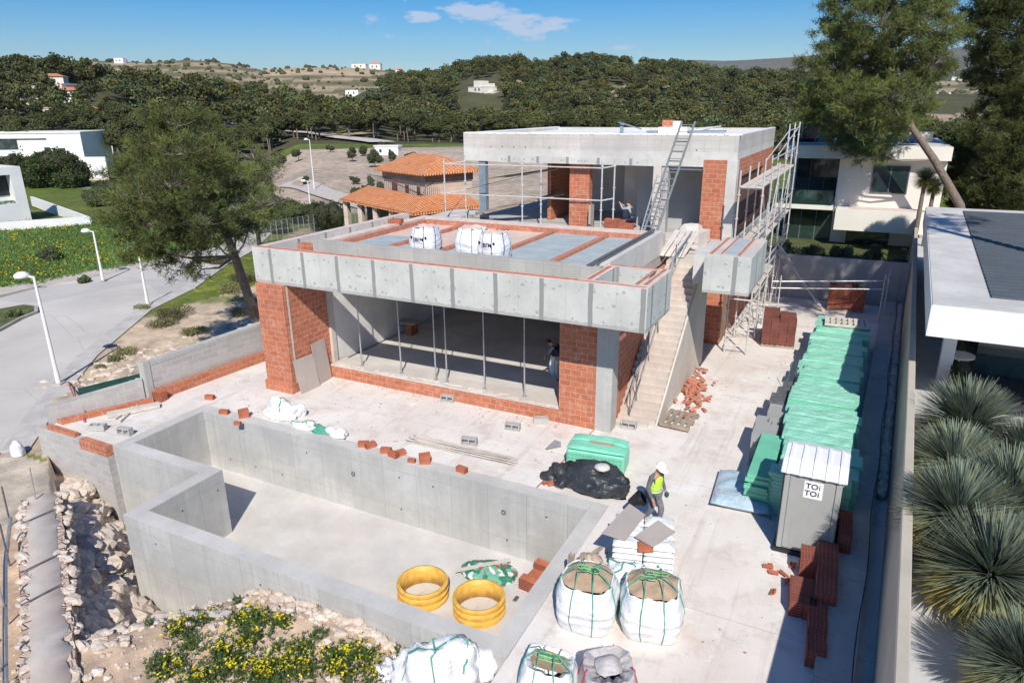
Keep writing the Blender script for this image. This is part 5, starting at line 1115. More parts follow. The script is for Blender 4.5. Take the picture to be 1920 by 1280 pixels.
# a small library of distant pines
def pine_lobes(h,w,rr,flat=.6):
    L=[]; n=rr.randint(6,13)
    for i in range(n):
        a=rr.uniform(0,2*pi); q=rr.random()**.6*w*.30; z=h*(.55+.28*rr.random())*(1-.10*q/w); r=w*rr.uniform(.10,.27); L.append(((cos(a)*q*1.15,sin(a)*q*1.15,z),(r,r*rr.uniform(.7,1.2),r*flat)))
    L.append(((0,0,h*.80),(w*.26,w*.26,w*.2))); return L
LIB=[]; FL=[]
for i in range(12):
    rr=random.Random(40+i); h=9.*rr.uniform(.75,1.1); w=8.*rr.uniform(.65,1.15); L=pine_lobes(h,w,rr,rr.uniform(.45,.85)); P,Nn,S=lobes_points(L,420,.6)
    V,F,T_=cards(P,rng.uniform(.22,.42,len(P)),tintc(len(P),1.,.12,.2)*S[:,None],.8)
    me=np_mesh('crown',V,F,M['forest'],T_,obj=False)
    cb=core_mesh(L,.74); bm=bmesh.new(); bm.from_mesh(me); 
    me2=bpy.data.meshes.new('crown_core'); me2.from_pydata(cb.v,[],cb.f); me2.materials.append(M['core']); bm.free()
    tb=MB(); tb.tube([(0,0,-1),(.1*i-.2,.1,h*.4),(.2,.0,h*.7)],[.22,.17,.08],7)
    for k in range(4): a=k*1.7+i; tb.tube([(0,.1,h*.38+k*.4),(cos(a)*w*.22,sin(a)*w*.22,h*.62)],[.08,.03],5)
    tm=bpy.data.meshes.new('trunk'); tm.from_pydata(tb.v,[],tb.f); tm.materials.append(M['bark']); LIB.append((me,me2,tm))
    P2,_,S2=lobes_points(L,36,.82); V2,F2,T2=cards(P2,rng.uniform(.35,.75,len(P2)),tintc(len(P2),1.,.08,.12)*S2[:,None],.8)
    cf=np.array([f if len(f)==4 else (*f,f[-1]) for f in cb.f]); FL.append((V2,F2,T2,np.array(cb.v),[f for f in cb.f]))
def place_tree(i,x,y,z,s,rz,label,group,name='pine_tree',cat='tree',sz=None):
    o=thing(name,label,cat,(x,y,z),rz,group); o.scale=(s,s,sz or s); me,me2,tm=LIB[i%12]
    c=link('crown',me,o); k=link('crown_core',me2,c); k['label']='dark fill painted as shade inside the crown'; t=link('trunk',tm,o); return o
def fdens(p,d,x,y):
    """forest density mask"""
    m=np.zeros_like(p); n=fbm(x,y,38,11.)+.5*fbm(x,y,14,12.)
    m=np.where((d>178)&(d<650)&(n>-.62)&~((fbm(x,y,30,21.)>.62)&(d>230)),1.,m)
    m=np.where((p<235)&(d<330)&(d>150)&(n<.25)&(p>60),0.,m)          # hamlet on the left
    m=np.where((p>590)&(p<715)&(d>330),0.,m)                          # road gap
    m=np.where((p>505)&(p<900)&(d<205),0.,m)
    m=np.where((p>860)&(p<945)&(d>330)&(d<470),0.,m)                  # below the white villa
    m=np.where((p>1730)&(d>260),np.where(n>.55,1.,0.),m)
    m=np.where((d>650),0.,m); return m
pts=[]
gx=np.arange(-760,560,6.9); gy=np.arange(60,690,6.9); XX,YY=np.meshgrid(gx,gy); XX=XX.ravel()+rng.uniform(-2.6,2.6,XX.size); YY=YY.ravel()+rng.uniform(-2.6,2.6,YY.size)
dx=XX-CAM[0]; dy=YY-CAM[1]; dd=np.hypot(dx,dy); pp=px_of(dx/dd,dy/dd); fwd=(dx*FW[0]+dy*FW[1])/dd
mk=(fdens(pp,dd,XX,YY)>0)&(fwd>.6)&(pp>-420)&(pp<2350); XX,YY,dd,pp=XX[mk],YY[mk],dd[mk],pp[mk]
ZZ=height(XX,YY); order=np.argsort(dd); vis=[i for i in order if -60<pp[i]<1980]
near_idx=vis[:230]; near_set=set(near_idx)
rr=random.Random(9)
for i in near_idx:
    reg=['leftmost edge','left side','centre left','centre','centre right','right side'][min(5,int(max(0,pp[i])/320))]
    place_tree(rr.randrange(12),XX[i],YY[i],ZZ[i]-.2,rr.uniform(.75,1.12),rr.uniform(0,6.28),'dark green pine of the near forest edge, %s of the view'%reg,'pines along the near forest edge',sz=rr.uniform(.8,1.15))
rest=[i for i in range(len(XX)) if i not in near_set]
Vs=[];Fs=[];Ts=[];MI=[];off=0
for i in rest:
    V,F,T_,cv,cfc=FL[rr.randrange(12)]; a=rr.uniform(0,6.28); s=rr.choice([rr.uniform(.6,.9),rr.uniform(.9,1.4),rr.uniform(.95,1.45)]); far=dd[i]>420
    R_=np.array([[cos(a),-sin(a),0],[sin(a),cos(a),0],[0,0,1]]); tgt=np.array([XX[i],YY[i],ZZ[i]-.3-1.2*rr.random()]); sh=rr.uniform(.6,1.4); wm=rr.uniform(-.12,.2)
    V2=(V*[s,s,s*rr.uniform(.85,1.1)])@R_.T+tgt; Vs.append(V2); Fs.append(F+off); off+=len(V2); Ts.append(T_*sh*np.array([1+wm,1,1-wm])); MI.append(np.zeros(len(F),int))
    C2=(cv*s)@R_.T+tgt; f4=np.array([(*f,f[-1]) if len(f)==3 else f for f in cfc])
    # triangles kept as thin quads would be degenerate: split off later
    Vs.append(C2); Fs.append(-(f4+off)-1); off+=len(C2); Ts.append(np.ones((len(f4),3))*.5); MI.append(np.ones(len(f4),int))
V=np.concatenate(Vs); q=[f for f in Fs if f[0,0]>=0]; tr=[-(f)-1 for f in Fs if f[0,0]<0]; tq=[t for t,f in zip(Ts,Fs) if f[0,0]>=0]
def mixed_mesh(name,V,Q,TQ,TR,mats):
    me=bpy.data.meshes.new(name); nq=len(Q); nt=len(TR); me.vertices.add(len(V)); me.vertices.foreach_set('co',V.astype(np.float32).ravel())
    me.loops.add(nq*4+nt*3); me.loops.foreach_set('vertex_index',np.concatenate([Q.ravel(),TR.ravel()]).astype(np.int32)); me.polygons.add(nq+nt)
    me.polygons.foreach_set('loop_start',np.concatenate([np.arange(nq)*4,nq*4+np.arange(nt)*3]).astype(np.int32)); me.polygons.foreach_set('material_index',np.concatenate([np.zeros(nq),np.ones(nt)]).astype(np.int32))
    a=me.attributes.new('tint','FLOAT_COLOR','FACE'); c=np.ones((nq+nt,4),np.float32); c[:nq,:3]=TQ; a.data.foreach_set('color',c.ravel())
    for m in mats: me.materials.append(m)
    me.update(calc_edges=True); return link(name,me)
o=mixed_mesh('pine_forest',V,np.concatenate(q),np.concatenate(tq),np.concatenate(tr)[:,:3],[M['forest'],M['core']]); tag(o,'dense dark pine forest covering the hills behind the house','forest',kind='stuff'); print('forest trees',len(rest),'faces',len(o.data.polygons))
# scattered bushes on the far terraced hill
n=2600; az=rng.uniform(-.66,.62,n)+atan2(FW[0],FW[1]); d=rng.uniform(640,1900,n); X=CAM[0]+d*np.sin(az); Y=CAM[1]+d*np.cos(az); Z=height(X,Y); s=rng.uniform(1.5,5.,n)*(rng.random(n)**.5+.2)
V=[];F=[];off=0
base=bmesh.new(); bmesh.ops.create_icosphere(base,subdivisions=1,radius=1.); bv=np.array([v.co[:] for v in base.verts]); bf=np.array([[v.index for v in f.verts] for f in base.faces]); base.free()
for i in range(n): V.append(bv*(1+.25*rng.normal(size=bv.shape))*[s[i],s[i],s[i]*.8]+[X[i],Y[i],Z[i]+s[i]*.3]); F.append(bf+off); off+=len(bv)
o=np_mesh('far_bushes',np.concatenate(V),np.concatenate(F),M['forest'],np.repeat(rng.uniform(.6,1.1,(n,1)),len(bf),0)*np.ones((n*len(bf),3))); tag(o,'tiny dark bushes dotting the pale terraced hill on the horizon','bushes',kind='stuff')
# near pines -----------------------------------------------------
def near_pine(label,trunk,lobes,dens,L=.24,w=.018,tint=1.,seed=0,k=9,twigs=60,leaf='pine',deadwood=.35,core=True):
    t=thing('pine_tree',label,'tree',tuple(trunk[0][0])); b=MB(); b.tube([p for p,_ in trunk],[r for _,r in trunk],12); b.build('trunk',M['bark'],t)
    C_,D_,S_=lobes_points(lobes,dens*.055,.45); m_=18; nC=len(C_); P=np.repeat(C_,m_,0)+rng.normal(0,1,(nC*m_,3))*np.array([.21,.21,.13]); D=np.repeat(D_,m_,0)*.6+np.array([0,0,.4])+rng.normal(0,.25,(nC*m_,3)); S=np.repeat(S_*rng.uniform(.72,1.28,nC),m_); V,F,T_=tufts(P,D,L,k,w,tintc(len(P),tint,.10,.22)*S[:,None],.65); o=np_mesh('crown',V-np.array(t.location),F,M[leaf],T_,t)
    b=MB(); rn=random.Random(seed); tp=[p for p,_ in trunk]
    for c,r in lobes:
        c=Vector(c); s=min(tp[len(tp)//3:],key=lambda p:(p-c).length+max(0,p.z-c.z)*2); rad=.07 if (c-s).length>1.2 else .05; mid=s.lerp(c,.5)+Vector((0,0,-.25)); b.tube([s,mid,c],[rad,rad*.7,rad*.35],6)
        rm=max(r) if hasattr(r,'__len__') else r
        for q in range(max(4,int(twigs*rm*rm/12))):
            d=Vector(unit(1)[0]); e=c+Vector((d.x*rm,d.y*rm,abs(d.z)*rm*.8))*rn.uniform(.6,1.0); b.tube([c+d*.1,c.lerp(e,.5)+Vector((0,0,-.08)),e],[.026,.018,.007],4)
    b.build('branches',M['deadwood'] if rn.random()<deadwood else M['bark'],t); return t
M['deadwood']=plain('pale_branches',(.26,.22,.18),.9,.2,6)
q0=Vector((-7.2,6.5,-.2)); tr=[(q0,.26),(GX(462,545,-7.2),.22),(GX(440,480,-7.2),.20),(GX(415,415,-7.3),.17),(GX(375,340,-7.6),.12),(GX(350,260,-7.8),.06)]
L=[]
for px,py,dx_,r in [(330,235,0,1.3),(385,250,.5,1.2),(280,270,-.5,1.3),(345,290,1.4,1.5),(250,330,-.4,1.3),(320,350,1.8,1.7),(400,320,-.8,1.5),(430,380,.6,1.3),(240,400,.2,1.3),(300,420,1.6,1.7),(370,420,2.0,1.6),(255,465,0,1.1),(330,480,1.2,1.3),(400,450,1.1,1.3),(440,430,-.3,.9),(375,505,1.0,.7),(470,420,.3,.7),(340,380,-1.6,1.8),(300,320,-1.8,1.6),(370,225,.2,.8),(310,215,-.3,.8),(395,300,1.8,1.2),(270,370,1.6,1.4),(430,330,.9,.9)]:
    c=GX(px,py,-7.3+dx_); r*=.80; L.append(((c.x,c.y,c.z),(r,r,r*.72)))
near_pine('big leaning pine with a broad grey-green crown left of the house',tr,L,430,.25,.018,1.0,1,9,150,deadwood=1.)
# greyer thin tree right behind it
tr2=[(Vector((-13.5,13.,-1)),.16),(GX(480,400,-13.2),.12),(GX(476,320,-13.),.05)]; L=[]
for px,py,dx_,r in [(480,300,0,1.3),(500,340,.5,1.2),(455,350,-.4,1.3),(490,385,.8,1.2),(470,420,.3,1.2),(515,300,0,.9),(520,380,.3,.9),(450,400,1,1.1)]:
    c=GX(px,py,-13.+dx_); L.append(((c.x,c.y,c.z),(r,r,r)))
near_pine('thin half-bare greyish tree just right of the big pine',tr2,L,150,.28,.02,1.1,2,7,220,deadwood=1.)
# leaning pine over the neighbour house
yy=33.4
tr3=[(GY(1800,385,yy)-Vector((-.8,0,3.)),.30),(GY(1800,385,yy),.26),(GY(1752,300,yy),.22),(GY(1710,240,yy),.19),(GY(1690,170,yy),.15),(GY(1660,90,yy),.11),(GY(1650,0,yy),.07),(GY(1640,-70,yy),.03)]; L=[]
for px,py,dy_,r in [(1640,-60,0,1.8),(1700,-20,-.6,1.7),(1590,0,.6,1.5),(1650,50,-1.2,1.8),(1730,60,0,1.5),(1580,80,0,1.4),(1620,120,1.2,1.7),(1690,130,1.,1.7),(1750,120,-.6,1.1),(1560,150,-.5,1.1),(1530,180,.5,1.1),(1600,190,-1.2,1.6),(1670,190,-1.4,1.7),(1540,215,.8,1.1),(1590,240,.6,1.2),(1650,250,-.6,1.3),(1700,205,.8,1.2),(1560,60,.6,1.0),(1770,60,.2,1.0),(1515,120,0,.55),(1610,285,.2,.7),(1640,290,-.3,.6),(1510,215,.2,.7),(1740,-10,.8,1.4),(1545,110,-.4,.8)]:
    c=GY(px,py,yy+dy_*1.2); r*=1.2; L.append(((c.x,c.y,c.z),(r,r,r*.8)))
near_pine('tall pine with a leaning bare trunk in front of the white neighbour house',tr3,L,330,.33,.024,1.12,3,9,130)
def dark_pine(label,c,lobes,seed,tint=.75,D=26.):
    tr=[(Vector((c[0],c[1],1.5)),.3),(Vector((c[0],c[1],6)),.25),(Vector((c[0],c[1],12)),.15),(Vector((c[0],c[1],15)),.05)]; Ls=[]
    for px,py,off_,r in lobes: p=GY(px,py,c[1]+off_); r*=1.3; Ls.append(((p.x,p.y,p.z),(r,r,r*.85)))
    near_pine(label,tr,Ls,270,.34,.030,tint,seed,9,40)
dark_pine('big dark pine filling the top right corner',(34.,38),[(1880,-40,0,1.8),(1850,10,.5,1.2),(1900,60,-.5,1.8),(1840,60,0,1.0),(1930,0,.5,1.8),(1870,120,.5,1.3),(1920,140,-.6,1.7),(1850,150,0,.9),(1900,200,.4,1.5),(1860,240,-.4,1.4),(1920,260,.5,1.8),(1880,310,.3,1.7),(1930,340,0,1.8),(1850,330,0,1.3)],5)
dark_pine('dark dense evergreen below the corner pine, right of the leaning trunk',(34,43),[(1830,330,0,1.6),(1860,380,0,1.6),(1900,390,.5,2.),(1800,300,.5,1.),(1830,270,0,1.1),(1870,290,1,1.6),(1810,360,0,1.3),(1790,340,1.,.9)],6,.65)
shade_pine=[(Vector((27.8,6.5,1.8)),.35),(Vector((27.6,7.2,8)),.28),(Vector((26.6,8.6,14)),.2),(Vector((25.2,9.5,17)),.1)]; L=[((x-.3,y-1.2,z),(1.7,1.7,1.2)) for x,y,z in [(25.5,9,16.5),(27,8.5,17.5),(24.2,8.2,16),(28.5,8,16.8),(26,7,16),(24.8,10.8,17),(27.5,10.5,18),(23.2,9.6,16.8),(29.6,9,18),(25.8,9.2,18.6)]]
near_pine('tall pine beyond the right edge whose crown shades the back wall',shade_pine,L,300,.28,.022,1.,8,8,60)
# shrubs --------------------------------------------------------
def shrub(name,label,c,r,dens=900,size=.10,tint=1.,group=None,leaf='shrub',cat='bush',lobn=6,seed=0,stem=True,kind=None,core=True):
    rr=random.Random(seed); t=thing(name,label,cat,tuple(c),group=group); L=[]
    for i in range(lobn): a=rr.uniform(0,6.28); q=rr.random()**.5*.5; L.append(((cos(a)*q*r[0],sin(a)*q*r[1],r[2]*rr.uniform(.35,.75)),(r[0]*rr.uniform(.4,.6),r[1]*rr.uniform(.4,.6),r[2]*rr.uniform(.3,.45))))
    P,D,S=lobes_points(L,dens,.55); V,F,T_=cards(P,rng.uniform(.6,1.4,len(P))*size,tintc(len(P),tint,.12,.35)*S[:,None],.7); OFF[t.name]=Vector()
    np_mesh('foliage',V,F,M[leaf],T_,t)
    if core: core_mesh(L,.8).build('twigs',M['core'],t)  # solid dark fill painted as the shade between leaves
    if stem: b=MB(); b.tube([(0,0,-.2),(0,0,r[2]*.5)],[.04+.03*r[0],.03],6); b.build('stem',M['bark'],t)
    return t
for i,(px,py,s,l) in enumerate([(325,575,1.1,'wide olive scrub on the bank left of the big pine trunk'),(300,590,.8,'low olive scrub at the kerb end of the bank'),(430,530,.9,'scrub patch below the big pine crown'),(460,510,1.0,'green scrub right of the big pine trunk'),(352,605,.6,'twiggy shrub on the sandy bank centre'),(230,640,.55,'grey-green bush on the bank above the block wall'),(213,652,.45,'small grey bush beside the road'),(450,570,.7,'dry shrub behind the block wall in tree shade'),(370,600,.5,'dry twiggy shrub in the shade of the pine'),(410,480,1.2,'shrub beyond the pine trunk'),(185,665,.3,'tiny scrub at the end of the bank'),(262,560,.5,'dry weed clump by the lamp post')]):
    p=G(px,py,-.4); p.z=ground_z(p.x,p.y); shrub('scrub_bush',l,p,(s*1.3,s*1.1,s*.5),1300,.065,1.25+.3*(i%3),'scrub on the sandy bank',seed=i,core=False,lobn=11,leaf='scrub')
for i,(px,py,s,l) in enumerate([(98,490,1.0,'small dark bush in the flowering meadow'),(540,420,2.2,'bright green hedge mass before the lamp'),(565,425,1.8,'bright green bush next to the round dark shrub'),(520,445,1.8,'low green bush by the wire fence'),(505,400,1.8,'green bush at the meadow edge'),(210,370,2.6,'dark bush right of the white garden wall'),(180,385,2.,'green bush beside the white garden wall'),(235,395,2.,'bush at the foot of the meadow'),(120,340,5.5,'large dark round tree in front of the white villa'),(60,340,5.,'large dark tree hiding the white villa corner'),(155,290,2.,'palm-like bush at the white villa corner'),(30,270,4.,'olive tree behind the white villa'),(75,262,3.4,'second olive tree behind the white villa'),(200,300,4.,'dark tree between villa and big pine'),(160,530,.5,'weeds at the foot of the far lamp'),(25,598,.5,'weed clump by the traffic island')]):
    p=G(px,py,-1.4 if py<460 else -1); p.z=ground_z(p.x,p.y); shrub('bush',l,p,(s,s,s*(1.0 if s<3 else 1.15)),420 if s>2 else 600,.16 if s<3 else .28,.9 if 'dark' in l else 1.3,None,seed=i+30,lobn=9)
t=shrub('clipped_shrub','round clipped dark shrub behind the left corner of the roof',G(613,432,-.8),(2.0,2.0,3.4),1500,.10,.42,seed=77,lobn=3)
for i,(px,py) in enumerate([(660,290),(661,300),(700,300),(715,285),(703,310),(575,345),(666,345),(690,360),(560,300),(530,308),(620,285),(735,300),(770,305),(850,345),(680,290),(697,345),(665,368),(676,366),(714,360)]):
    p=G(px,py,-1); 
    for _ in range(3): p=G(px,py,ground_z(p.x,p.y))
    s=(1.6 if py<320 else 1.1)*(.8+.06*(i%5)); shrub('round_bush','small round dark bush dotted on the tan field behind the tiled house',p,(s,s,s*1.2),260,.22,.8,'small bushes on the tan field',seed=i+60,lobn=3)
for i in range(14):
    x=15.2+i*.47; shrub('hedge_bush','bright green shrub spilling over the back yard wall',(x,23.2+.3*(i%3),1.5),(.62,.6,1.15+.25*sin(i*1.9)),1100,.10,1.5,'green shrubs above the back wall',seed=i+90,lobn=4)
for i,(px,py,Y,r) in enumerate([(1710,120+300,27,.0)]): pass
# yuccas -----------------------------------------------------------
def yucca_mesh(seed,n=520,R=1.2,w=.030):
    r=np.random.default_rng(seed); d=r.normal(size=(n,3)); d[:,2]=d[:,2]*.95+.15; d/=np.linalg.norm(d,axis=1,keepdims=True); l=R*r.uniform(.90,1.0,n); side0=r.normal(0,.045,(n,3)); Vs=[];Fs=[];T_=[]
    side=np.cross(d,[0,0,1.]); side/=np.linalg.norm(side,axis=1,keepdims=True)+1e-6; seg=4
    for k in range(seg+1):
        q=k/seg; c=d*(.05+l*q)[:,None]-np.array([0,0,1])*(.035*q*q*l)[:,None]*(1-abs(d[:,2:3]))+side0*q*q; ww=w*(.6+1.2*q-1.75*q*q)*.5+.002; Vs.append(np.stack([c-side*ww,c+side*ww],1))
    V=np.stack(Vs,1).reshape(n,-1,3); dead=((d[:,2]<-.2)&(r.random(n)<.7))|(r.random(n)<.05)
    base=r.uniform(.7,1.2,(n,1))*np.ones((n,3)); lo=np.clip(.35-d[:,2],0,1)[:,None]; base=base*(1+lo*np.array([.55,.35,-.2])); base[dead]=base[dead]*np.array([1.45,1.1,.7])
    F=np.concatenate([np.stack([np.arange(n)*(2*seg+2)+2*k,np.arange(n)*(2*seg+2)+2*k+1,np.arange(n)*(2*seg+2)+2*k+3,np.arange(n)*(2*seg+2)+2*k+2],1) for k in range(seg)]); T_=np.concatenate([base*(1.-.0*k) for k in range(seg)])
    return np_mesh('leaf_rosette',V.reshape(-1,3),F,M['yucca'],T_,obj=False)
YM=[yucca_mesh(i,1700,1.0,.025) for i in range(5)]
for i,(px,py,z,s,l) in enumerate([(1812,795,2.9,1.42,'uppermost spiky blue-green yucca ball beside the dark pergola'),(1790,872,2.5,1.25,'spiky yucca ball second from the top, against the wall'),(1890,945,3.0,1.40,'spiky yucca ball at the right edge, mid height'),(1795,965,3.1,1.25,'grey-green yucca ball with brown skirt near the wall'),(1860,1075,3.3,1.35,'largest nearest yucca ball above the gravel'),(1925,1255,3.2,1.0,'yucca ball cut by the bottom right corner'),(1925,860,2.6,1.2,'yucca ball half out of frame at the right edge')]):
    z-=.62 if i in (4,5) else .12; c=G(px,py,z); t=thing('yucca',l,'yucca',(c.x,c.y,1.86)); o=link('leaf_rosette',YM[i%5],t); s*=.86; o.location=(0,0,z-1.86); o.scale=(s,s,s*.95); o.rotation_euler=(.1*sin(i),.1*cos(i),i*1.3); b=MB(); b.tube([(c.x,c.y,1.8),(c.x+.05,c.y,z)],[.16,.12],9); b.build('stem',M['bark'],t)
    b=MB()
DARKY=YM[4].copy(); DARKY.materials.clear(); DARKY.materials.append(leafmat('dark_palm_leaves',(.07,.09,.045)))
for i,(px,py,Y,s,l) in enumerate([(1735,335,30,.85,'palm-like yucca crown left of the leaning trunk'),(1752,350,31,.75,'lower yucca crown beside the leaning trunk')]):
    c=GY(px,py,Y); t=thing('yucca',l,'yucca',(c.x,c.y,1.5)); o=link('leaf_rosette',DARKY,t); o.location=(0,0,c.z-1.5); o.scale=(s,s,s*.8); o.rotation_euler=(0,0,i); b=MB(); b.tube([(c.x,c.y,1.0),(c.x,c.y,c.z)],[.15,.1],8); b.build('stem',M['bark'],t)
# flowering weeds on the mound -------------------------------------
def weed(label,x,y,s,seed,flowers=True,sticks=False):
    z=ground_z(x,y); t=thing('flowering_weed' if flowers else 'weed_clump',label,'plant',(x,y,z)); OFF[t.name]=Vector(); r=np.random.default_rng(seed); n=int(190*s*s/.09)
    P=np.stack([r.normal(0,s*.66,n),r.normal(0,s*.6,n),np.abs(r.normal(.03,.06,n))],1); D=np.stack([r.normal(0,.5,n),r.normal(0,.5,n),np.ones(n)],1)
    V,F,T_=tufts(P,D,.10,4,.022,tintc(n,.95,.1,.3),.6); np_mesh('leaves',V,F,M['grassblade'],T_,t)
    if flowers:
        m=int(n*.38); fc=np.stack([r.normal(0,s*.6,14),r.normal(0,s*.55,14)],1)[r.integers(0,14,m)]; P=np.stack([fc[:,0]+r.normal(0,s*.16,m),fc[:,1]+r.normal(0,s*.16,m),.10+np.abs(r.normal(.06,.06,m))],1); V,F,T_=cards(P,r.uniform(.025,.048,m),tintc(m,1.,.08,.2),1.,np.tile([[0,0,1.]],(m,1))+r.normal(0,.35,(m,3))); np_mesh('flowers',V,F,M['petal'],T_,t)
    return t
k=0
for px,py,s,fl in [(345,1180,.30,1),(360,1210,.22,0),(390,1160,.2,1),(420,1225,.33,1),(455,1165,.30,1),(490,1165,.22,1),(445,1245,.3,1),(530,1170,.22,1),(565,1215,.26,1),(570,1260,.28,1),(615,1130,.16,0),(625,1235,.24,1),(660,1225,.26,1),(500,1260,.34,1),(540,1250,.3,1),(400,1270,.22,1),(300,1245,.2,0),(340,1250,.16,1),(690,1235,.2,1),(755,1228,.20,0),(310,1265,.18,1),(280,1170,.1,0),(640,1262,.3,1),(470,1200,.25,1),(600,1190,.14,0),(520,1215,.14,0),(700,1265,.24,1),(445,1130,.1,0),(360,1275,.26,1),(480,1275,.3,1)]:
    p=G(px,py,-.6)
    for _ in range(4): p=G(px,py,ground_z(p.x,p.y))
    o=weed('clump of yellow flowering weed on the earth mound before the pool' if fl else 'plain green weed clump without flowers on the earth mound',p.x,p.y,s,k,bool(fl)); o['group']='yellow flowering weeds on the mound' if fl else 'green weeds on the mound'; k+=1
# meadow grass near the kerbs
n=60000; X=rng.uniform(-72,-12,n); Y=rng.uniform(-5,62,n); dx=X-CAM[0]; dy=Y-CAM[1]; d=np.hypot(dx,dy); p=px_of(dx/d,dy/d)
fe_=sorted(farr,key=lambda q:q[0]); fpx=[q[0] for q in fe_]; fdd=[(G(q[0],q[1],zr)-Vector(CAM)).xy.length for q in fe_]
def beyond(X,Y,m_=2.2):
    dx=X-CAM[0]; dy=Y-CAM[1]; d=np.hypot(dx,dy); p=px_of(dx/d,dy/d); return (p<470)&(p>-120)&(d>np.interp(p,fpx,fdd)+m_)&(d<92)
ok=beyond(X,Y); X,Y=X[ok],Y[ok]; Z=height(X,Y)
V,F,T_=tufts(np.stack([X,Y,Z],1),np.tile([[0,0,1.]],(len(X),1)),.40,6,.045,tintc(len(X),1.5,.18,.3)*(1+.3*fbm(X,Y,6,9.))[:,None],.8); P=np.repeat(np.stack([X,Y,Z],1),2,0)+rng.normal(0,.5,(len(X)*2,3))*[1,1,.05]; V2,F2,T2=cards(P+[0,0,.12],rng.uniform(.08,.26,len(P)),tintc(len(P),2.1,.2,.25)*np.array([1.15,1.,.8])*(1+.4*fbm(P[:,0],P[:,1],7,3.))[:,None],.8,np.tile([[0,0,1.]],(len(P),1))+rng.normal(0,.45,(len(P),3))); F=np.concatenate([F,F2+len(V)]); V=np.concatenate([V,V2]); T_=np.concatenate([T_,T2]); o=np_mesh('meadow_grass',V,F,M['grassblade'],np.clip(T_,.2,4)); tag(o,'green meadow grass with yellow flowers beyond the road','grass',kind='stuff')
m=3600; X=rng.uniform(-72,-18,m); Y=rng.uniform(-5,62,m); ok=(fbm(X,Y,7,5.)>.1)&beyond(X,Y,3.); X,Y=X[ok],Y[ok]; Z=height(X,Y)+.42; P=np.repeat(np.stack([X,Y,Z],1),4,0)+rng.normal(0,.3,(len(X)*4,3))*[1,1,.2]; V,F,T_=cards(P,rng.uniform(.06,.13,len(P)),tintc(len(P),.8,.06,.2),1.); o=np_mesh('meadow_flowers',V,F,M['petal'],T_); tag(o,'yellow wild flowers sprinkled through the meadow beyond the road','flowers',kind='stuff')
# ================================================================ neighbours
def part(t,name,mat,*boxes,**k):
    b=MB()
    for q in boxes: b.box(*q)
    return b.build(name,mat,t,**k)
# white modern house behind the back wall (front plane y = 30)
t=thing('white_house','white modern two storey house with roof solar panels behind the yard','house',(19.5,32,1))
part(t,'wall',M['cream'],(17.7,30.0,3.0,21.9,30.4,6.95),(21.9,30.0,.5,23.3,30.4,7.7),(14.6,34.0,.5,14.9,42,7.7),(20.98,30.01,1.0,21.9,30.39,2.99),(17.7,30.02,1.0,18.6,30.3,2.99),(23.0,30.41,.5,23.3,42,7.7),(14.9,41.7,.5,23.0,42,7.7))
part(t,'roof',M['cream'],(14.6,29.3,6.98,23.4,42.1,7.72)); part(t,'roof_top',M['conc_light'],(14.9,29.6,7.722,23.1,41.9,7.76))
part(t,'balcony',M['cream'],(14.3,29.2,3.95,17.69,31.9,4.22)); part(t,'terrace_box',M['cream'],(17.9,28.2,2.95,22.6,29.98,4.15)); part(t,'terrace_top',M['pinktop'],(18.6,28.5,4.152,22.4,29.9,4.17))
part(t,'inner_wall',M['cream'],(14.9,33.9,4.2,17.7,34.0,6.97)); part(t,'floor_slab',M['npave'],(14.9,31.91,3.9,17.69,33.9,4.2))
def window(t,x0,x1,y,z0,z1,nv,gl='glass'):
    f=MB(); f.box(x0,y-.06,z0,x1,y-.0,z0+.06); f.box(x0,y-.06,z1-.06,x1,y,z1)
    for i in range(nv+1): x=x0+(x1-x0-.06)*i/nv; f.box(x,y-.058,z0+.061,x+.06,y-.002,z1-.061)
    fo=f.build('window',M['darkmetal'],t); OFF[fo.name]=OFF[t.name]; g=MB(); g.box(x0+.03,y-.035,z0+.03,x1-.03,y-.03,z1-.03); go=g.build('pane',M[gl],None); 
    for v in go.data.vertices: v.co-=OFF[t.name]
    go.parent=fo
    return fo
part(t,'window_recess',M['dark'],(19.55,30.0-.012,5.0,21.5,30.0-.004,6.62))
window(t,19.55,21.5,30.0-.013,5.0,6.62,2); window(t,14.95,17.66,33.88,4.25,6.9,3); window(t,14.95,17.66,30.35,.9,3.9,3,'glassgreen'); window(t,18.62,20.96,30.05,1.0,2.94,2)
part(t,'balcony_glass',M['glassgreen'],(14.4,29.25,4.22,17.6,29.28,5.1))
b=MB()
for i in range(6): x=15.0+i*1.15; b.add([(x,30.4,7.85),(x+1.05,30.4,7.85),(x+1.05,31.6,8.35),(x,31.6,8.35)],[(0,1,2,3)]); b.bar((x,30.4,7.84),(x+1.05,30.4,7.84),.04,.04,1); b.bar((x,31.6,7.8),(x,31.6,8.36),.04,.04,1)
b.build('solar_panel_row',[M['solar'],M['steel']],t)
b=MB(); p=GY(1478,226,31); 
for i in range(2): x=p.x+i*.92; b.box(x,30.9,7.9,x+.85,30.95,8.95); b.box(x-.03,30.96,7.8,x+.88,30.99,8.98,1)
b.build('solar_panel',[M['solar'],M['steel']],t)
part(t,'chimney',M['cream'],(21.3,34,7.7,22.6,35,8.4))
k_=1.126; l_=t.location; t.location=(CAM[0]+k_*(l_.x-CAM[0]),CAM[1]+k_*(l_.y-CAM[1]),CAM[2]+k_*(l_.z-CAM[2])); t.scale=(k_,k_,k_)
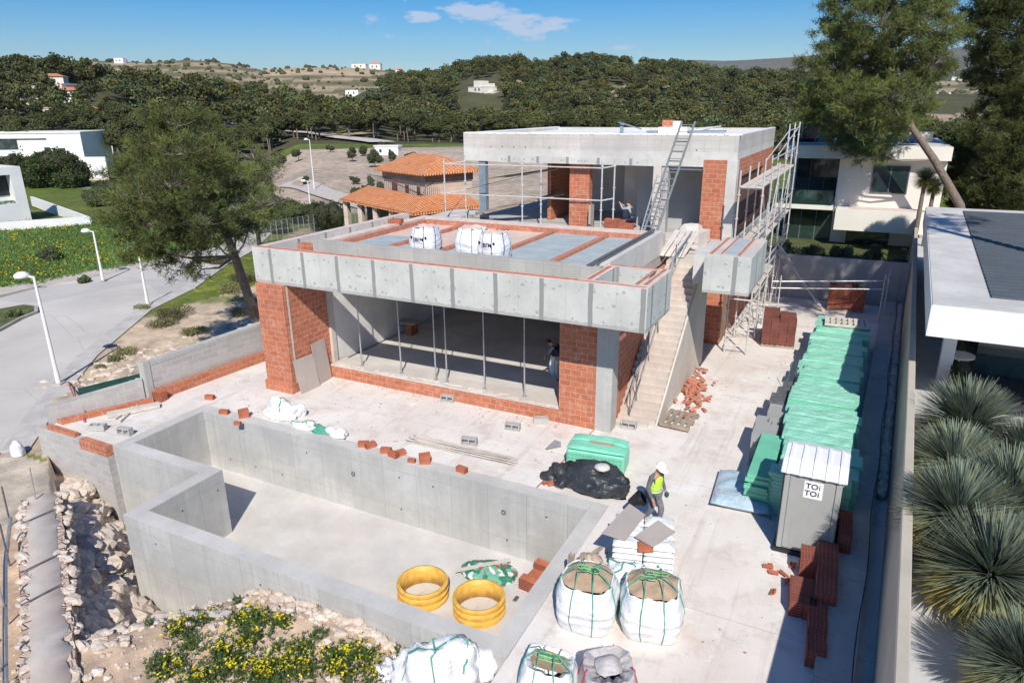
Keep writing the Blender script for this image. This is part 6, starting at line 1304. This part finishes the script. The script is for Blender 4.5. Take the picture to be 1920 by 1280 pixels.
# flat roofed pergola house on the right
zt=5.0
t=thing('flat_roof_house','modern house with a broad white flat canopy and grey louvres beyond the beige wall','house',(24,12,1.8))
X0=21.32
def pr(name,mat,poly,z0,z1): b=MB(); b.prism(poly,z0,z1); return b.build(name,mat,t)
zb_=GY(1745,630,3.13).z
pr('canopy',M['white'],[(21.33,3.12),(30,3.0),(30,24.3),(22.22,24.3)],zb_,zt); pr('canopy_top',M['conc_light'],[(21.36,3.15),(29.9,3.05),(29.9,24.2),(22.25,24.2)],zt+.001,zt+.02)
l0,l1=G(1858,560,zt),G(1805,397,zt); pr('louvre_panel',M['louver'],[(l0.x,l0.y),(29,l0.y-.1),(29,l1.y),(l1.x,l1.y)],zt+.021,zt+.05)
b=MB()
for i in range(40):
    q=i/40; x=l0.x+(l1.x-l0.x)*q; y=l0.y+(l1.y-l0.y)*q; b.box(x+.02,y,zt+.051,29,y+.28,zt+.075)
b.build('louvre_blades',M['louver'],t)
p=G(1757,715,1.86); b=MB(); b.box(p.x-.05,p.y-.1,1.84,p.x+.3,p.y+.2,zb_-.002); b.build('post',M['white'],t)
pr('dark_glazing',M['glass'],[(23.2,7.5),(30,7.4),(30,24),(23.6,24)],1.84,zb_-.004)
pr('terrace_floor',plain('dark_deck',(.03,.035,.05),.5,.2,2),[(22.3,4.25),(30,4.2),(30,7.4),(22.4,7.4)],1.8,1.87)
b=MB(); p=G(1800,662,2.7); b.lathe([(.02,-.02),(.42,0),(.42,.06),(.02,.07)],(p.x,p.y,2.6),20); b.tube([(p.x,p.y,1.86),(p.x,p.y,2.6)],.04,6); tag(b.build('round_table',M['cream'],smooth=False),'pale round garden table in the shade under the white canopy','table')
t2=thing('post_row','row of short pale stakes with ivy between the paving and the canopy','posts',(21.9,12,1.84)); b=MB()
for i in range(22): y=5+i*.85; x=fx(y)+1.22; b.box(x,y,1.84,x+.08,y+.22,2.35)
b.build('posts',M['white'],t2)
P=np.stack([rng.uniform(0,1,5200),rng.uniform(4.6,24,5200),rng.uniform(1.85,2.5,5200)],1); P[:,0]=fence_x(P[:,1])+1.2+.22*P[:,0]; V,F,T_=cards(P,rng.uniform(.06,.14,len(P)),tintc(len(P),.7,.1,.3)); tag(np_mesh('ivy',V,F,M['shrub'],T_),'dark ivy strip growing along the edge of the canopy house','ivy',kind='stuff')
# stone house with orange tiled roofs
def hip(t,c,h,over,mat=M['tiles'],ridge=.35):
    c=[Vector(v) for v in c]; m=sum(c,Vector())/4; e0=(c[0]+c[1])/2; e1=(c[2]+c[3])/2; r0=e0.lerp(m,1-ridge)+Vector((0,0,h)); r1=e1.lerp(m,1-ridge)+Vector((0,0,h))
    b=MB(); b.add(c+[r0,r1]+[v-Vector((0,0,.14)) for v in c],[(0,1,4),(1,2,5,4),(2,3,5),(3,0,4,5),(0,6,7,1),(1,7,8,2),(2,8,9,3),(3,9,6,0),(9,8,7,6)]); return b.build('roof',mat,t)
ez=5.6
Bc=G(793,327,ez); Ac=G(700,316,ez); d1=(Ac-Bc); d1.z=0; wdt=d1.length; d1.normalize(); d2=Vector((d1.y,-d1.x,0)); 
if d2.dot(G(880,322,ez)-Bc)<0: d2=-d2
Ln=min(14,(G(880,320,ez)-Bc).length*1.25)
t=thing('stone_house','stone farmhouse with orange tiled hip roofs behind the lower roof','house',tuple(Bc.xy)+(-1,))
hip(t,[Bc,Bc+d2*Ln,Bc+d2*Ln+d1*wdt,Bc+d1*wdt],1.15,.5,ridge=.5)
o_=.55; w0=Bc+(d1+d2)*o_; cs=[w0,w0+d2*(Ln-2*o_),w0+d2*(Ln-2*o_)+d1*(wdt-2*o_),w0+d1*(wdt-2*o_)]
b=MB(); b.prism([(v.x,v.y) for v in cs],-1,ez-.15); b.build('wall',M['stonepale'],t)
b=MB(); cs2=[w0+(d1+d2)*-.05]; b.prism([(v.x,v.y) for v in [w0-(d1+d2)*.06,w0+d2*(Ln-2*o_+.06)-d1*.06,w0+d2*(Ln-2*o_+.06)+d1*(wdt-2*o_+.06),w0+d1*(wdt-2*o_+.06)-d2*.06]],ez-.75,ez-.16); b.build('eaves_beam',M['timber_grey'],t)
for q,(s,w_,z0,z1) in enumerate([(.16,.42,2.9,4.6),(.42,.45,1.9,4.6),(.72,.75,2.9,4.6)]):
    c=w0+d1*(wdt-2*o_)*s; c.z=0; b=MB(); b.bar(c-d1*w_/2-d2*.01+Vector((0,0,(z0+z1)/2)),c+d1*w_/2-d2*.01+Vector((0,0,(z0+z1)/2)),.12,z1-z0); b.build('shutter' if q!=1 else 'door',plain('brown_shutter',(.14,.055,.03),.7,.2,4),t)
# lower roof skirt
ez2=3.2; B2=G(775,400,ez2); A2=G(638,372,ez2); C2=G(905,385,ez2); dA=(A2-B2); dC=(C2-B2); up=2.0
b=MB(); n1=Vector((dA.y,-dA.x,0)).normalized(); n1=n1 if n1.dot(w0-B2)>0 else -n1; n2=Vector((dC.y,-dC.x,0)).normalized(); n2=n2 if n2.dot(w0-B2)>0 else -n2
i1=A2+n1*2.6+Vector((0,0,.85)); i2=B2+(n1+n2)*1.9+Vector((0,0,.85)); i3=C2+n2*2.6+Vector((0,0,.85)); b.add([A2,B2,C2,i3,i2,i1],[(0,1,4,5),(1,2,3,4)]); b.add([v-Vector((0,0,.16)) for v in [A2,B2,C2,i3,i2,i1]],[(5,4,1,0),(4,3,2,1)]); b.bar(A2-Vector((0,0,.09)),B2-Vector((0,0,.09)),.12,.16); b.bar(B2-Vector((0,0,.09)),C2-Vector((0,0,.09)),.12,.16); b.build('porch_roof',M['tiles'],t)
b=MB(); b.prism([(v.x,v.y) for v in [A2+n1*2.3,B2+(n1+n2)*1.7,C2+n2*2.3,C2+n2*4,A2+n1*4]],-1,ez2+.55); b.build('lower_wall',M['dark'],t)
for k in range(5): c=A2.lerp(B2,.03+k*.22)+n1*.35; b=MB(); b.box(c.x-.2,c.y-.2,-1.2,c.x+.2,c.y+.2,ez2-.15); b.build('porch_pillar',M['stonepale'],t)
b=MB(); 
for k in range(30): c=i1.lerp(i2,k/29); b.tube([c,c+Vector((0,0,.9))],.015,4)
b.tube([i1+Vector((0,0,.9)),i2+Vector((0,0,.9))],.025,5); b.tube([i2+Vector((0,0,.9)),i3+Vector((0,0,.9))],.025,5)
for k in range(22): c=i2.lerp(i3,k/21); b.tube([c,c+Vector((0,0,.9))],.015,4)
b.build('railing',M['darkmetal'],t)
# tan garden wall and wire fence
b=MB(); pts=[G(455,462,-.9),G(600,435,-.9),G(700,410,-.9)]
for i in range(2):
    for k in range(14): c=pts[i].lerp(pts[i+1],k/14); b.tube([c,c+Vector((0,0,1.7))],.03,5)
    for z in (.1,.9,1.7): b.tube([pts[i]+Vector((0,0,z)),pts[i+1]+Vector((0,0,z))],.012,4)
    for k in range(90): c=pts[i].lerp(pts[i+1],k/90); b.tube([c,c+Vector((0,0,1.65))],.006,3)
tag(b.build('wire_fence',M['steel']),'grey wire mesh fence behind the left corner of the lower roof','fence')
# distant buildings -----------------------------------------------
def block_house(name,label,base,w,d,h,rz,mat,wins=(),roof=None,extra=()):
    t=thing(name,label,'house',tuple(base),rz); OFF[t.name]=Vector(); b=MB(); b.box(-w/2,-d/2,-1,w/2,d/2,h)
    for q in extra: b.box(*q)
    b.build('wall',mat,t)
    b=MB(); b.box(-w/2-.15,-d/2-.15,h+.002,w/2+.15,d/2+.15,h+.25) if roof is None else b.add([(-w/2-.4,-d/2-.4,h),(w/2+.4,-d/2-.4,h),(w/2+.4,d/2+.4,h),(-w/2-.4,d/2+.4,h),(-w/4,0,h+h*.35),(w/4,0,h+h*.35)],[(0,1,5,4),(1,2,5),(2,3,4,5),(3,0,4)]); b.build('roof',roof or mat,t)
    for x0,x1,z0,z1 in wins: b=MB(); b.box(x0,-d/2-.04,z0,x1,-d/2-.004,z1); b.build('window',M['glass'],t)
    return t
def gp(px,py,D): p=GD(px,py,D); p.z=ground_z(p.x,p.y); return p
p=G(95,322,-2.2); w=18
block_house('white_villa','white modern villa with long flat roof behind the dark round tree',p,22,12,8.2,.52,M['white'],[(-9,-2,5.,7.2),(3.2,4.4,3.2,5.4),(6,7.4,3.4,5.2),(-6,4,6.9,7.2)],None,[(-16,-5,-1,-11.02,5,4.2)])
b=MB(); q0=G(138,335,-2.2); q1=G(205,335,-2.2); b.bar(q0+Vector((0,0,1.6)),q1+Vector((0,0,1.6)),.3,5.0); b.bar(q0+Vector((0,0,-.9)),q1+Vector((0,0,-.9)),.4,2.2,1); tag(b.build('garden_wall',[M['white'],M['rock']]),'bright white garden wall right of the white villa','wall')
p=G(-5,425,-1.4)
t=thing('white_villa','white cubic villa cut by the left edge with a dark awning','house',(p.x,p.y,-1.4),.0); OFF[t.name]=Vector(); 
e=(G(48,410,-1.4)-G(-80,425,-1.4)); az_=atan2(e.y,e.x); t.rotation_euler=(0,0,az_); L_=e.length
b=MB(); b.box(-3,0,0,3.4,6,2.2); b.box(-3,1.2,2.2,2.3,6,6.0); b.box(2.3,0,2.2,3.4,6,6.0); b.box(-3,0,5.2,2.3,1.2,6.0); b.build('wall',M['white'],t); b=MB(); b.box(-3,1.1,3.0,2.3,1.18,5.2); b.build('window',M['dark'],t); b=MB(); b.box(-3,.1,2.21,2.2,1.0,2.5); b.build('planter_green',M['camo'],t)
t=thing('garden_wall','low white boundary wall around the left villa garden','wall',tuple(G(90,430,-1.4)))
b=MB(); a_,b_,c_,d_=G(-150,452,-1.4),G(172,428,-1.4),G(62,385,-1.4),G(0,380,-1.4); b.bar(a_+Vector((0,0,.6)),b_+Vector((0,0,.6)),.25,1.3); b.bar(b_+Vector((0,0,.55)),c_+Vector((0,0,.55)),.25,1.2); b.build('wall_face',M['white'],t)
hm=[(105,160,270,10,3.5,'cream'),(130,175,265,8,3,'white'),(45,165,262,11,4,'cream'),(150,192,240,7,3,'cream'),(60,190,235,12,3.5,'rock'),(95,152,290,9,3,'cream'),(25,185,250,8,4,'cream')]
for i,(px,py,D,w_,h_,m_) in enumerate(hm): block_house('hillside_house','small %s house among the pines, %s of the hamlet at far left'%('pale' if m_!='white' else 'white',['centre','right edge','left part','lower right','lowest','top','lower left'][i]),gp(px,py,D),w_,7,h_,.3+.1*i,M[m_],[(-2,-1,1,2.2),(1,2.2,1,2.2)],M['tiles'] if i%2 else None)
b=MB(); q0=gp(30,217,205); q1=gp(128,218,200); q2=gp(200,216,196); b.bar(q0+Vector((0,0,1.8)),q1+Vector((0,0,1.8)),.4,3.6); b.bar(q1+Vector((0,0,1.2)),q2+Vector((0,0,1.2)),.4,3.); tag(b.build('white_estate_wall',M['white']),'long white estate wall below the hillside hamlet','wall')
p=GD(905,178,420); t=block_house('hill_villa','pale stepped villa alone in the middle of the forested hill',(p.x,p.y,p.z-2),14,9,6,-.25,M['cream'],[(-5,-4,1,3),(-2,-1,1,3),(1,2,1,3),(4,5,1,3),(-2,-1,4,5.4),(1,2,4,5.4)],None,[(-3,-4,6.3,1,4,9.5),(3,-4,6.3,6,4,8),(7.01,-3,-2,11,3,3.5),(-11,-3,-2,-7.01,3,3)])
b=MB()
for i,(px,py,D,w_,h_,lab) in enumerate([(225,112,1150,14,6,'white house on the skyline at upper left'),(675,128,1230,24,6,'long pale farm building on the skyline left of centre'),(705,131,1200,18,8,'pink roofed farm on the skyline'),(748,136,1150,9,6,'small yellow house on the skyline'),(660,150,900,16,6,'white cottage below the skyline farm'),(728,281,150,5,1.6,'low white building behind the tiled roof'),(1425,127,640,22,5,'low white house right of the hill crest'),(1790,125,1500,36,9,'white house on the far hill between the pines'),(1800,140,1300,26,8,'second white house on the far hill between the pines'),(1765,160,900,22,6,'white shed on the terraces between the pines')]):
    p=gp(px,py,D); block_house('distant_house',lab,p,w_,w_*.5,h_,.3,M['white'] if 'white' in lab else M['cream'],[(-w_*.3,-w_*.2,h_*.3,h_*.7),(w_*.1,w_*.2,h_*.3,h_*.7)],M['tiles'] if 'pink' in lab or 'yellow' in lab else None)
# ================================================================ people
def skin_mesh(name,joints,edges,mat,parent,sub=2,root=0):
    me=bpy.data.meshes.new(name); me.from_pydata([j[0] for j in joints],edges,[]); o=bpy.data.objects.new(name,me); COL.objects.link(o)
    m=o.modifiers.new('s','SKIN'); m.use_smooth_shade=True
    for i,j in enumerate(joints): r=j[1]; me.skin_vertices[0].data[i].radius=(r,r) if not hasattr(r,'__len__') else r; me.skin_vertices[0].data[i].use_root=(i==root)
    m2=o.modifiers.new('u','SUBSURF'); m2.levels=sub; m2.render_levels=sub
    dg=bpy.context.evaluated_depsgraph_get(); nm=bpy.data.meshes.new_from_object(o.evaluated_get(dg)); bpy.data.objects.remove(o); bpy.data.meshes.remove(me); nm.name=name; nm.materials.clear(); nm.materials.append(mat); nm.polygons.foreach_set('use_smooth',[True]*len(nm.polygons)); nm.polygons.foreach_set('material_index',[0]*len(nm.polygons))
    return link(name,nm,parent)
def person(label,loc,rz,J,cols,helmet=None,vest=False,hair=None,scale=1.,glove=None,apron=False):
    """J: dict of joint positions in local space, x right, y forward, z up"""
    t=thing('person',label,'person',loc,rz); t.scale=(scale,)*3; OFF[t.name]=Vector(); V3=lambda k:Vector(J[k])
    names=['pelvis','belly','chest','neck','head','shl','ell','wrl','shr','elr','wrr','hipl','knl','anl','hipr','knr','anr','hdl','hdr','tol','tor']
    hd=V3('head'); nk=V3('neck'); up=(hd-nk).normalized(); fwd=Vector(J.get('face',(0,1,0))).normalized()
    for s in 'lr':
        w=V3('wr'+s); e=V3('el'+s); J['hd'+s]=w+(w-e).normalized()*.07; a=V3('an'+s); J['to'+s]=a+Vector(J.get('foot'+s,(0,1,0))).normalized()*.17+Vector((0,0,-.05))
    R=dict(pelvis=(.125,.10),belly=(.12,.095),chest=(.145,.105),neck=.055,head=.085,shl=.06,ell=.042,wrl=.030,shr=.06,elr=.042,wrr=.030,hipl=.085,knl=.058,anl=.04,hipr=.085,knr=.058,anr=.04,hdl=.032,hdr=.032,tol=.035,tor=.035)
    js=[(V3(k),R[k]) for k in names]; ix={k:i for i,k in enumerate(names)}
    E=[('pelvis','belly'),('belly','chest'),('chest','neck'),('neck','head'),('chest','shl'),('shl','ell'),('ell','wrl'),('wrl','hdl'),('chest','shr'),('shr','elr'),('elr','wrr'),('wrr','hdr'),('pelvis','hipl'),('hipl','knl'),('knl','anl'),('anl','tol'),('pelvis','hipr'),('hipr','knr'),('knr','anr'),('anr','tor')]
    E=[(ix[a],ix[b]) for a,b in E]; js.append((hd+up*.085,.085)); E.append((ix['head'],len(js)-1)); js.append((hd+fwd*.105+up*.02,.016)); E.append((ix['head'],len(js)-1))
    for s in 'lr':
        h=V3('hd'+s); d=(h-V3('wr'+s)).normalized(); sd=d.cross(Vector((0,0,1))); sd=sd.normalized() if sd.length>.1 else Vector((1,0,0)); curl=Vector(J.get('curl'+s,(0,.3,-.6))).normalized()
        for q,ln in ((-.024,.075),(-.008,.085),(.008,.08),(.024,.065)):
            a=h+sd*q+d*.015; m_=a+d*ln*.5+curl*.01; e_=m_+(d*.5+curl*.6).normalized()*ln*.5; n0=len(js); js+=[(a,.010),(m_,.009),(e_,.007)]; E+=[(ix['hd'+s],n0),(n0,n0+1),(n0+1,n0+2)]
        a=h-d*.03-sd*.03; n0=len(js); js+=[(a,.011),(a-sd*.02+d*.035+curl*.02,.009)]; E+=[(ix['hd'+s],n0),(n0,n0+1)]
    body=skin_mesh('body',js,E,M['skin'],t)
    # ears, eyes, mouth
    b=MB(); rt=fwd.cross(up).normalized()
    hc=hd+up*.045
    for s in (-1,1):
        e_=hc+rt*s*.032+fwd*.083+up*.02; b.rock(e_,(.011,.011,.009),1,1); b.rock(hc+rt*s*.088,(.012,.02,.028),2,0)
    b.bar(hc+fwd*.085-up*.045-rt*.022,hc+fwd*.085-up*.045+rt*.022,.008,.008,1); b.build('face',[M['skin'],M['ink']],t)
    def clothes(name,ks,es,k,mat,extra=0.):
        idx={q:i for i,q in enumerate(ks)}; jj=[]
        for q in ks:
            r=R[q]; jj.append((V3(q),tuple(x*k+extra for x in r) if hasattr(r,'__len__') else r*k+extra))
        return skin_mesh(name,jj,[(idx[a],idx[b]) for a,b in es],mat,t)
    V_=dict(J); 
    for s in 'lr': V_['kn'+s]=V3('kn'+s)
    clothes('shirt',['pelvis','belly','chest','shl','ell','wrl','shr','elr','wrr'],[('pelvis','belly'),('belly','chest'),('chest','shl'),('shl','ell'),('ell','wrl'),('chest','shr'),('shr','elr'),('elr','wrr')],1.16,cols[0],.006)
    clothes('trousers',['pelvis','hipl','knl','anl','hipr','knr','anr'],[('pelvis','hipl'),('hipl','knl'),('knl','anl'),('pelvis','hipr'),('hipr','knr'),('knr','anr')],1.2,cols[1],.010)
    for s in 'lr':
        a=V3('an'+s); to=V3('to'+s); skin_mesh('boot',[(a+Vector((0,0,.03)),.058),(a+Vector((0,0,-.04)),.055),(to,.045)],[(0,1),(1,2)],cols[2],t,1)
    if vest:
        ps=[(V3('pelvis')+Vector((0,0,.03)),(.17,.145)),(V3('belly'),(.185,.155)),(V3('chest'),(.215,.165)),(V3('chest').lerp(nk,.55),(.12,.10))]; skin_mesh('vest',ps,[(0,1),(1,2),(2,3)],vest,t)
        ax=(V3('chest')-V3('pelvis')).normalized()
        for q in (.22,.5):
            c=V3('pelvis').lerp(V3('chest'),q); b=MB(); u=ax.cross(Vector((0,1,0))).normalized(); v=ax.cross(u).normalized(); n=20
            b.tube([c+u*cos(2*pi*k/n)*.172+v*sin(2*pi*k/n)*.150 for k in range(n)],.016,5,closed=True); b.build('reflective_band',M['reflect'],t,smooth=True)
    if helmet:
        b=MB(); c=hc+up*.035; u=up.cross(Vector((.3,.2,.9))).normalized(); u=fwd-up*fwd.dot(up); u.normalize(); v=up.cross(u)
        vs=[];fs=[];n=20;m=7
        for i in range(m+1):
            th=pi/2*i/m; r=.125*cos(th) if i else .125
            for j in range(n): a=2*pi*j/n; vs.append(c+u*cos(a)*r*1.12+v*sin(a)*r+up*.13*sin(th))
        for j in range(n): a=2*pi*j/n; k=.135+.05*max(0,cos(a)); vs.append(c+u*cos(a)*k*1.1+v*sin(a)*k*.98-up*.012)
        for i in range(m):
            for j in range(n): fs.append((i*n+j,i*n+(j+1)%n,(i+1)*n+(j+1)%n,(i+1)*n+j))
        for j in range(n): fs.append((j,(m+1)*n+j,(m+1)*n+(j+1)%n,(j+1)%n))
        b.add(vs,fs); b.build('helmet',helmet,t,smooth=True)
    if hair: b=MB(); c=hc+up*.04-fwd*.012; b.rock(c,(.098,.108,.095),5,0,2,.12); b.build('hair',hair,t,smooth=True)
    if glove:
        for s in 'lr':
            if s in glove[1]: b=MB(); b.rock(V3('hd'+s)+ (V3('hd'+s)-V3('wr'+s))*.5,(.062,.055,.075),4,0,2,.15); b.build('glove',glove[0],t,smooth=True)
    return t
# walking worker in front
Jw=dict(pelvis=(0,0,.90),belly=(0,.04,1.06),chest=(0,.05,1.32),neck=(0,.08,1.50),head=(0,.12,1.58),face=(0,.85,-.5),shl=(-.19,.04,1.41),ell=(-.28,.02,1.14),wrl=(-.27,.14,.91),shr=(.19,.04,1.41),elr=(.30,.02,1.14),wrr=(.30,.16,.92),hipl=(-.09,0,.86),knl=(-.10,.18,.49),anl=(-.10,.12,.10),hipr=(.09,0,.86),knr=(.10,.02,.47),anr=(.10,-.22,.14))
pw=G(1222,984,0)
person('worker in a white helmet and yellow high visibility vest walking by the white sacks',(pw.x,pw.y,0),-1.9,Jw,(M['greycloth'],M['trouser'],M['black']),helmet=M['wcwhite'],vest=M['vest'],scale=1.04,glove=(M['gloves'],'l'))
b=MB(); c=Vector((pw.x-.42,pw.y-.02,.62)); b.lathe([(.10,-.2),(.21,.16),(.19,.16),(.09,-.18)],(0,0,0),16); R_=Matrix.Translation(c)@Matrix.Rotation(.9,4,'Y'); b.v=[tuple(R_@Vector(v)) for v in b.v]; tag(b.build('rubber_bucket',M['black']),"black rubber bucket carried at the walking worker's side",'bucket')
# kneeling man upstairs
Jk=dict(pelvis=(0,0,.42),belly=(0,.06,.58),chest=(0,.14,.82),neck=(0,.19,.99),head=(0,.23,1.07),face=(0,.95,.05),shl=(-.18,.14,.90),ell=(-.20,.40,.84),wrl=(-.12,.56,1.05),shr=(.18,.14,.90),elr=(.20,.38,.80),wrr=(.12,.55,.98),hipl=(-.09,0,.38),knl=(-.14,.38,.30),anl=(-.14,.22,-.02+.12),hipr=(.09,0,.38),knr=(.14,.30,.08),anr=(.13,-.12,.08))
q=GY(1183,440,12.9); person('man in a dark vest kneeling at the edge of the upper floor with raised hands',(q.x,13.0,4.60+.22),1.45,Jk,(M['bluesleeve'],M['navycloth'],M['navycloth']),hair=M['hair'],vest=M['navycloth'])
for o in COL.objects:
    if o.name.startswith('reflective_band') and o.parent and 'kneeling' in o.parent['label']: bpy.data.objects.remove(o); 
Ji=dict(pelvis=(0,0,.90),belly=(0,.10,1.05),chest=(0,.30,1.22),neck=(0,.42,1.34),head=(0,.50,1.38),face=(0,.7,-.7),shl=(-.18,.30,1.28),ell=(-.25,.42,1.03),wrl=(-.18,.58,.86),shr=(.18,.30,1.28),elr=(.25,.42,1.03),wrr=(.18,.58,.86),hipl=(-.09,0,.86),knl=(-.10,.08,.49),anl=(-.10,.0,.10),hipr=(.09,0,.86),knr=(.10,.04,.47),anr=(.10,-.06,.10))
q=GY(1042,718,4.3); person('worker in dark top and khaki trousers bending over the white bag inside the room',(q.x+.1,4.6,.42),1.45,Ji,(M['navycloth'],M['khaki'],M['black']),hair=M['hair'])
bulk_bag('white bag with dark rubble in the shaded room beside the bending worker',(9.95,5.3,.42),.85,.75,.1,15,fill='clay_dark',loops=False,crease=False)
t=thing('makeshift_table','low bench of bricks topped with a board inside the room','bench',(3.0,10.4,.42)); q=G(755,605,.9); part(t,'board',M['sheet'],(q.x-.7,q.y-.25,.95,q.x+.8,q.y+.35,1.0)); part(t,'brick_leg',M['clay'],(q.x-.5,q.y-.2,.42,q.x-.2,q.y+.3,.95)); part(t,'brick_leg',M['clay'],(q.x+.3,q.y-.2,.42,q.x+.6,q.y+.3,.95))
# ================================================================ sky, sun, camera
HB['label']='lone clay brick on the terrace left of the white sack'
el=radians(43.); saz=atan2(.474,-.88)   # sun stands toward (+x,-y)
w=bpy.data.worlds.new('World'); scene.world=w; w.use_nodes=True; nt=w.node_tree; nt.nodes.clear()
out=nt.nodes.new('ShaderNodeOutputWorld'); bg=nt.nodes.new('ShaderNodeBackground'); sky=nt.nodes.new('ShaderNodeTexSky'); sky.sky_type='NISHITA'; sky.sun_disc=False; sky.sun_elevation=el; sky.sun_rotation=atan2(.474,-.88); sky.altitude=0; sky.air_density=1.0; sky.dust_density=.3; sky.ozone_density=4.0
tc=nt.nodes.new('ShaderNodeTexCoord'); L_=nt.links.new
def mathn(op,a,b=0.):
    x=nt.nodes.new('ShaderNodeMath'); x.operation=op
    for s,v in zip(x.inputs,(a,b)):
        if hasattr(v,'links'): L_(v,s)
        else: s.default_value=v
    return x.outputs[0]
sp=nt.nodes.new('ShaderNodeSeparateXYZ'); L_(tc.outputs['Generated'],sp.inputs[0])
az_=mathn('ARCTAN2',sp.outputs[0],sp.outputs[1]); el_=mathn('ARCSINE',sp.outputs[2])
nz=nt.nodes.new('ShaderNodeTexNoise'); mp=nt.nodes.new('ShaderNodeMapping'); L_(tc.outputs['Generated'],mp.inputs[0]); mp.inputs['Scale'].default_value=(16,16,45); L_(mp.outputs[0],nz.inputs[0]); nz.inputs['Scale'].default_value=2.2; nz.inputs['Detail'].default_value=7; nz.inputs['Roughness'].default_value=.62
mask=None
for px,py,rw,rh,st in [(895,22,85,17,1.),(975,48,60,20,1.),(1045,45,50,14,.9),(795,32,42,11,.9),(710,36,36,9,.6),(1000,72,34,12,.6),(915,75,12,8,.5),(1160,92,60,9,.6),(1200,82,30,6,.5),(730,66,22,6,.4),(760,5,25,8,.5)]:
    d=ray(px,py); d=d/np.linalg.norm(d); a0=atan2(d[0],d[1]); e0=math.asin(d[2])
    u=mathn('POWER',mathn('ABSOLUTE',mathn('DIVIDE',mathn('SUBTRACT',az_,a0),rw*1.25/FPX)),2.); v=mathn('POWER',mathn('ABSOLUTE',mathn('DIVIDE',mathn('SUBTRACT',el_,e0),rh*1.35/FPX)),2.); k=mathn('MULTIPLY',mathn('MAXIMUM',mathn('SUBTRACT',1.,mathn('ADD',u,v)),0.),st)
    mask=k if mask is None else mathn('MAXIMUM',mask,k)
dens=mathn('MULTIPLY',mathn('SUBTRACT',mathn('ADD',mathn('MULTIPLY',mask,.55),nz.outputs['Fac']),.76),3.2); dens=mathn('MULTIPLY',mathn('MINIMUM',mathn('MAXIMUM',dens,0.),.62),mathn('GREATER_THAN',mask,.0))
mx=nt.nodes.new('ShaderNodeMix'); mx.data_type='RGBA'; L_(dens,mx.inputs[0]); hs=nt.nodes.new('ShaderNodeHueSaturation'); hs.inputs['Hue'].default_value=.508; hs.inputs['Saturation'].default_value=1.65; hs.inputs['Value'].default_value=.80; L_(sky.outputs[0],hs.inputs['Color']); L_(hs.outputs[0],mx.inputs[6]); mx.inputs[7].default_value=(5.6,5.7,6.6,1)
L_(mx.outputs[2],bg.inputs[0]); bg.inputs[1].default_value=.098; L_(bg.outputs[0],out.inputs[0])
sun=bpy.data.lights.new('sun','SUN'); sun.energy=3.8; sun.angle=radians(.5); sun.color=(1.,.955,.88); so=bpy.data.objects.new('sun',sun); COL.objects.link(so)
sd=Vector((.474*cos(el),-.88*cos(el),sin(el))); so.rotation_euler=sd.to_track_quat('Z','Y').to_euler(); so.location=(0,0,60)
cd=bpy.data.cameras.new('camera'); cd.sensor_width=36; cd.lens=FPX/1920*36; cd.clip_end=20000; cd.clip_start=.1; co=bpy.data.objects.new('camera',cd); COL.objects.link(co)
z_=-Vector(FW); co.matrix_world=Matrix(((RT[0],UP[0],z_[0],CAM[0]),(RT[1],UP[1],z_[1],CAM[1]),(RT[2],UP[2],z_[2],CAM[2]),(0,0,0,1))); scene.camera=co
scene.view_settings.view_transform='Standard'; scene.view_settings.look='None'; scene.view_settings.exposure=.50; scene.view_settings.gamma=1.
b=MB(); b.box(-9200,-9200,-6,9200,9200,700); hm_=bpy.data.materials.new('haze_air'); hm_.use_nodes=True; nt2=hm_.node_tree; nt2.nodes.clear(); o2=nt2.nodes.new('ShaderNodeOutputMaterial'); pv_=nt2.nodes.new('ShaderNodeVolumePrincipled'); pv_.inputs['Density'].default_value=.00005; pv_.inputs['Color'].default_value=(.75,.86,1,1); pv_.inputs['Anisotropy'].default_value=.2; nt2.links.new(pv_.outputs[0],o2.inputs['Volume']); tag(b.build('haze',hm_),'thin blue air haze fading the far hills','haze',kind='stuff')
# drop unused library blocks
for m in list(bpy.data.meshes):
    if m.users==0: bpy.data.meshes.remove(m)
